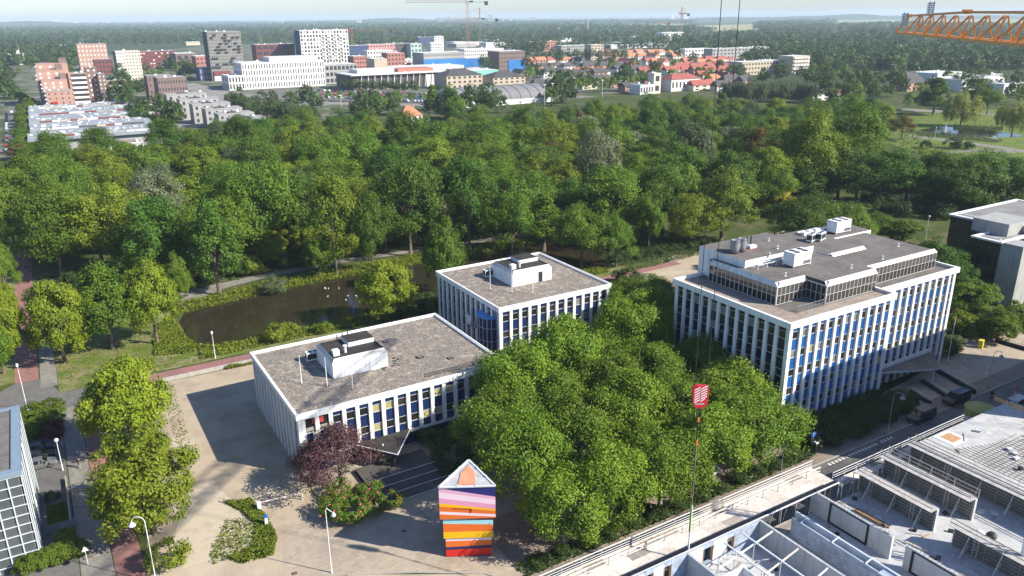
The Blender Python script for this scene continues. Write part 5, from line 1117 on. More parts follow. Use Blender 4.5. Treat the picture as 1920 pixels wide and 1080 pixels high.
# orange lattice jib at the upper right, on its mast outside the frame
P1, P2 = ray(1690, 62), ray(1920, 82); P1 = P1*(98/(P1.dot(FWD)*math.cos(PITCH)-P1.z*math.sin(PITCH))); P2 = P2*(60/(P2.dot(FWD)*math.cos(PITCH)-P2.z*math.sin(PITCH)))
P1.z += CAM_H; P2.z += CAM_H; zj = (P1.z+P2.z)/2; dj = Vector((P2.x-P1.x, P2.y-P1.y)); Lj = dj.length; ang = math.atan2(dj.y, dj.x)
JO = mat('crane_orange', (.74, .30, .07), .5, .12, .5)
t = thing('crane_jib', 'orange lattice crane jib reaching in at the upper right', 'crane', (P1.x, P1.y, zj), ang)
LJ = Lj+42; n = int(LJ/4.4); st_ = LJ/n
b = MB(); b.box(0, -.75, -.12, LJ, -.5, .12); b.box(0, .5, -.12, LJ, .75, .12); b.build('bottom_chord', JO, t)
b = MB(); b.bar((2.6, 0, 2.0), (Lj*.62, 0, 2.35), .22); b.bar((Lj*.62, 0, 2.35), (LJ, 0, 2.15), .22); b.box(2.3, -.3, 1.85, 3.0, .3, 2.2); b.box(Lj*.62-.4, -.35, 2.2, Lj*.62+.4, .35, 2.6); b.build('top_chord', JO, t)
vm = MB(); vm.bar((0, -.62, .1), (.0, -.05, 2.05), .11); vm.bar((0, .62, .1), (.0, .05, 2.05), .11); vm = vm.mesh('web_post', [JO])
dm = MB(); dm.bar((0, -.62, .1), (st_*.8, -.05, 2.05), .13); dm.bar((0, .62, .1), (st_*.8, .05, 2.05), .13); dm = dm.mesh('web_brace', [JO])
for k in range(1, n): obj('web_post', vm, t, (k*st_+st_*.9, 0, 0)); obj('web_brace', dm, t, (k*st_, 0, 0))
b = MB()
for k in range(n): b.bar((k*st_, -.62, 0), ((k+1)*st_, .62, 0), .08); b.bar((k*st_, -.62, 0), (k*st_, .62, 0), .08)
b.build('floor_lattice', JO, t)
b = MB(); b.bar((.4, -.6, .1), (2.6, 0, 2.0), .12); b.bar((.4, .6, .1), (2.6, 0, 2.0), .12); b.bar((.2, -.65, .7), (2.0, -.65, .7), .08); b.bar((.2, -.65, 0), (.2, -.65, .7), .08); b.build('tip_frame', JO, t)
for k, (x, y, z0) in enumerate([(3.4, -.9, .95), (7.0, .9, 2.1)]):
    s = thing('slatted_board', ['slatted grey board fixed low on the jib tip', 'slatted grey board standing above the jib tip'][k], 'board', (0, 0, 0)); s.location = Vector((P1.x, P1.y, zj))+Vector((math.cos(ang)*x-math.sin(ang)*y, math.sin(ang)*x+math.cos(ang)*y, z0)); s.rotation_euler = (0, 0, ang)
    for q in range(6): MB().box(0, -.03, q*.23, 3.0, .03, q*.23+.17).build('slat', mat('board_grey', (.38, .42, .48), .5, .15, 1), s)
    for q in (.5, 2.4): MB().box(q, .03, -.1, q+.12, .1, 1.45).build('upright', DARKM, s)
mp = Vector((P1.x, P1.y))+dj.normalized()*LJ
t = thing('crane_mast', 'orange crane mast carrying the jib beyond the right edge', 'crane mast', (mp.x, mp.y, 0)); lattice_mast(t, 1.8, zj+3, JO, 34)
# ------------------------------------------------------------------ street furniture
LAMPW = mat('lamp_white', (.72, .73, .72), .45, .08, 1); LAMPG = mat('lamp_grey', (.36, .38, .38), .5, .12, 1)
def lamp(P, h, label, az, m=LAMPG, reach=1.5, style='hook', group='street lamps'):
    t = thing('street_lamp', label, 'street lamp', (P[0], P[1], 0), az, group)
    b = MB(); b.tube([(0,0,0), (0,0,1.0), (0,0,1.02), (0,0,h*.9)], [.10, .09, .065, .05], 8); b.build('pole', m, t)
    b = MB()
    if style == 'hook':
        r = reach/2; b.tube([(0,0,h*.9)]+[(r-r*math.cos(a), 0, h*.9+r*1.0*math.sin(a)) for a in [math.pi*k/9 for k in range(1, 9)]]+[(reach, 0, h*.9-.12)], .042, 6); zz = h*.9-.12; x = reach
        b.build('arm', m, t); MB().lathe([(.08, .12), (.16, .05), (.40, -.22), (.42, -.30), (.30, -.34), (.1, -.40), (.0, -.42)], 12, (x, 0, zz)).build('lamp_head', m, t, smooth=True)
    elif style == 'cone':
        b.tube([(0,0,h*.9), (.1, 0, h*.93), (.7, 0, h*.88)], .04, 6); b.build('arm', m, t); MB().lathe([(.08, .15), (.30, -.30), (.26, -.36), (0, -.40)], 10, (.85, 0, h*.86)).build('lamp_head', m, t, smooth=True)
    elif style == 'globe':
        b.tube([(0,0,h*.9), (0,0,h)], .05, 6); b.build('arm', m, t); MB().lathe([(.0, -.32), (.24, -.2), (.32, 0), (.24, .2), (0, .32)], 10, (0, 0, h)).build('globe', LAMPW, t, smooth=True)
    else:
        b.tube([(0,0,h*.9), (0,0,h)], .04, 6); b.build('arm', m, t); MB().box(-.16, -.12, h-.05, .16, .12, h+.45).build('lamp_head', LAMPW, t)
    return t
lamp(at(622, 1074), 9.6, 'white street lamp with conical head on the forecourt left of the striped tower', -.5, LAMPW, style='cone')
lamp(at(293, 1092), 9.2, 'hooked street lamp over the pink path at the bottom edge', math.radians(150), LAMPW)
lamp(at(1665, 808), 6.6, 'hooked grey street lamp beside the paint blocks in front of the shrub bed', -.45)
lamp(at(1463, 895), 7.0, 'hooked grey street lamp beside the front plane trees at the scaffold end', -.45)
lamp(at(1118, 1022), 6.6, 'hooked grey street lamp under the plane trees behind the scaffold', -.45)
lamp(at(1850, 728), 7.0, 'hooked grey street lamp on the square behind the cyclist', -.45)
lamp(at(52, 770), 8.2, 'white lamp post on the junction left of the hedge', 0, LAMPW, style='box')
lamp(at(404, 672), 5.2, 'white camera post with two small boxes at the canal corner', 0, LAMPW, style='box')
lamp(at(118, 882), 5.0, 'globe lamp beside the parked cars', 0, LAMPW, style='globe')
lamp(at(1735, 450), 7.0, 'globe lamp behind the right corner of the tall office', 0, LAMPW, style='globe')
lamp(at(1880, 320), 8, 'white lamp post at the right end of the park lawn', 0, LAMPW, style='box')
lamp(at(1752, 262), 6, 'white lamp post on the park path beside the fountain', 0, LAMPW, style='box')
flagpole(at(1776, 681), 9.2, 'white flagpole standing in front of the planted bed of the tall office', None)
flagpole((186, 79, 0), 6, 'white flagpole in front of the concrete stair tower', None)
t = thing('sign_board', 'white upright sign board beside the white flagpole', 'sign', at(1757, 683)); MB().box(-.7, -.12, 0, .7, .12, 2.3).build('panel', PALEM, t, rz=.5); MB().box(-.72, -.14, 0, .72, .14, .15).build('foot', DARKM, t, rz=.5)
t = thing('traffic_sign', 'round red traffic sign on a post beside the right shrubs', 'traffic sign', at(1823, 628)); b = MB(); b.tube([(0,0,0), (0,0,2.9)], .04, 6); b.build('post', PALEM, t)
o = MB().lathe([(.38, -.02), (.38, .02)], 14).build('disc', mat('sign_red', (.6, .03, .02), .5), t, (0, -.05, 2.7)); o.rotation_euler = (math.pi/2, 0, .5); o = MB().box(-.27, -.06, -.018, .27, .06, .03).build('bar', LAMPW, t, (0, -.08, 2.7), .5); o.rotation_euler = (math.pi/2, 0, .5)
t = thing('parking_sign', 'blue square parking sign beside the black ticket machine', 'traffic sign', at(1522, 848)); b = MB(); b.tube([(0,0,0), (0,0,3.4)], .04, 6); b.build('post', PALEM, t); MB().box(-.4, -.04, 2.6, .4, .0, 3.5).build('plate', mat('sign_blue', (.02, .12, .55), .5), t, rz=-.4)
b = MB(); b.box(-.12, -.05, 2.75, -.04, -.041, 3.35); b.box(-.04, -.05, 3.27, .12, -.041, 3.35); b.box(-.04, -.05, 3.03, .12, -.041, 3.11); b.box(.10, -.05, 3.11, .17, -.041, 3.27); b.build('letter', LAMPW, t, rz=-.4)
t = thing('ticket_machine', 'black ticket machine with a pale screen beside the blue parking sign', 'ticket machine', at(1528, 850)); MB().box(-.25, -.2, 0, .25, .2, 1.7).build('body', DARKM, t); MB().box(-.3, -.24, 1.7, .3, .24, 2.0).build('top', PALEM, t)
t = thing('marker_pole', 'red and white banded pole standing at the right edge of the street', 'pole', at(1886, 815))
for k in range(9): MB().tube([(0, 0, 0), (0, 0, .95)], .07, 8).build('pole_band', mat('sign_red', (0, 0, 0)) if k in (4, 8) else PALEM, t, (0, 0, k*.95))
t = thing('litter_bin', 'yellow container on the square behind the flagpole bed', 'container', at(1838, 652)); MB().box(-.5, -.4, 0, .5, .4, 1.5).build('body', mat('bin_yellow', (.62, .55, .05), .6), t, rz=.3); MB().box(-.54, -.44, 1.5, .54, .44, 1.62).build('lid', mat('bin_yellow', (0, 0, 0)), t, rz=.3)
t = thing('barrier_arm', 'red and white barrier arm across the yard entrance', 'barrier', (16.9, 94.2, 0)); MB().box(-.25, -.25, 0, .25, .25, 1.15).build('cabinet', PALEM, t)
for k in range(9): MB().box(.0, -.05, 0, .6, .05, .1).build('arm_segment', LAMPW if k % 2 else mat('barrier_pink', (.62, .40, .38)), t, (.25+k*.6, -k*.095, 1.0), -.157)
MB().box(-.05, -.05, 0, .05, .05, 1.0).build('rest_post', PALEM, t, (5.6, -.9, 0))
t = thing('ticket_post', 'small blue white post in the weeds beside the yard entrance', 'post', at(500, 985)); MB().box(-.2, -.15, 0, .2, .15, 1.2).build('body', PALEM, t); MB().box(-.22, -.17, 1.2, .22, .17, 1.5).build('top', mat('sign_blue', (0, 0, 0)), t)
t = thing('low_wall', 'low concrete wall between the red cycle path and the sandy yard', 'wall', (12, 142.7, 0))
for k in range(8): MB().box(k*2.0+.01, 0, 0, k*2.0+1.98, .25, .8).build('wall_element', mat('concrete_wall', (.36, .34, .31), .9, .2, 1), t)
tufts('ivy', [([(23, 142.1), (30, 142.0), (30, 143.3), (23, 143.3)], 1)], 1400, .3, L_YEL, 'yellow green creeper hanging over the low wall', 'creeper', 40, 1.1)
t = thing('ramp_walls', 'black ramp walls with hand rails on the square before the tall office', 'ramp', (0, 0, 0))
for (p, q, hh) in [((133.6, 72.6), (130.4, 62.9), .8), ((127.0, 70.5), (124.8, 64.2), .7), ((121.5, 69.2), (120.2, 64.6), .7), ((156.5, 73.5), (157.2, 66.0), .7)]:
    b = MB(); b.bar((*p, hh/2), (*q, hh/2), .35, hh); b.build('wall', DARKM, t)
    b = MB(); b.bar((p[0]+.3, p[1], 1.0), (q[0]+.3, q[1], 1.0), .05)
    for f in (0, .33, .66, 1): x = p[0]+.3+(q[0]-p[0])*f; y = p[1]+(q[1]-p[1])*f; b.bar((x, y, 0), (x, y, 1.0), .05)
    b.build('hand_rail', PALEM, t)
t = thing('garden_fence', 'blue grey slatted fence in the hedge garden', 'fence', (-7.9, 103.2, 0))
for k in range(7): MB().box(k*.55, 0, 0, k*.55+.52, .08, 1.1).build('board', mat('fence_blue', (.20, .26, .28), .8, .2), t)
t = thing('garden_wall', 'thin pale wall edging the strip beside the parked cars', 'wall', (-4.9, 104, 0))
for k in range(8): MB().box(0, k*1.5+.01, 0, .15, k*1.5+1.48, .7).build('wall_element', STONE, t)
tufts('strip_grass', [([(-7.4, 104), (-5.2, 104), (-5.2, 110), (-7.4, 110)], 1)], 2200, .25, L_HEDGE, 'bright grass strip between the glass building and the thin pale wall', 'grass', 41, .35)
t = thing('warning_sign', 'triangular warning sign at the edge of the pavement in the lower left', 'traffic sign', at(165, 1058)); b = MB(); b.tube([(0,0,0), (0,0,2.4)], .04, 6); b.build('post', PALEM, t); b = MB(); b.face([(-.42, -.05, 1.9), (.42, -.05, 1.9), (0, -.05, 2.6)]); b.face([(.42, -.03, 1.9), (-.42, -.03, 1.9), (0, -.03, 2.6)]); b.build('triangle', LAMPW, t)
t = thing('warning_sign', 'triangular sign on an orange post beside the garden wall', 'traffic sign', at(142, 935)); b = MB(); b.tube([(0,0,0), (0,0,2.0)], .05, 6); b.build('post', ORANGE, t); b = MB(); b.face([(-.42, -.05, 1.7), (.42, -.05, 1.7), (0, -.05, 2.4)]); b.face([(.42, -.03, 1.7), (-.42, -.03, 1.7), (0, -.03, 2.4)]); b.build('triangle', PALEM, t)
for (x, y, lab) in [(552, 1075, 'small dark drain cover on the forecourt left of the lamp post'), (780, 1073, 'brown drain cover at the kerb below the striped tower'), (757, 996, 'dark drain cover in the shade beside the striped tower')]:
    t = thing('drain_cover', lab, 'drain cover', at(x, y, .026)); MB().box(-.3, -.22, 0, .3, .22, .02).build('frame', DARKM, t); MB().box(-.22, -.15, .02, .22, .15, .03).build('grate', RUST, t)

# ------------------------------------------------------------------ vehicles
TYRE = mat('tyre', (.014, .014, .014), .9, .1, 3); RIM = mat('rim', (.38, .38, .38), .35, .1, 2, metal=.6); LIGHT = mat('lens', (.62, .64, .64), .15, .1, 1, spec=.8); REDL = mat('red_lens', (.5, .02, .02), .2, .1, 1); CGLASS = glass_mat('car_glass', (.016, .018, .02), .05, .8)
def paint(name, c): return mat('car_'+name, c, .28, .05, .5, spec=.35)
ST = {'van': [(0, .40, .72, .78, .84, .78), (.12, .28, .86, .92, .96, .88), (.95, .22, 1.06, 1.14, 1.0, .92), (1.85, .22, 1.12, 1.90, 1.0, .84), (2.1, .22, 1.12, 1.94, 1.0, .83), (5.05, .22, 1.14, 1.96, 1.0, .84), (5.3, .35, 1.1, 1.84, .96, .80)],
      'car': [(0, .35, .58, .62, .72, .66), (.15, .24, .70, .74, .84, .78), (1.05, .2, .86, .94, .9, .82), (1.75, .2, .90, 1.40, .9, .66), (2.1, .2, .90, 1.46, .9, .64), (3.4, .2, .92, 1.42, .9, .66), (4.0, .2, .94, 1.06, .88, .74), (4.2, .36, .84, .88, .8, .7)]}
VM = {}
def vehicle_meshes(kind):
    if kind in VM: return VM[kind]
    st = ST[kind]; body = MB(); gl = MB(); rings = []
    for (x, zb, zt, zr, wb, wr) in st: rings.append([(x, -wb*.94, zb), (x, -wb, (zb+zt)/2), (x, -wb*.98, zt), (x, -wr, zr), (x, wr, zr), (x, wb*.98, zt), (x, wb, (zb+zt)/2), (x, wb*.94, zb)])
    body.face(rings[0]); body.face(rings[-1][::-1])
    for k in range(len(st)-1):
        a, b = rings[k], rings[k+1]
        for j in range(7): body.face([a[j], a[j+1], b[j+1], b[j]][::-1])
        body.face([a[7], a[0], b[0], b[7]][::-1])
    def quad(k, j, sh=.1, lift=.012, m=0, ta=.05, tb=.95):
        a, b = rings[k], rings[k+1]; P = [Vector(a[j]).lerp(Vector(b[j]), ta), Vector(a[j+1]).lerp(Vector(b[j+1]), ta), Vector(a[j+1]).lerp(Vector(b[j+1]), tb), Vector(a[j]).lerp(Vector(b[j]), tb)]
        c = sum(P, Vector())/4; nn = (P[1]-P[0]).cross(P[3]-P[0]).normalized()
        if nn.dot(c-Vector((c.x, 0, .9))) < 0: nn = -nn
        P = [c+(p-c)*(1-sh)+nn*lift for p in P]; gl.face(P); gl.face(P[::-1])
    wsk = 2; quad(wsk, 3); 
    if kind == 'car':
        for k in (3, 4): quad(k, 2, .16); quad(k, 4, .16)
        quad(5, 3, .12); quad(2, 2, .3, ta=.45); quad(2, 4, .3, ta=.45); quad(5, 2, .3, tb=.6); quad(5, 4, .3, tb=.6)
    else:
        quad(3, 2, .1); quad(3, 4, .1); quad(4, 2, .16, ta=.0, tb=.33); quad(4, 4, .16, ta=0, tb=.33); quad(4, 2, .16, ta=.36, tb=.95); quad(4, 4, .16, ta=.36, tb=.95)
    wh = MB(); r = .33
    o = MB().tube([(0, -.11, 0), (0, .11, 0)], r, 14, 0); wm = o.mesh('wheel', [TYRE]); rm = MB().tube([(0, -.118, 0), (0, .118, 0)], r*.6, 10).mesh('rim', [RIM])
    hl = MB().box(-.02, -.16, -.07, .12, .16, .07).mesh('headlight', [LIGHT]); tl = MB().box(-.05, -.09, -.13, .02, .09, .13).mesh('tail_light', [REDL])
    VM[kind] = (body, gl.mesh('windows', [CGLASS]), wm, rm, hl, tl); return VM[kind]
def vehicle(kind, P, rz, label, col, group=None, name=None, roofbars=False, cat=None):
    body, gl, wm, rm, hl, tl = vehicle_meshes(kind); st = ST[kind]; L = st[-1][0]
    t = thing(name or ('parked_van' if kind == 'van' else 'parked_car'), label, cat or ('van' if kind == 'van' else 'car'), (P[0], P[1], P[2] if len(P) > 2 else .02), rz, group)
    bo_ = obj('body', body.mesh('body', [col]), t); obj('windows', gl, t)
    for x in (.9, L-1.0):
        for y in (-.84, .84): wo = obj('wheel', wm, t, (x, y, .33)); obj('rim', rm, wo)
    for y in (-.6, .6): obj('headlight', hl, t, (.02, y, .70 if kind == 'van' else .6)); obj('tail_light', tl, t, (L-.01, y*1.2, 1.0 if kind == 'van' else .78))
    b = MB(); b.box(-.03, -.55, .38, .04, .55, .5); b.box(L-.04, -.55, .45, L+.03, .55, .55); b.build('bumper', DARKM, t)
    for y in (-1.08, 1.08): MB().box(st[2][0]+.25, y-.1, 1.05, st[2][0]+.4, y+.1, 1.25).build('mirror', DARKM, t)
    MB().box(-.04, -.26, .52, -.03, .26, .62).build('number_plate', YEL, t)
    if roofbars:
        b = MB(); 
        for y in (-.72, .72): b.bar((2.2, y, 2.0), (4.9, y, 2.0), .06)
        b.build('roof_rail', PALEM, t)
    return t
BLK = paint('black', (.016, .018, .024)); NVY = paint('dark_blue', (.018, .028, .05)); SIL = paint('silver', (.40, .43, .47)); WHT = paint('white', (.72, .73, .74)); GRY = paint('grey', (.13, .135, .14)); REDP = paint('red', (.42, .02, .02)); BLU = paint('blue', (.03, .08, .25))
vehicle('van', (111.6, 62.5), 0.0, 'black delivery van parked nearest the paint blocks', NVY)
vehicle('van', (122.2, 63.0), 0.0, 'black passenger van with silver roof rails parked behind the delivery van', BLK, roofbars=True)
vehicle('van', (127.6, 56.5), 0.0, 'silver grey van with roof rack at the right edge of the street', SIL, roofbars=True)
vehicle('car', at(1880, 800).to_tuple()[:2], 0.1, 'grey car half hidden behind the brown guard boards', GRY)
for k, (y, c, lab) in enumerate([(121.9, GRY, 'dark grey car parked nearest the globe lamp beside the glass building'), (124.4, BLK, 'black car between two others beside the glass building'), (127.0, NVY, 'dark blue car nearest the hedge beside the glass building')]):
    vehicle('car', (-5.7, y), math.pi, lab, c)
vehicle('car', at(1100, 1000).to_tuple()[:2], 2.3, 'silver car with red tail light under the plane trees behind the striped tower', SIL)
for (x, y, c, lab) in [(1310, 912, WHT, 'white car behind the second plane trunk'), (1240, 940, WHT, 'white car hidden under the plane crowns'), (1172, 985, BLK, 'dark car in the shade behind the hooked lamp')]: vehicle('car', at(x, y-8).to_tuple()[:2], .2, lab, c)
# ------------------------------------------------------------------ people
SKIN = mat('skin', (.48, .30, .22), .6); CLB = mat('cloth_black', (.02, .02, .024), .9, .2, 4); CLG = mat('cloth_grey', (.30, .30, .32), .9, .2, 4); CLW = mat('cloth_white', (.6, .6, .6), .9)
def person(P, rz, joints, label, top, legs, scale=1.0, z=0.0):
    """one continuous skinned body laid out on its joints; clothing as children"""
    t = thing('person', label, 'person', (P[0], P[1], z), rz)
    J = joints
    E = [('pelvis', 'chest'), ('chest', 'neck'), ('neck', 'head'), ('head', 'crown')]
    for s in 'lr': E += [('chest', 'sh'+s), ('sh'+s, 'el'+s), ('el'+s, 'wr'+s), ('wr'+s, 'ha'+s), ('pelvis', 'hip'+s), ('hip'+s, 'kn'+s), ('kn'+s, 'an'+s), ('an'+s, 'toe'+s)]
    R = dict(pelvis=.15, chest=.17, neck=.06, head=.10, crown=.085, sh=.08, el=.05, wr=.035, ha=.045, hip=.11, kn=.075, an=.05, toe=.045)
    names = list(J); me = bpy.data.meshes.new('body'); me.from_pydata([J[n] for n in names], [(names.index(a), names.index(b)) for a, b in E], [])
    o = obj('body', me, t); me.materials.append(SKIN); me.materials.append(top); me.materials.append(legs)
    sk = o.modifiers.new('skin', 'SKIN'); sv = me.skin_vertices[0].data
    for i, n in enumerate(names): r = R[n[:-1] if n[-1] in 'lr' and n not in ('pelvis',) and n[:-1] in R else n]; sv[i].radius = (r, r)
    sv[names.index('pelvis')].use_root = True
    o.modifiers.new('smooth', 'SUBSURF').render_levels = 1; o.modifiers['smooth'].levels = 1
    def wrap(nm, chain, m, k):
        b = MB()
        for c in chain: b.tube([J[x] for x in c], [R[(x[:-1] if x[:-1] in R else x)]*k for x in c], 8)
        b.build(nm, m, t, smooth=True)
    wrap('jacket', [('pelvis', 'chest', 'neck'), ('shl', 'ell', 'wrl'), ('shr', 'elr', 'wrr'), ('shl', 'chest', 'shr')], top, 1.12)
    wrap('trousers', [('hipl', 'knl', 'anl'), ('hipr', 'knr', 'anr'), ('hipl', 'pelvis', 'hipr')], legs, 1.14)
    h = Vector(J['crown']); MB().lathe([(.10, -.10), (.125, -.02), (.10, .07), (.0, .11)], 10).build('hair', CLB, t, h+Vector((0, .02, .0)), smooth=True)
    hd = Vector(J['head']); MB().box(-.012, -.13, -.03, .012, -.09, .01).build('nose', SKIN, t, hd)
    return t
WALK = dict(pelvis=(0,0,.95), chest=(0,-.03,1.32), neck=(0,-.03,1.50), head=(0,-.05,1.60), crown=(0,-.05,1.70), shl=(.19,-.02,1.40), ell=(.24,.10,1.15), wrl=(.23,.04,.92), hal=(.22,0,.84), shr=(-.19,-.02,1.40), elr=(-.24,-.05,1.14), wrr=(-.22,-.22,.96), har=(-.21,-.27,.90),
            hipl=(.10,0,.90), knl=(.11,-.16,.52), anl=(.11,-.22,.09), toel=(.11,-.36,.04), hipr=(-.10,0,.90), knr=(-.10,.03,.50), anr=(-.10,.24,.12), toer=(-.10,.13,.04))
person(at(150, 878), 2.6, WALK, 'person in dark clothes walking on the grey pavement beside the street trees', CLB, CLG, z=.03)
RIDE = dict(pelvis=(0,.18,.98), chest=(0,-.02,1.36), neck=(0,-.08,1.53), head=(0,-.12,1.63), crown=(0,-.13,1.73), shl=(.19,-.03,1.43), ell=(.27,-.25,1.22), wrl=(.26,-.47,1.10), hal=(.25,-.54,1.08), shr=(-.19,-.03,1.43), elr=(-.27,-.25,1.22), wrr=(-.26,-.47,1.10), har=(-.25,-.54,1.08),
            hipl=(.10,.14,.93), knl=(.12,-.22,.72), anl=(.11,-.10,.36), toel=(.11,-.24,.30), hipr=(-.10,.14,.93), knr=(-.12,-.18,.60), anr=(-.11,-.02,.20), toer=(-.11,-.16,.15))
Pc = at(1858, 750)
person(Pc, -1.1, RIDE, 'cyclist in black riding along the street past the square', CLB, CLB, z=.02)
t = thing('bicycle', 'dark bicycle ridden by the cyclist on the street', 'bicycle', (Pc.x, Pc.y, .02), -1.1)
for y in (.55, -.55):
    b = MB(); n = 16; b.tube([(0, y+.34*math.cos(2*math.pi*k/n), .34+.34*math.sin(2*math.pi*k/n)) for k in range(n+1)], .025, 5); wo = b.build('wheel', TYRE, t)
    b = MB()
    for k in range(6): a = math.pi*k/6; b.bar((0, y+.33*math.cos(a), .34+.33*math.sin(a)), (0, y-.33*math.cos(a), .34-.33*math.sin(a)), .008)
    b.build('spokes', PALEM, wo)
b = MB(); b.tube([(0, .55, .34), (0, .05, .28), (0, .18, .88)], .022, 6); b.tube([(0, .05, .28), (0, -.38, .82), (0, -.55, .34)], .022, 6); b.tube([(0, .16, .82), (0, -.38, .82), (0, -.42, 1.05)], .022, 6); b.tube([(0, .55, .34), (0, .16, .8)], .018, 6); b.build('frame', DARKM, t)
b = MB(); b.tube([(-.27, -.5, 1.06), (0, -.42, 1.06), (.27, -.5, 1.06)], .018, 6); b.build('handlebar', DARKM, t); MB().box(-.08, .02, .86, .08, .30, .92).build('saddle', DARKM, t)
b = MB(); b.tube([(-.13, -.02, .28), (.13, -.02, .28)], .02, 6); b.build('pedals', DARKM, t)
# gulls on the canal
g = random.Random(4)
b = MB(); b.lathe([(.0, -.02), (.10, .0), (.14, .08), (.09, .15), (0, .17)], 8); b.tube([(0, .02, .12), (0, -.18, .24), (0, -.26, .23)], [.06, .06, .015], 6); b.tube([(0, .05, .1), (0, .3, .13)], [.08, .02], 6); gull = b.mesh('gull', [LAMPW])
for k in range(14):
    o = obj('gull', gull, None, tuple(at(g.uniform(596, 680), g.uniform(538, 572)).to_2d())+(.02,), g.uniform(0, 6)); o.scale = (.9, .9, .9); tag(o, 'white gull floating on the brown canal water', 'gull', 'gulls on the canal')
# fountains
t = thing('fountain', 'white fountain spray in the park pond', 'fountain', at(1771, 249)); SPR = mat('spray', (.75, .78, .80), .6, .1, 2)
MB().lathe([(.9, 0), (.9, .3), (.5, .4)], 12).build('nozzle_ring', GREYM, t)
gg = np.random.default_rng(3); n = 1500; u = gg.random(n)**.7; a = gg.uniform(0, 6.28, n); rr = (.15+1.1*(1-u))*gg.random(n)
co = leaves(np.column_stack([rr*np.cos(a), rr*np.sin(a), u*5.6]), gg.normal(size=(n, 3)), .25, gg); o = obj('spray', np_mesh('spray', co, n, [SPR]), t); o['kind'] = 'stuff'
t = thing('fountain', 'low white spray at the right end of the park pond', 'fountain', at(1862, 262)); MB().lathe([(.7, 0), (.7, .3), (.3, .4)], 12).build('nozzle_ring', GREYM, t)
n = 700; u = gg.random(n); a = gg.uniform(0, 6.28, n); rr = 2.2*gg.random(n); co = leaves(np.column_stack([rr*np.cos(a), rr*np.sin(a), u*2.4*(1-rr/2.4)]), gg.normal(size=(n, 3)), .25, gg); o = obj('spray', np_mesh('spray', co, n, [SPR]), t); o['kind'] = 'stuff'
# ------------------------------------------------------------------ the town
def cl(name, c, **k): return mat(name, c, .85, k.pop('var', .1), k.pop('scale', .25), **k)
TW = cl('town_white', (.66, .65, .61)); TG = cl('town_grey', (.32, .315, .30)); TD = cl('town_dark', (.085, .08, .078)); TB = cl('town_brick', (.42, .255, .20)); TR = cl('town_red', (.33, .075, .055)); TRD = cl('town_dark_red', (.19, .06, .055)); TBR = cl('town_brown', (.20, .145, .125)); TBE = cl('town_beige', (.46, .385, .29)); TORR = cl('town_salmon', (.40, .17, .13)); TCR = cl('town_cream', (.62, .57, .46)); TBL = cl('town_blue', (.05, .085, .17))
RF_O = cl('roof_orange', (.47, .19, .105), var=.2); RF_R = cl('roof_red', (.31, .095, .075), var=.2); RF_D = cl('roof_dark', (.075, .073, .075), var=.2); RF_G = cl('roof_grey_flat', (.30, .295, .285)); RF_L = cl('roof_light', (.58, .58, .57)); RF_B = cl('roof_bluegrey', (.27, .295, .315), var=.2, scale=.12)
WN = glass_mat('town_window', (.05, .052, .056), .25); WNW = cl('town_panel_white', (.75, .75, .74))
def right_to(P, x, yb):
    """length along the street direction from P to the line of sight at image column x"""
    q = at(x, yb); 
    for _ in range(30):
        q = at(x, yb); dy = q.y-P.y
        if abs(dy) < .3: break
        yb += dy*.5*(1/ max(1, (P.y/30)))
    d = ray(x, yb); t_ = P.y/d.y; return d.x*t_-P.x
def block(name, label, xl, yb, xr, yt, depth, wallm, roofm=RF_G, cat='building', floors=0, bays=0, win=WN, wsize=(.55, .55), side=(0, .5, .5), group=None, balc=None, z0=0.0, win2=None, x_at=None):
    """a building on the street grid: surveyed front foot, right end, height; windows cut as recessed panes on front and left side"""
    P = at(xl, yb); W = right_to(P, xr, yb); H = zat(xl, yt, P)
    t = thing(name, label, cat, (P.x, P.y, 0), 0, group)
    MB().box(0, 0, z0, W, depth, H-.3).build('wall', wallm, t)
    b = MB(); b.box(-.15, -.15, H-.3, W+.15, depth+.15, H+.25, 0); b.box(.3, .3, H+.25, W-.3, depth-.3, H+.26, 1); b.build('roof', [wallm, roofm], t)
    if floors:
        b = MB(); fh = (H-.6)/floors; bw = W/bays; g = random.Random(int(xl))
        for f in range(floors):
            for k in range(bays):
                zz = .4+f*fh+fh*(1-wsize[1])/2; xx = k*bw+bw*(1-wsize[0])/2
                b.box(xx, -.06, zz, xx+bw*wsize[0], .0, zz+fh*wsize[1], 1 if (win2 and g.random() < .3) else 0)
        b.build('windows', [win, win2 or win], t)['kind'] = 'stuff'
        sb, sw, sh = side
        if sb:
            b = MB(); bw = depth/sb
            for f in range(floors):
                for k in range(sb): zz = .4+f*fh+fh*(1-sh)/2; yy = k*bw+bw*(1-sw)/2; b.box(-.06, yy, zz, 0, yy+bw*sw, zz+fh*sh)
            b.build('windows', win, t)['kind'] = 'stuff'
    g = random.Random(int(xl*3+yb))
    b = MB()
    for k in range(max(2, int(W/9))): x = g.uniform(1, max(1.1, W-3)); y = g.uniform(1, max(1.1, depth-3)); b.box(x, y, H+.262, x+g.uniform(.8, 2.2), y+g.uniform(.8, 2), H+.26+g.uniform(.5, 1.6))
    b.build('roof_units', PALEM, t)['kind'] = 'stuff'
    return t, W, H
def strips(t, W, z0, fh, n, y, hgt, m, x0=0, x1=None, name='balcony_band', d=.8):
    for k in range(n): MB().box(x0, y-d, z0+k*fh, x1 or W, y-.01, z0+k*fh+hgt).build(name, m, t)
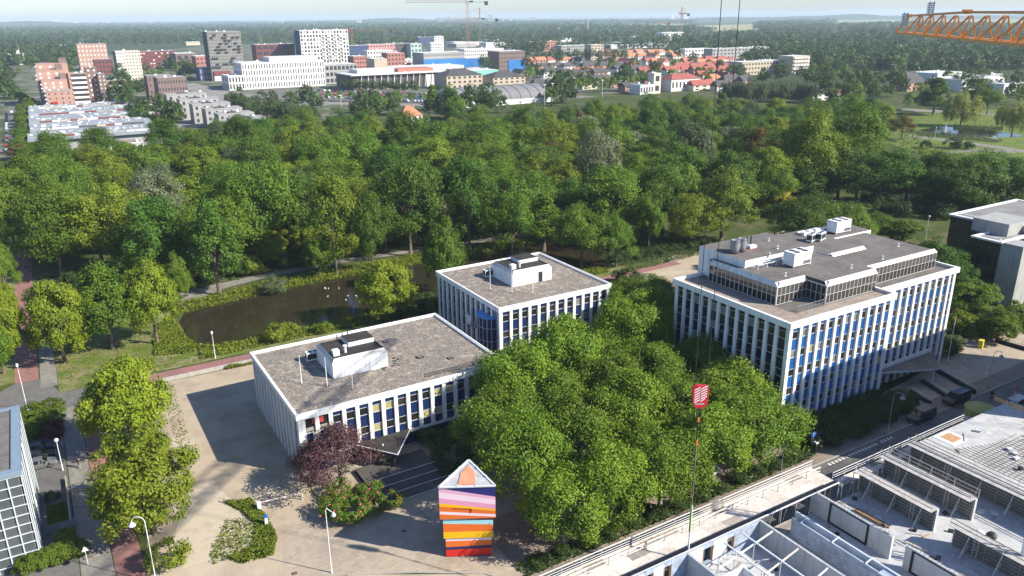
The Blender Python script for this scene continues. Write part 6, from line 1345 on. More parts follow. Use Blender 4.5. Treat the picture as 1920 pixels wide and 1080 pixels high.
# brick flats on the left
t, W, H = block('brick_flats', 'salmon brick flats with red sunshade, lowest step of the left row', 92, 208, 140, 172, 16, TB, RF_G, 'apartment building', 4, 4, wsize=(.22, .35), side=(0, 0, 0)); strips(t, 0, 2, 2.8, 5, 0, 1.0, WNW, -.9, -.02, 'balcony', -6); b = MB(); b.box(W*.2, -.9, H*.38, W*.4, -.05, H*.48); b.build('sunshade', mat('sunshade_red', (.7, .03, .03)), t)
P0 = Vector((t.location.x, t.location.y))
for (dx, dy, w_, d_, h_, lab) in [(-1, 17, W*1.02, 16, H*1.5, 'salmon brick flats, second step of the left row'), (-3, 34, W*1.1, 16, H*1.95, 'salmon brick flats, third step of the left row'), (-2, 52, W*1.3, 14, H*2.25, 'brown brick flats, highest step of the left row')]:
    u = thing('brick_flats', lab, 'apartment building', (P0.x+dx, P0.y+dy, 0)); MB().box(0, 0, 0, w_, d_, h_).build('wall', TB, u); MB().box(-.1, -.1, h_, w_+.1, d_+.1, h_+.4).build('roof', TB, u); b = MB()
    for f in range(4):
        for k in range(3): b.box(w_*(.1+.3*k), -.08, h_-2.8-f*2.9, w_*(.18+.3*k), 0, h_-1.4-f*2.9)
    b.build('windows', WNW, u)['kind'] = 'stuff'
    MB().box(w_*.75, d_*.3, h_+.4, w_*1.0, d_*.9, h_+4).build('stair_head', TBR, u); strips(u, 0, 3, 2.8, int(h_/3), 0, 1.0, WNW, -.9, -.02, 'balcony', -6)
for (xl, xr, yb, yt, lab, nb) in [(138, 171, 196, 138, 'brick gallery flats with long white balconies, left part', 6), (171, 192, 193, 127, 'tall brown brick stair tower between the white balconies', 0), (192, 206, 193, 139, 'brick flats right of the brown stair tower', 0), (205, 243, 190, 152, 'lower brick gallery flats at the right end', 4)]:
    t, W, H = block('gallery_flats', lab, xl, yb, xr, yt, 13, TBR if 'stair' in lab else TB, RF_G, 'apartment building', 7 if not nb else 0, 2, win=WNW, wsize=(.3, .35), side=(0, 0, 0))
    if nb:
        fh = H/(nb+.3); strips(t, W, .2*fh, fh, nb, 0, fh*.42, WNW, W*.12, W*.98); b = MB()
        for f in range(nb): b.box(W*.12, -.03, (.62+f)*fh, W*.98, 0, (1.15+f)*fh)
        b.build('gallery_openings', WN, t)
# cream tower, red and brown blocks
t, W, H = block('cream_tower', 'cream tower block with dark side and balconies', 225, 152, 270, 96, 26, TCR, RF_G, 'tower block', 9, 8, wsize=(.4, .36), side=(7, .7, .4)); strips(t, W, 2, H/9.2, 9, 0, 1.1, WNW, 0, W*.3)
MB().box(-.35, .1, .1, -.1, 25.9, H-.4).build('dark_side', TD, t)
block('red_flats', 'red brick flats with pale windows left of the cream tower', 152, 133, 207, 83, 22, TB, RF_G, 'apartment building', 6, 8, win=WNW, wsize=(.36, .36), side=(0, 0, 0))
block('brown_flats', 'stepped dark brown flats in front of the red brick flats', 180, 140, 215, 112, 16, TRD, RF_G, 'apartment building', 3, 5, side=(0, 0, 0))
block('red_office', 'dark red office on stilts right of the cream tower', 266, 130, 332, 97, 26, TRD, RF_G, 'office building', 5, 12, win=WN, wsize=(.6, .3), side=(4, .5, .4), win2=WNW)
block('brown_hall', 'long brown building with a white doorway left of the dark tower', 333, 130, 372, 101, 40, TBR, RF_L, 'building', 2, 3, side=(0, 0, 0)); block('red_hall', 'bright red flats left of the dark tower', 370, 132, 398, 106, 30, TORR, RF_L, 'building', 3, 4, wsize=(.5, .4), side=(0, 0, 0))
block('navy_block', 'low dark blue block at the foot of the dark tower', 376, 152, 402, 128, 20, TBL, RF_G, 'building', 2, 5, win=TBE, wsize=(.3, .6), side=(0, 0, 0))
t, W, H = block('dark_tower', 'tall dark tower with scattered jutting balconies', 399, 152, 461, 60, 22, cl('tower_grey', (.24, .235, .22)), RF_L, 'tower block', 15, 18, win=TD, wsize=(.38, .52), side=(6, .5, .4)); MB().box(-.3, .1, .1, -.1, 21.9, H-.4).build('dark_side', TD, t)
g = random.Random(12); bm_ = MB().box(0, -1.7, 0, 3.0, -.02, .15).box(0, -1.7, .15, 3.0, -1.6, 1.1).box(0, -1.6, .15, .1, -.1, 1.1).mesh('balcony', [TD])
for k in range(46): obj('balcony', bm_, t, (g.uniform(1, W-4), 0, H*.28+g.randint(0, 11)*H*.72/12))
MB().box(2, -1.5, 0, W*.55, -.05, H*.1).build('white_base', TW, t); MB().box(2, -1.6, H*.1, W*.55, -.04, H*.2).build('red_base', TRD, t)
t, W, H = block('brick_flats', 'brown red flats with loggias between the two towers', 484, 128, 556, 84, 24, TRD, RF_L, 'apartment building', 4, 6, win=WN, wsize=(.8, .62), side=(0, 0, 0))
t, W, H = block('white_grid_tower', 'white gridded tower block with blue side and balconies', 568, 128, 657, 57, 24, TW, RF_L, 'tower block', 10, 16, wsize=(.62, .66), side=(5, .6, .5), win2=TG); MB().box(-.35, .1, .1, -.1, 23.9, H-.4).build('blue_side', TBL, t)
bm_ = MB().box(0, -1.6, 0, 4.0, -.02, .15).box(0, -1.6, .15, 4.0, -1.5, 1.1).mesh('balcony', [TW])
for f in range(8):
    for k in range(4): obj('balcony', bm_, t, (W*(.44+.125*k), 0, H*.1*(f+1.2)))
t, W, H = block('white_office', 'long white office with rows of narrow windows', 458, 168, 611, 119, 34, cl('office_white', (.80, .79, .76)), RF_L, 'office building', 4, 32, wsize=(.42, .72), side=(8, .4, .7)); MB().box(W*.35, 6, H+.26, W*.95, 28, H+4.5).build('roof_storey', RF_L, t)
block('white_wing', 'lower left wing of the long white office', 431, 170, 460, 143, 30, TW, RF_L, 'office building', 2, 5, wsize=(.5, .7), side=(5, .5, .6))
block('grey_office', 'low grey glass office right of the long white one', 612, 158, 672, 122, 30, TG, RF_L, 'office building', 3, 8, wsize=(.7, .6), side=(0, 0, 0))
block('brick_school', 'grey brown brick block with arched windows, front one', 303, 203, 357, 147, 22, TBR, RF_G, 'building', 4, 10, wsize=(.4, .4), side=(0, 0, 0)); block('brick_school', 'grey brown brick block behind the one with arched windows', 282, 190, 330, 143, 20, TBR, RF_G, 'building', 4, 5, wsize=(.2, .4), side=(0, 0, 0))
# grey cube row houses stepping down
for k in range(7):
    xl, xr = 318+k*24, 318+k*24+74-k*2
    yt = 178+k*9.3; yb = yt+40-k*1.5
    t, W, H = block('cube_house', 'grey cube shaped row house with flat roof beside the pale road', xl, yb, xr, yt, 13, cl('cube_grey', (.36, .35, .335)), RF_G, 'house', 3, 5, wsize=(.3, .5), side=(3, .35, .5), group='row of cube houses')
    MB().box(W*.3, 3, H+.262, W*.55, 7, H+.9).build('solar_panels', TD, t)
# courtyard housing with long blue grey roofs
g = random.Random(31); PAT = [TW, TW, TG, TRD, TD, TRD, TBE]
rows = [(62, 293, 256, 263), (60, 302, 240, 247), (59, 300, 225, 231), (58, 285, 211, 217), (58, 315, 270, 280)]
for k, (xl, xr, yt, yb) in enumerate(rows):
    P = at(xl, yb+9); W = right_to(P, xr, yb+9); H = 7.5
    t = thing('courtyard_row', ['long blue grey roofed housing row with white and red panels, second from the wood', 'long blue grey roofed housing row with white and red panels, in the middle', 'long blue grey roofed housing row with dark panels, fourth from the wood', 'long blue grey roofed housing row farthest from the wood', 'long blue grey roofed housing row nearest the wood'][k], 'terraced houses', (P.x, P.y, 0), 0, 'courtyard housing rows')
    MB().box(0, 0, 0, W, 16, H-1.41).build('wall', TG, t)
    dn = (at(rows[k+1][0], rows[k+1][3]+9).y if k in (0, 1, 2) else P.y+26)-P.y
    b = MB(); b.box(-.3, -2.0, H-1.4, W+.3, dn-2.2, H-1.1); b.prism([(0, 8.5), (W, 8.5), (W, dn-4), (0, dn-4)], H-1.098, H); b.build('roof', RF_B, t)
    x = W*.08
    while x < W*.93:
        w_ = g.uniform(3.5, 9); MB().box(x, 8.2, H-1.05, x+w_-.3, 8.49, H-.12).build('wall_panel', g.choice(PAT), t); x += w_
    b = MB()
    for q in range(40): x = g.uniform(0, W-2); y = g.uniform(9, dn-6); b.box(x, y, H+.001, x+g.uniform(.5, 2.4), y+g.uniform(.4, 1.6), H+g.uniform(.15, .7))
    b.build('roof_units', RF_L, t)['kind'] = 'stuff'
for k, x in enumerate((82, 126, 168, 210)):
    block('roof_house', 'small blue grey box house at the far edge of the courtyard housing', x, 217, x+24, 205, 8, RF_B, RF_B, 'house', 1, 2, wsize=(.3, .5), side=(0, 0, 0), group='box houses behind the courtyard rows')
block('flat_house', 'low building with brown flat roof and white fascia before the courtyard housing', 196, 292, 272, 272, 14, TW, cl('roof_brown', (.30, .24, .20)), 'building', 1, 6, wsize=(.4, .6), side=(0, 0, 0))
# theatre, old halls and the barrel roof
block('theatre_tower', 'beige windowless stage tower beside the theatre roof', 704, 150, 728, 111, 22, TBE, RF_L, 'theatre')[0]
t, W, H = block('theatre', 'broad theatre with big white roof and slanted columns', 664, 170, 842, 143, 46, TD, RF_L, 'theatre')
b = MB(); b.box(-3, -3, H+.27, W+3, 40, H+1.2); b.build('white_roof', RF_L, t)
for k in range(14): b = MB(); b.bar((6+k*W/15, -2, 0), (7.5+k*W/15, -1.5, H), .5); b.build('column', TW, t)
MB().box(W*.75, -1, 0, W, -.05, H*.9).build('white_wall', TW, t); MB().box(W*.5, 10, H+1.21, W*.88, 30, H+4).build('red_box', TORR, t); MB().box(W*.1, 14, H+1.21, W*.48, 36, H+4.5).build('roof_block', RF_L, t)
block('white_market', 'white flat roofed hall behind the theatre', 742, 150, 870, 128, 40, TW, RF_L, 'building', 1, 10, side=(0, 0, 0)); block('green_market', 'flat roofed hall with pale green edge right of the theatre', 870, 150, 935, 134, 30, cl('mint', (.22, .50, .42)), RF_L, 'building')
def hip(name, label, xl, yb, xr, yt, depth, wallm, roofm, rise=.3, group=None, cat='house', gable=False, floors=2, bays=4, rot=0):
    P = at(xl, yb); W = right_to(P, xr, yb); H = zat(xl, yt, P)
    t = thing(name, label, cat, (P.x, P.y, 0), rot, group); he = H*(1-rise)
    MB().box(0, 0, 0, W, depth, he).build('wall', wallm, t)
    o = .5; b = MB(); c = [(-o, -o, he), (W+o, -o, he), (W+o, depth+o, he), (-o, depth+o, he)]
    if gable: r0, r1 = (-o, depth/2, H), (W+o, depth/2, H)
    else: k = min(depth/2, W/2)*.95; r0, r1 = (k, depth/2, H), (W-k, depth/2, H)
    b.face([c[0], c[1], r1, r0]); b.face([c[2], c[3], r0, r1]); b.face([c[1], c[2], r1]); b.face([c[3], c[0], r0]); b.face(c[::-1]); b.build('roof', roofm, t)
    b = MB(); bw = W/bays; fh = he/floors
    for f in range(floors):
        for k in range(bays): b.box(k*bw+bw*.28, -.05, f*fh+fh*.3, k*bw+bw*.72, 0, f*fh+fh*.78)
    b.build('windows', WN, t)['kind'] = 'stuff'
    MB().box(W*.7, depth*.4, he, W*.7+.8, depth*.4+.8, H+.8).build('chimney', TB, t); return t
hip('old_hall', 'beige hall with dark pyramid roof, left of two', 838, 168, 905, 131, 26, TBE, RF_D, .32, cat='building', bays=7, floors=3); hip('old_hall', 'beige hall with dark pyramid roof, right of two', 925, 165, 985, 136, 24, TBE, RF_D, .34, cat='building', bays=6, floors=3)
P = at(905, 200); W = right_to(P, 1012, 200); H = zat(960, 160, P+Vector((W/2, 20, 0)))
t = thing('barrel_hall', 'sports hall with grey barrel roof behind the park wood', 'hall', (P.x-20, P.y, 0)); W += 30; b = MB(); n = 12; pr = [(20-20*math.cos(math.pi*k/n), H*.3+H*.7*math.sin(math.pi*k/n)) for k in range(n+1)]
for k in range(n):
    (y0, z0), (y1, z1) = pr[k], pr[k+1]
    b.face([(0, y0, z0), (W, y0, z0), (W, y1, z1), (0, y1, z1)])
b.build('roof', cl('roof_barrel', (.20, .20, .205), var=.15), t, smooth=True); b = MB(); b.box(0, 0, 0, W, 40, H*.3); b.face([(W, y, z) for y, z in pr]); b.face([(0, y, z) for y, z in pr][::-1]); b.build('wall', TW, t)
b = MB()
for k in range(1, 9):
    for q in range(n): b.bar((W*k/9, pr[q][0], pr[q][1]+.05), (W*k/9, pr[q+1][0], pr[q+1][1]+.05), .35)
b.build('roof_rib', TD, t)['kind'] = 'stuff'
hip('farm_house', 'house with bright orange tiled roof showing above the park wood', 754, 236, 793, 201, 11, TW, RF_O, .5, bays=4)
hip('small_house', 'small house with orange gable half hidden by the poplar', 848, 226, 860, 197, 8, TB, RF_O, .5, gable=True)
# flats and construction in the middle
t, W, H = block('netted_block', 'long block under construction wrapped in blue netting, left part', 796, 142, 872, 100, 30, TG, RF_L, 'construction site', 5, 20, win=TD, wsize=(.4, .5), side=(0, 0, 0)); MB().box(-.6, -.8, 0, W+.6, -.3, H*.72).build('blue_net', cl('net_blue', (.035, .17, .43), var=.25, scale=.12), t)
t, W, H = block('netted_block', 'long block under construction with blue netting, right part behind the tall crane', 872, 134, 945, 93, 30, TW, RF_L, 'construction site', 6, 20, win=TD, wsize=(.5, .5), side=(0, 0, 0)); MB().box(-.6, -.8, H*.2, W+.6, -.3, H*.58).build('blue_net', mat('net_blue', (0, 0, 0)), t)
t, W, H = block('netted_block', 'blue netted block under construction, short end right of the cranes', 936, 137, 984, 97, 26, TBR, RF_L, 'construction site', 5, 12, win=TD, side=(0, 0, 0)); MB().box(W*.35, -.8, 0, W+.6, -.3, H*.6).build('blue_net', mat('net_blue', (0, 0, 0)), t)
for (xl, yb, xr, yt, dp, wm, rm, fl, by, lab) in [(665, 138, 690, 106, 20, TORR, RF_L, 4, 5, 'coral red flats left of the beige stage tower'), (728, 132, 760, 100, 20, TORR, RF_L, 4, 5, 'coral red flats right of the beige stage tower'), (758, 130, 798, 112, 18, TW, RF_L, 3, 6, 'white flats beside the coral red ones'), (772, 134, 796, 118, 14, TORR, RF_L, 2, 6, 'low coral red block left of the blue netting'),
        (656, 112, 692, 86, 24, TBL, RF_L, 4, 8, 'dark blue flats right of the white gridded tower'), (690, 110, 742, 84, 24, cl('town_pink', (.52, .26, .24)), RF_L, 4, 10, 'pink flats with white roof edge behind the theatre'), (690, 120, 736, 95, 18, TW, RF_L, 3, 9, 'white flats in front of the pink ones'), (742, 108, 771, 82, 22, TD, RF_L, 4, 6, 'dark flats beside the mint green ones'), (771, 108, 791, 82, 22, cl('town_mint', (.38, .50, .44)), RF_L, 3, 3, 'mint green flats with slanting struts'),
        (808, 100, 832, 80, 16, TW, RF_L, 4, 4, 'white flats with dark balconies behind the netted block'), (815, 86, 832, 68, 14, TW, RF_L, 5, 3, 'slim white block behind the white flats'), (786, 84, 820, 70, 18, TBL, RF_L, 3, 5, 'grey blue office behind the flats'),
        (1108, 113, 1131, 84, 16, TBE, RF_L, 6, 4, 'tall beige flat end left of the red roofs'), (1052, 112, 1106, 86, 16, TG, RF_L, 5, 12, 'grey flats left of the tall beige end'), (1018, 96, 1046, 78, 16, TORR, RF_L, 4, 6, 'brick flats behind the garden trees'), (1240, 76, 1282, 61, 22, TW, RF_L, 3, 8, 'white flats far behind the red roofs'),
        (1484, 140, 1515, 106, 20, TBE, RF_L, 5, 6, 'flats with curved white balconies'), (1390, 142, 1468, 117, 20, TBE, RF_L, 3, 14, 'long low pale flats behind the grey willows'), (1335, 112, 1440, 92, 18, TG, RF_L, 3, 16, 'long grey flats half hidden by trees'), (1284, 108, 1330, 92, 16, TW, RF_L, 2, 8, 'white flat roofed house behind the red roofs'),
        (1755, 160, 1800, 138, 26, TW, RF_L, 1, 8, 'long white flat roofed house at the right'), (1800, 172, 1880, 150, 30, TW, RF_L, 2, 8, 'white flat roofed block at the right edge'), (1838, 158, 1878, 142, 18, TG, RF_L, 2, 5, 'grey topped white block behind the right edge'), (1880, 176, 1925, 158, 20, TW, RF_L, 1, 4, 'low white building cut by the right edge')]:
    t, W, H = block('flats' if fl > 1 else 'flat_house', lab, xl, yb, xr, yt, dp, wm, rm, 'building', fl, by, wsize=(.5, .45), side=(0, 0, 0))
    if 'balcon' in lab:
        bm_ = MB().box(0, -1.8, 0, W/7, -.02, 1.2).mesh('balcony', [WNW])
        for f in range(fl):
            for k in range(5): obj('balcony', bm_, t, (W*(.04+.19*k), 0, H*(f+.35)/fl))
hip('church', 'white fronted church with pointed turret at the left', 20, 122, 48, 100, 20, cl('church_wall', (.52, .42, .35)), RF_G, .45, cat='church', gable=True); Pc_ = at(34, 122); t = thing('church_turret', 'slim white church turret at the left', 'church tower', (Pc_.x+3, Pc_.y+8, 0)); MB().box(-2, -2, 0, 2, 2, 22).build('tower', TW, t); MB().lathe([(2.6, 22), (.1, 34)], 4).build('spire', RF_D, t)
hip('villa', 'villa with dark steep roof and white gable at the right', 1700, 172, 1736, 137, 16, TB, RF_D, .55, bays=4); hip('thatched_house', 'house with dark thatched roof below the grey willows', 1522, 190, 1552, 160, 11, TW, RF_D, .6, bays=3)
hip('school_hall', 'low hall with red roof and white tower in front of the red roofed houses', 1258, 172, 1312, 140, 16, TW, RF_R, .3, cat='building', bays=8, floors=1); block('white_tower', 'short cream tower with white top beside the red roofed hall', 1225, 176, 1238, 138, 8, TCR, RF_L, 'tower', 2, 1, side=(0, 0, 0)); block('flat_house', 'low white building left of the cream tower', 1200, 178, 1225, 160, 14, TW, RF_G, 'building', 1, 5, side=(0, 0, 0))
hip('bungalow', 'white bungalow with reddish roof left of the villa', 1566, 188, 1592, 170, 10, TW, RF_R, .35, floors=1)
# town houses by rows
g = random.Random(17); nh = 0
ROWS = [(990, 1130, 146, 16, 'd'), (1010, 1180, 132, 14, 'd'), (1130, 1270, 112, 11, 'o'), (1140, 1225, 122, 12, 'm'), (1225, 1350, 124, 13, 'o'), (1250, 1372, 140, 15, 'r'), (1285, 1372, 118, 11, 'r'), (1290, 1395, 128, 12, 'r'), (1300, 1345, 172, 20, 'm'), (1330, 1420, 160, 18, 'm'), (1060, 1170, 158, 17, 'd'), (1130, 1230, 138, 14, 'd'), (1172, 1220, 172, 18, 'm'), (985, 1105, 121, 12, 'm'), (1000, 1110, 168, 17, 'd'), (1110, 1300, 103, 9, 'o'), (1235, 1385, 152, 16, 'm'), (1180, 1300, 131, 13, 'm'), (1290, 1400, 108, 9, 'r'), (1080, 1230, 142, 14, 'm'), (1270, 1390, 134, 13, 'r'), (1120, 1200, 165, 16, 'm')]
LAB = {'o': ('white house with bright orange roof in the town beyond the wood', 'orange roofed town houses'), 'r': ('house with dark red roof in the close rows of the town', 'red roofed town houses'), 'd': ('house with dark grey roof in the town beyond the garden trees', 'grey roofed town houses')}
for (x0, x1, yb, hp, c) in ROWS:
    x = x0
    while x < x1:
        wp = hp*g.uniform(1.3, 2.1); k = c if c != 'm' else g.choice('ord')
        rm = {'o': RF_O, 'r': RF_R, 'd': RF_D}[k]; P = at(x, yb+g.uniform(-2, 2))
        hip('town_house', LAB[k][0], x, yb+g.uniform(-1.5, 1.5), x+wp, yb-hp*g.uniform(.95, 1.2), g.uniform(8, 10), g.choice([TW, TW, TB, TCR]), rm, g.uniform(.42, .55), LAB[k][1], gable=g.random() < .6, bays=3, rot=g.choice([0, 0, .35, math.pi/2 if g.random() < .5 else 0])); nh += 1
        x += wp*g.uniform(1.0, 1.25)
# flat white sheds far behind
for k in range(26):
    x = g.uniform(850, 1250); y = 66+g.uniform(0, 26); P = at(x, y); w_ = g.uniform(25, 70)
    t = thing('shed', 'flat white industrial shed far behind the town', 'industrial shed', (P.x, P.y, 0), g.choice([0, .2, -.2]), 'white sheds far behind the town'); h_ = g.uniform(6, 10); MB().box(0, 0, 0, w_, 30, h_).build('wall', g.choice([TW, TG, TW]), t); MB().box(-.2, -.2, h_, w_+.2, 30.2, h_+.4).build('roof', RF_L, t)
for k in range(16):
    x = g.choice([g.uniform(60, 380), g.uniform(20, 120), g.uniform(1400, 1700)]); y = g.uniform(62, 92); P = at(x, y); t = thing('roof_row', 'pale roofed house row among the far trees', 'houses', (P.x, P.y, 0), g.uniform(-.5, .5), 'pale roofs among the far trees'); w_ = g.uniform(18, 45); MB().box(0, 0, 0, w_, 9, 6).build('wall', TBE, t); b = MB(); b.face([(0, 0, 6), (w_, 0, 6), (w_, 4.5, 9.5), (0, 4.5, 9.5)]); b.face([(w_, 9, 6), (0, 9, 6), (0, 4.5, 9.5), (w_, 4.5, 9.5)]); b.build('roof', g.choice([RF_G, RF_O, RF_L, TBE]), t)
# skyline blocks on the horizon
for k in range(60):
    x = g.choice([g.uniform(150, 1000), g.uniform(20, 300), g.uniform(800, 1000), g.uniform(500, 1300)]); y = g.uniform(44, 50)-x*.008; P = at(x, y); h_ = g.uniform(20, 55)*(1 if k % 5 else 1.5); w_ = g.uniform(30, 110)*(1 if k % 3 else .4)
    o = MB().box(0, 0, 0, w_, 25, h_).build('horizon_block', g.choice([TW, TCR, TG])); o.location = (P.x, P.y, 0); o.rotation_euler = (0, 0, g.uniform(-.8, .2)); tag(o, 'pale building standing on the hazy horizon', 'building', 'pale buildings on the horizon')
for (x, y, h_, lab) in [(1102, 60, 95, 'slim white mast in the middle distance'), (1093, 46, 160, 'far radio mast on the horizon'), (531, 50, 45, 'slim white tower left on the horizon'), (760, 46, 200, 'far chimney pair on the horizon')]:
    P = at(x, y); t = thing('mast', lab, 'mast', (P.x, P.y, 0)); MB().tube([(0,0,0), (0,0,h_)], [2.2, .8], 6).build('shaft', TW, t); MB().lathe([(3, 0), (3, 4)], 8).build('foot', TG, t)
# tower cranes over the town
CR = cl('crane_yellow', (.50, .27, .12)); CRP = cl('crane_pale', (.52, .45, .40)); CRR = cl('crane_red', (.45, .12, .06))
def tower_crane(label, x, yb, yt, xl, xr, m, m2, s=2.6, peak=0):
    P = at(x, yb); H = zat(x, yt, P); k_ = P.dot(FWD)/FPX; t = thing('tower_crane', label, 'tower crane', (P.x, P.y, 0), -YAW*0+math.atan2(RGT.y, RGT.x)); lattice_mast(t, s, H, m, max(8, int(H/5)))
    L, Rr = (x-xl)*k_, (xr-x)*k_
    b = MB(); b.bar((-L, 0, H), (Rr, 0, H), s*.28); b.bar((-L, 0, H+s*.8), (0, 0, H+s*.8), s*.2); n = max(6, int(L/5))
    for q in range(n): b.bar((-L*q/n, 0, H), (-L*(q+.5)/n, 0, H+s*.8), s*.13); b.bar((-L*(q+.5)/n, 0, H+s*.8), (-L*(q+1)/n, 0, H), s*.13)
    b.build('jib', m2, t); MB().box(Rr-s*1.6, -s*.6, H-s*1.3, Rr-s*.1, s*.6, H+s*.3).build('counterweight', TD, t); MB().box(-s*.6, -s*.6, H-s*.9, s*.6, s*.6, H+s*.6).build('cab', m2, t); MB().box(s*.9, -s*.3, H-s*.1, s*2.6, s*.3, H+s*.6).build('winch', TBL, t)
    if peak: MB().bar((0, 0, H), (0, 0, H+peak), s*.5).bar((0, 0, H+peak), (-L*.6, 0, H+s*.8), s*.1).bar((0, 0, H+peak), (Rr*.8, 0, H), s*.1).build('peak', m, t)
    return t
tower_crane('tall tower crane with its jib near the top edge over the blue netted block', 879, 128, 4, 770, 916, CR, CRP, 2.9); tower_crane('second tower crane with peaked top behind the tall one', 901, 112, 36, 822, 934, CR, CRP, 2.8, 16)
tower_crane('small orange crane beside the white gridded tower', 662, 100, 57, 640, 735, CR, CRR, 2.8); tower_crane('far orange crane on the right of the town', 1276, 72, 26, 1270, 1290, CR, CR, 4.5, 18); tower_crane('farther small orange crane left of the far one', 1249, 74, 44, 1232, 1254, CR, CR, 3.5)
# parked cars in the town car park and street
pm_ = {}
g = random.Random(41)
def far_car(P, rz, c, label, group):
    if c.name not in pm_:
        b = MB(); b.v = list(vehicle_meshes('car')[0].v); b.f = list(vehicle_meshes('car')[0].f); b.m = [0]*len(b.f); b.box(1.5, -.87, .95, 3.6, .87, 1.3, 1); b.box(.6, -.88, 0, 1.2, .88, .5, 1); b.box(3.0, -.88, 0, 3.6, .88, .5, 1); pm_[c.name] = b.mesh('parked_car', [c, CGLASS])
    o = obj('parked_car', pm_[c.name], None, (P.x, P.y, .03), rz); return tag(o, label, 'car', group)
CN = [(WHT, 'white'), (WHT, 'white'), (SIL, 'silver'), (GRY, 'dark grey'), (BLK, 'black'), (REDP, 'red'), (BLU, 'blue')]
for r_, (x0, x1, y0, y1) in enumerate([(545, 800, 181, 191), (560, 800, 176, 184), (600, 800, 171, 178), (660, 800, 187, 192)]):
    n = 22
    for k in range(n):
        if g.random() < .18: continue
        f = k/(n-1); c, cn = g.choice(CN); far_car(at(x0+(x1-x0)*f, y0+(y1-y0)*f), math.pi/2+g.uniform(-.05, .05), c, cn+' car in the car park before the theatre', cn+' cars in the theatre car park')
for k in range(16): c, cn = g.choice(CN[2:]+CN[:1]); far_car(at(11+k*.1+(15-k)*.15, 285-k*4.6), math.pi/2, c, cn+' car parked along the street at the left edge', cn+' cars along the left street')
far_car(at(22, 212), math.pi/2, WHT, 'white car driving on the street at the left edge', None); 
b_ = at(778, 187); t = thing('blue_container', 'small blue container at the right end of the car park', 'container', (b_.x, b_.y, 0)); MB().box(0, 0, 0, 5, 2.5, 2.6).build('box', BLU, t); MB().box(.1, -.05, .1, 2.3, -.01, 2.4).build('door', BLU, t)
for (x, y, h_) in [(1021, 196, 14), (1036, 190, 13), (1129, 182, 13), (1349, 205, 14), (640, 200, 8), (576, 200, 8), (745, 203, 8)]:
    P = at(x, y); t = thing('light_mast', 'pale light mast beyond the park wood', 'light mast', (P.x, P.y, 0), 0, 'light masts beyond the wood'); MB().tube([(0,0,0), (0,0,h_)], .2, 6).build('pole', PALEM, t); MB().box(-1.2, -.2, h_, 1.2, .2, h_+.5).build('lamp_bar', PALEM, t)
# ------------------------------------------------------------------ trees of the town and the far woods
def far_tree(x, y, label, group, s, kind='far', sz=None):
    i = rnd.randrange(len(PROTO[kind])); o = obj('tree', PROTO[kind][i][0], None, tuple(at(x, y).to_2d())+(0,), rnd.uniform(0, 6.28)); o.scale = (s, s, sz or s*rnd.uniform(.85, 1.15)); return tag(o, label, 'tree', group)
for k in range(12): far_tree(548+k*22.5, 188+k*.5, 'small round light green tree in the car park row', 'round trees in the car park', .8, 'far_light')
for k in range(10): far_tree(650+k*14, 172+k*.3, 'dull green tree in the row before the theatre', 'tree row before the theatre', 1.0, 'far')
for k in range(15): far_tree(1040+k*13.5, 176-k*.6+g.uniform(-1, 1), 'clipped avenue tree between the town and the wood', 'avenue trees at the town edge', 1.15, 'far_light', 1.35)
for k in range(13): far_tree(990+k*15, 113+g.uniform(-1, 1), 'dark avenue tree behind the netted block', 'avenue behind the netted block', 1.3)
for k in range(24): far_tree(430+k*7.2, 205+k*1.6+g.uniform(-5, 5), 'grey green willow in the belt between the car park and the wood', 'willow belt', 1.5, 'far').data = PROTO['willow'][k % 2][0]
for o in [o for o in COL.objects if o.get('group') == 'willow belt']: o.scale = (.62, .62, .62)
for k in range(22): o = far_tree(1355+k*8.0, 190+g.uniform(-3, 3), 'silvery willow in the row behind the right of the wood', 'silvery willow row', 1, 'far'); o.data = PROTO['willow'][k % 2][0]; o.scale = (.62, .62, .72)
o = far_tree(846, 222, 'dark slim poplar beside the orange roof', None, 1); o.data = PROTO['poplar'][0][0]; o.scale = (1.5, 1.5, 1.0); o = far_tree(812, 222, 'dark poplar pair left of the barrel roof', None, 1); o.data = PROTO['poplar'][1][0]; o.scale = (1.3, 1.3, .95)
for k, (x, y) in enumerate([(752, 239), (763, 241), (775, 242), (787, 241), (797, 238)]): far_tree(x, y, 'low green tree in front of the orange roofed house', 'low trees before the orange roof', .78, 'far_light')
o = far_tree(908, 140, 'big round tree in front of the netted block', None, 1.6, 'far', 1.9)
TOWN = [((0, 110), (250, 190), 26, 'at the left of the brick flats'), ((215, 175), (275, 215), 9, 'between the brick flats and the school'), ((270, 132), (395, 150), 16, 'before the red office'), ((985, 120), (1230, 175), 30, 'among the town houses'), ((1230, 100), (1400, 170), 18, 'among the red roofs'), ((1500, 130), (1700, 200), 40, 'around the villas'), ((1700, 130), (1920, 210), 24, 'around the white houses'), ((1015, 175), (1080, 205), 9, 'right of the barrel roof'), ((850, 206), (1000, 216), 9, 'before the barrel roof'), ((660, 205), (742, 232), 12, 'left of the orange roof'), ((812, 205), (860, 232), 7, 'right of the orange roof'), ((1380, 120), (1560, 160), 30, 'around the balcony flats'), ((250, 215), (330, 260), 12, 'beside the courtyard housing'), ((430, 205), (600, 240), 14, 'behind the willow belt')]
for (p, q, n, where) in TOWN:
    for k in range(n):
        kd = 'far' if g.random() < .7 else 'far_light'; far_tree(g.uniform(p[0], q[0]), g.uniform(p[1], q[1]), ('dark' if kd == 'far' else 'light')+' green garden tree '+where, ('dark' if kd == 'far' else 'light')+' trees '+where, g.uniform(.9, 1.6), kd)
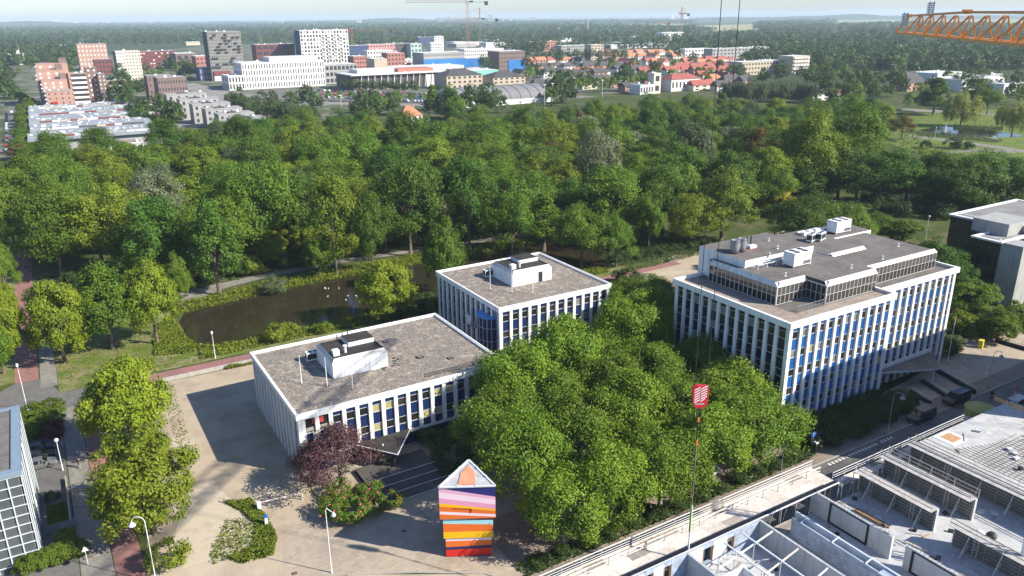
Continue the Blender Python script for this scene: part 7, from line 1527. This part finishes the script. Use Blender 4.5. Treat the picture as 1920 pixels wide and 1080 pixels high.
# woods too far off to tell the trees apart
def woods(name, polys, label, seed, rmin, rmax, leafk, col):
    gg = np.random.default_rng(seed); P = []; N = []; S_ = []
    for (pts, n) in polys:
        ar = np.array(pts); lo, hi = ar.min(0), ar.max(0); c = 0
        while c < n:
            x, y = gg.uniform(lo[0], hi[0]), gg.uniform(lo[1], hi[1])
            if not inpoly((x, y), pts): continue
            c += 1; B = at(x, y); D = math.hypot(B.x, B.y); r = gg.uniform(rmin, rmax)*(1+D/3200); h = r*gg.uniform(1.0, 1.7) if D < 2500 else gg.uniform(10, 20)
            m_ = leafk; d = gg.normal(size=(m_, 3)); d /= np.linalg.norm(d, axis=1, keepdims=True); d[:, 2] = np.abs(d[:, 2]); lump = 1+.25*np.sin(d[:, :1]*5+c)*np.cos(d[:, 1:2]*6-c)
            P.append(np.array([B.x, B.y, h*.15])+d*np.array([r, r, h])*lump*gg.uniform(.75, 1.05, (m_, 1))); N.append(d+np.array([0, 0, .25])+gg.normal(size=(m_, 3))*.4); S_.append(np.full(m_, max(r*.42, .0)))
    P, N, S_ = np.concatenate(P), np.concatenate(N), np.concatenate(S_)
    return tag(obj(name, np_mesh(name, leaves(P, N, S_, gg, aspect=.8), len(P), [col]), None), label, 'woods', kind='stuff')
woods('near_woods', [([(-40, 100), (160, 84), (260, 84), (500, 82), (680, 84), (700, 64), (400, 58), (-40, 66)], 900), ([(1380, 112), (1500, 134), (1700, 132), (1960, 130), (1960, 56), (1700, 48), (1500, 50), (1330, 72), (1230, 88)], 1500), ([(640, 90), (880, 84), (1000, 98), (1240, 90), (1330, 66), (1000, 60), (640, 62)], 600), ([(-40, 130), (90, 118), (150, 130), (150, 96), (-40, 100)], 220), ([(-50, 200), (5, 190), (5, 130), (-50, 130)], 60)], 'dark woods and gardens behind the town, merging into one mass', 51, 4.5, 8.5, 70, L_FAR)
woods('far_woods', [([(-60, 68), (700, 64), (1000, 60), (1330, 64), (1330, 56), (1000, 46), (500, 48), (-60, 52)], 1500), ([(1420, 56), (1560, 52), (1560, 40), (1420, 42)], 200), ([(-60, 52), (1000, 47), (1300, 44), (1300, 38.5), (900, 39.5), (-60, 46)], 1100), ([(1560, 50), (1960, 58), (1960, 54), (1700, 46)], 250), ([(1300, 40), (1960, 31), (1960, 29.5), (1300, 37)], 260)], 'far hazy woods up to the horizon', 52, 9, 20, 34, L_FAR)
# ------------------------------------------------------------------ the air
hz = bpy.data.materials.new('haze'); hz.use_nodes = True; tn = hz.node_tree; tn.nodes.clear()
ho = tn.nodes.new('ShaderNodeOutputMaterial'); hv = tn.nodes.new('ShaderNodeVolumePrincipled'); hv.inputs['Color'].default_value = (.72, .86, 1.0, 1); hv.inputs['Density'].default_value = 0.000085; hv.inputs['Anisotropy'].default_value = 0.0
tn.links.new(hv.outputs[0], ho.inputs['Volume'])
o = MB().box(-20000, -20000, -1.5, 20000, 20000, 112).build('haze', hz); tag(o, 'thin summer haze over the whole landscape', 'haze', kind='stuff')
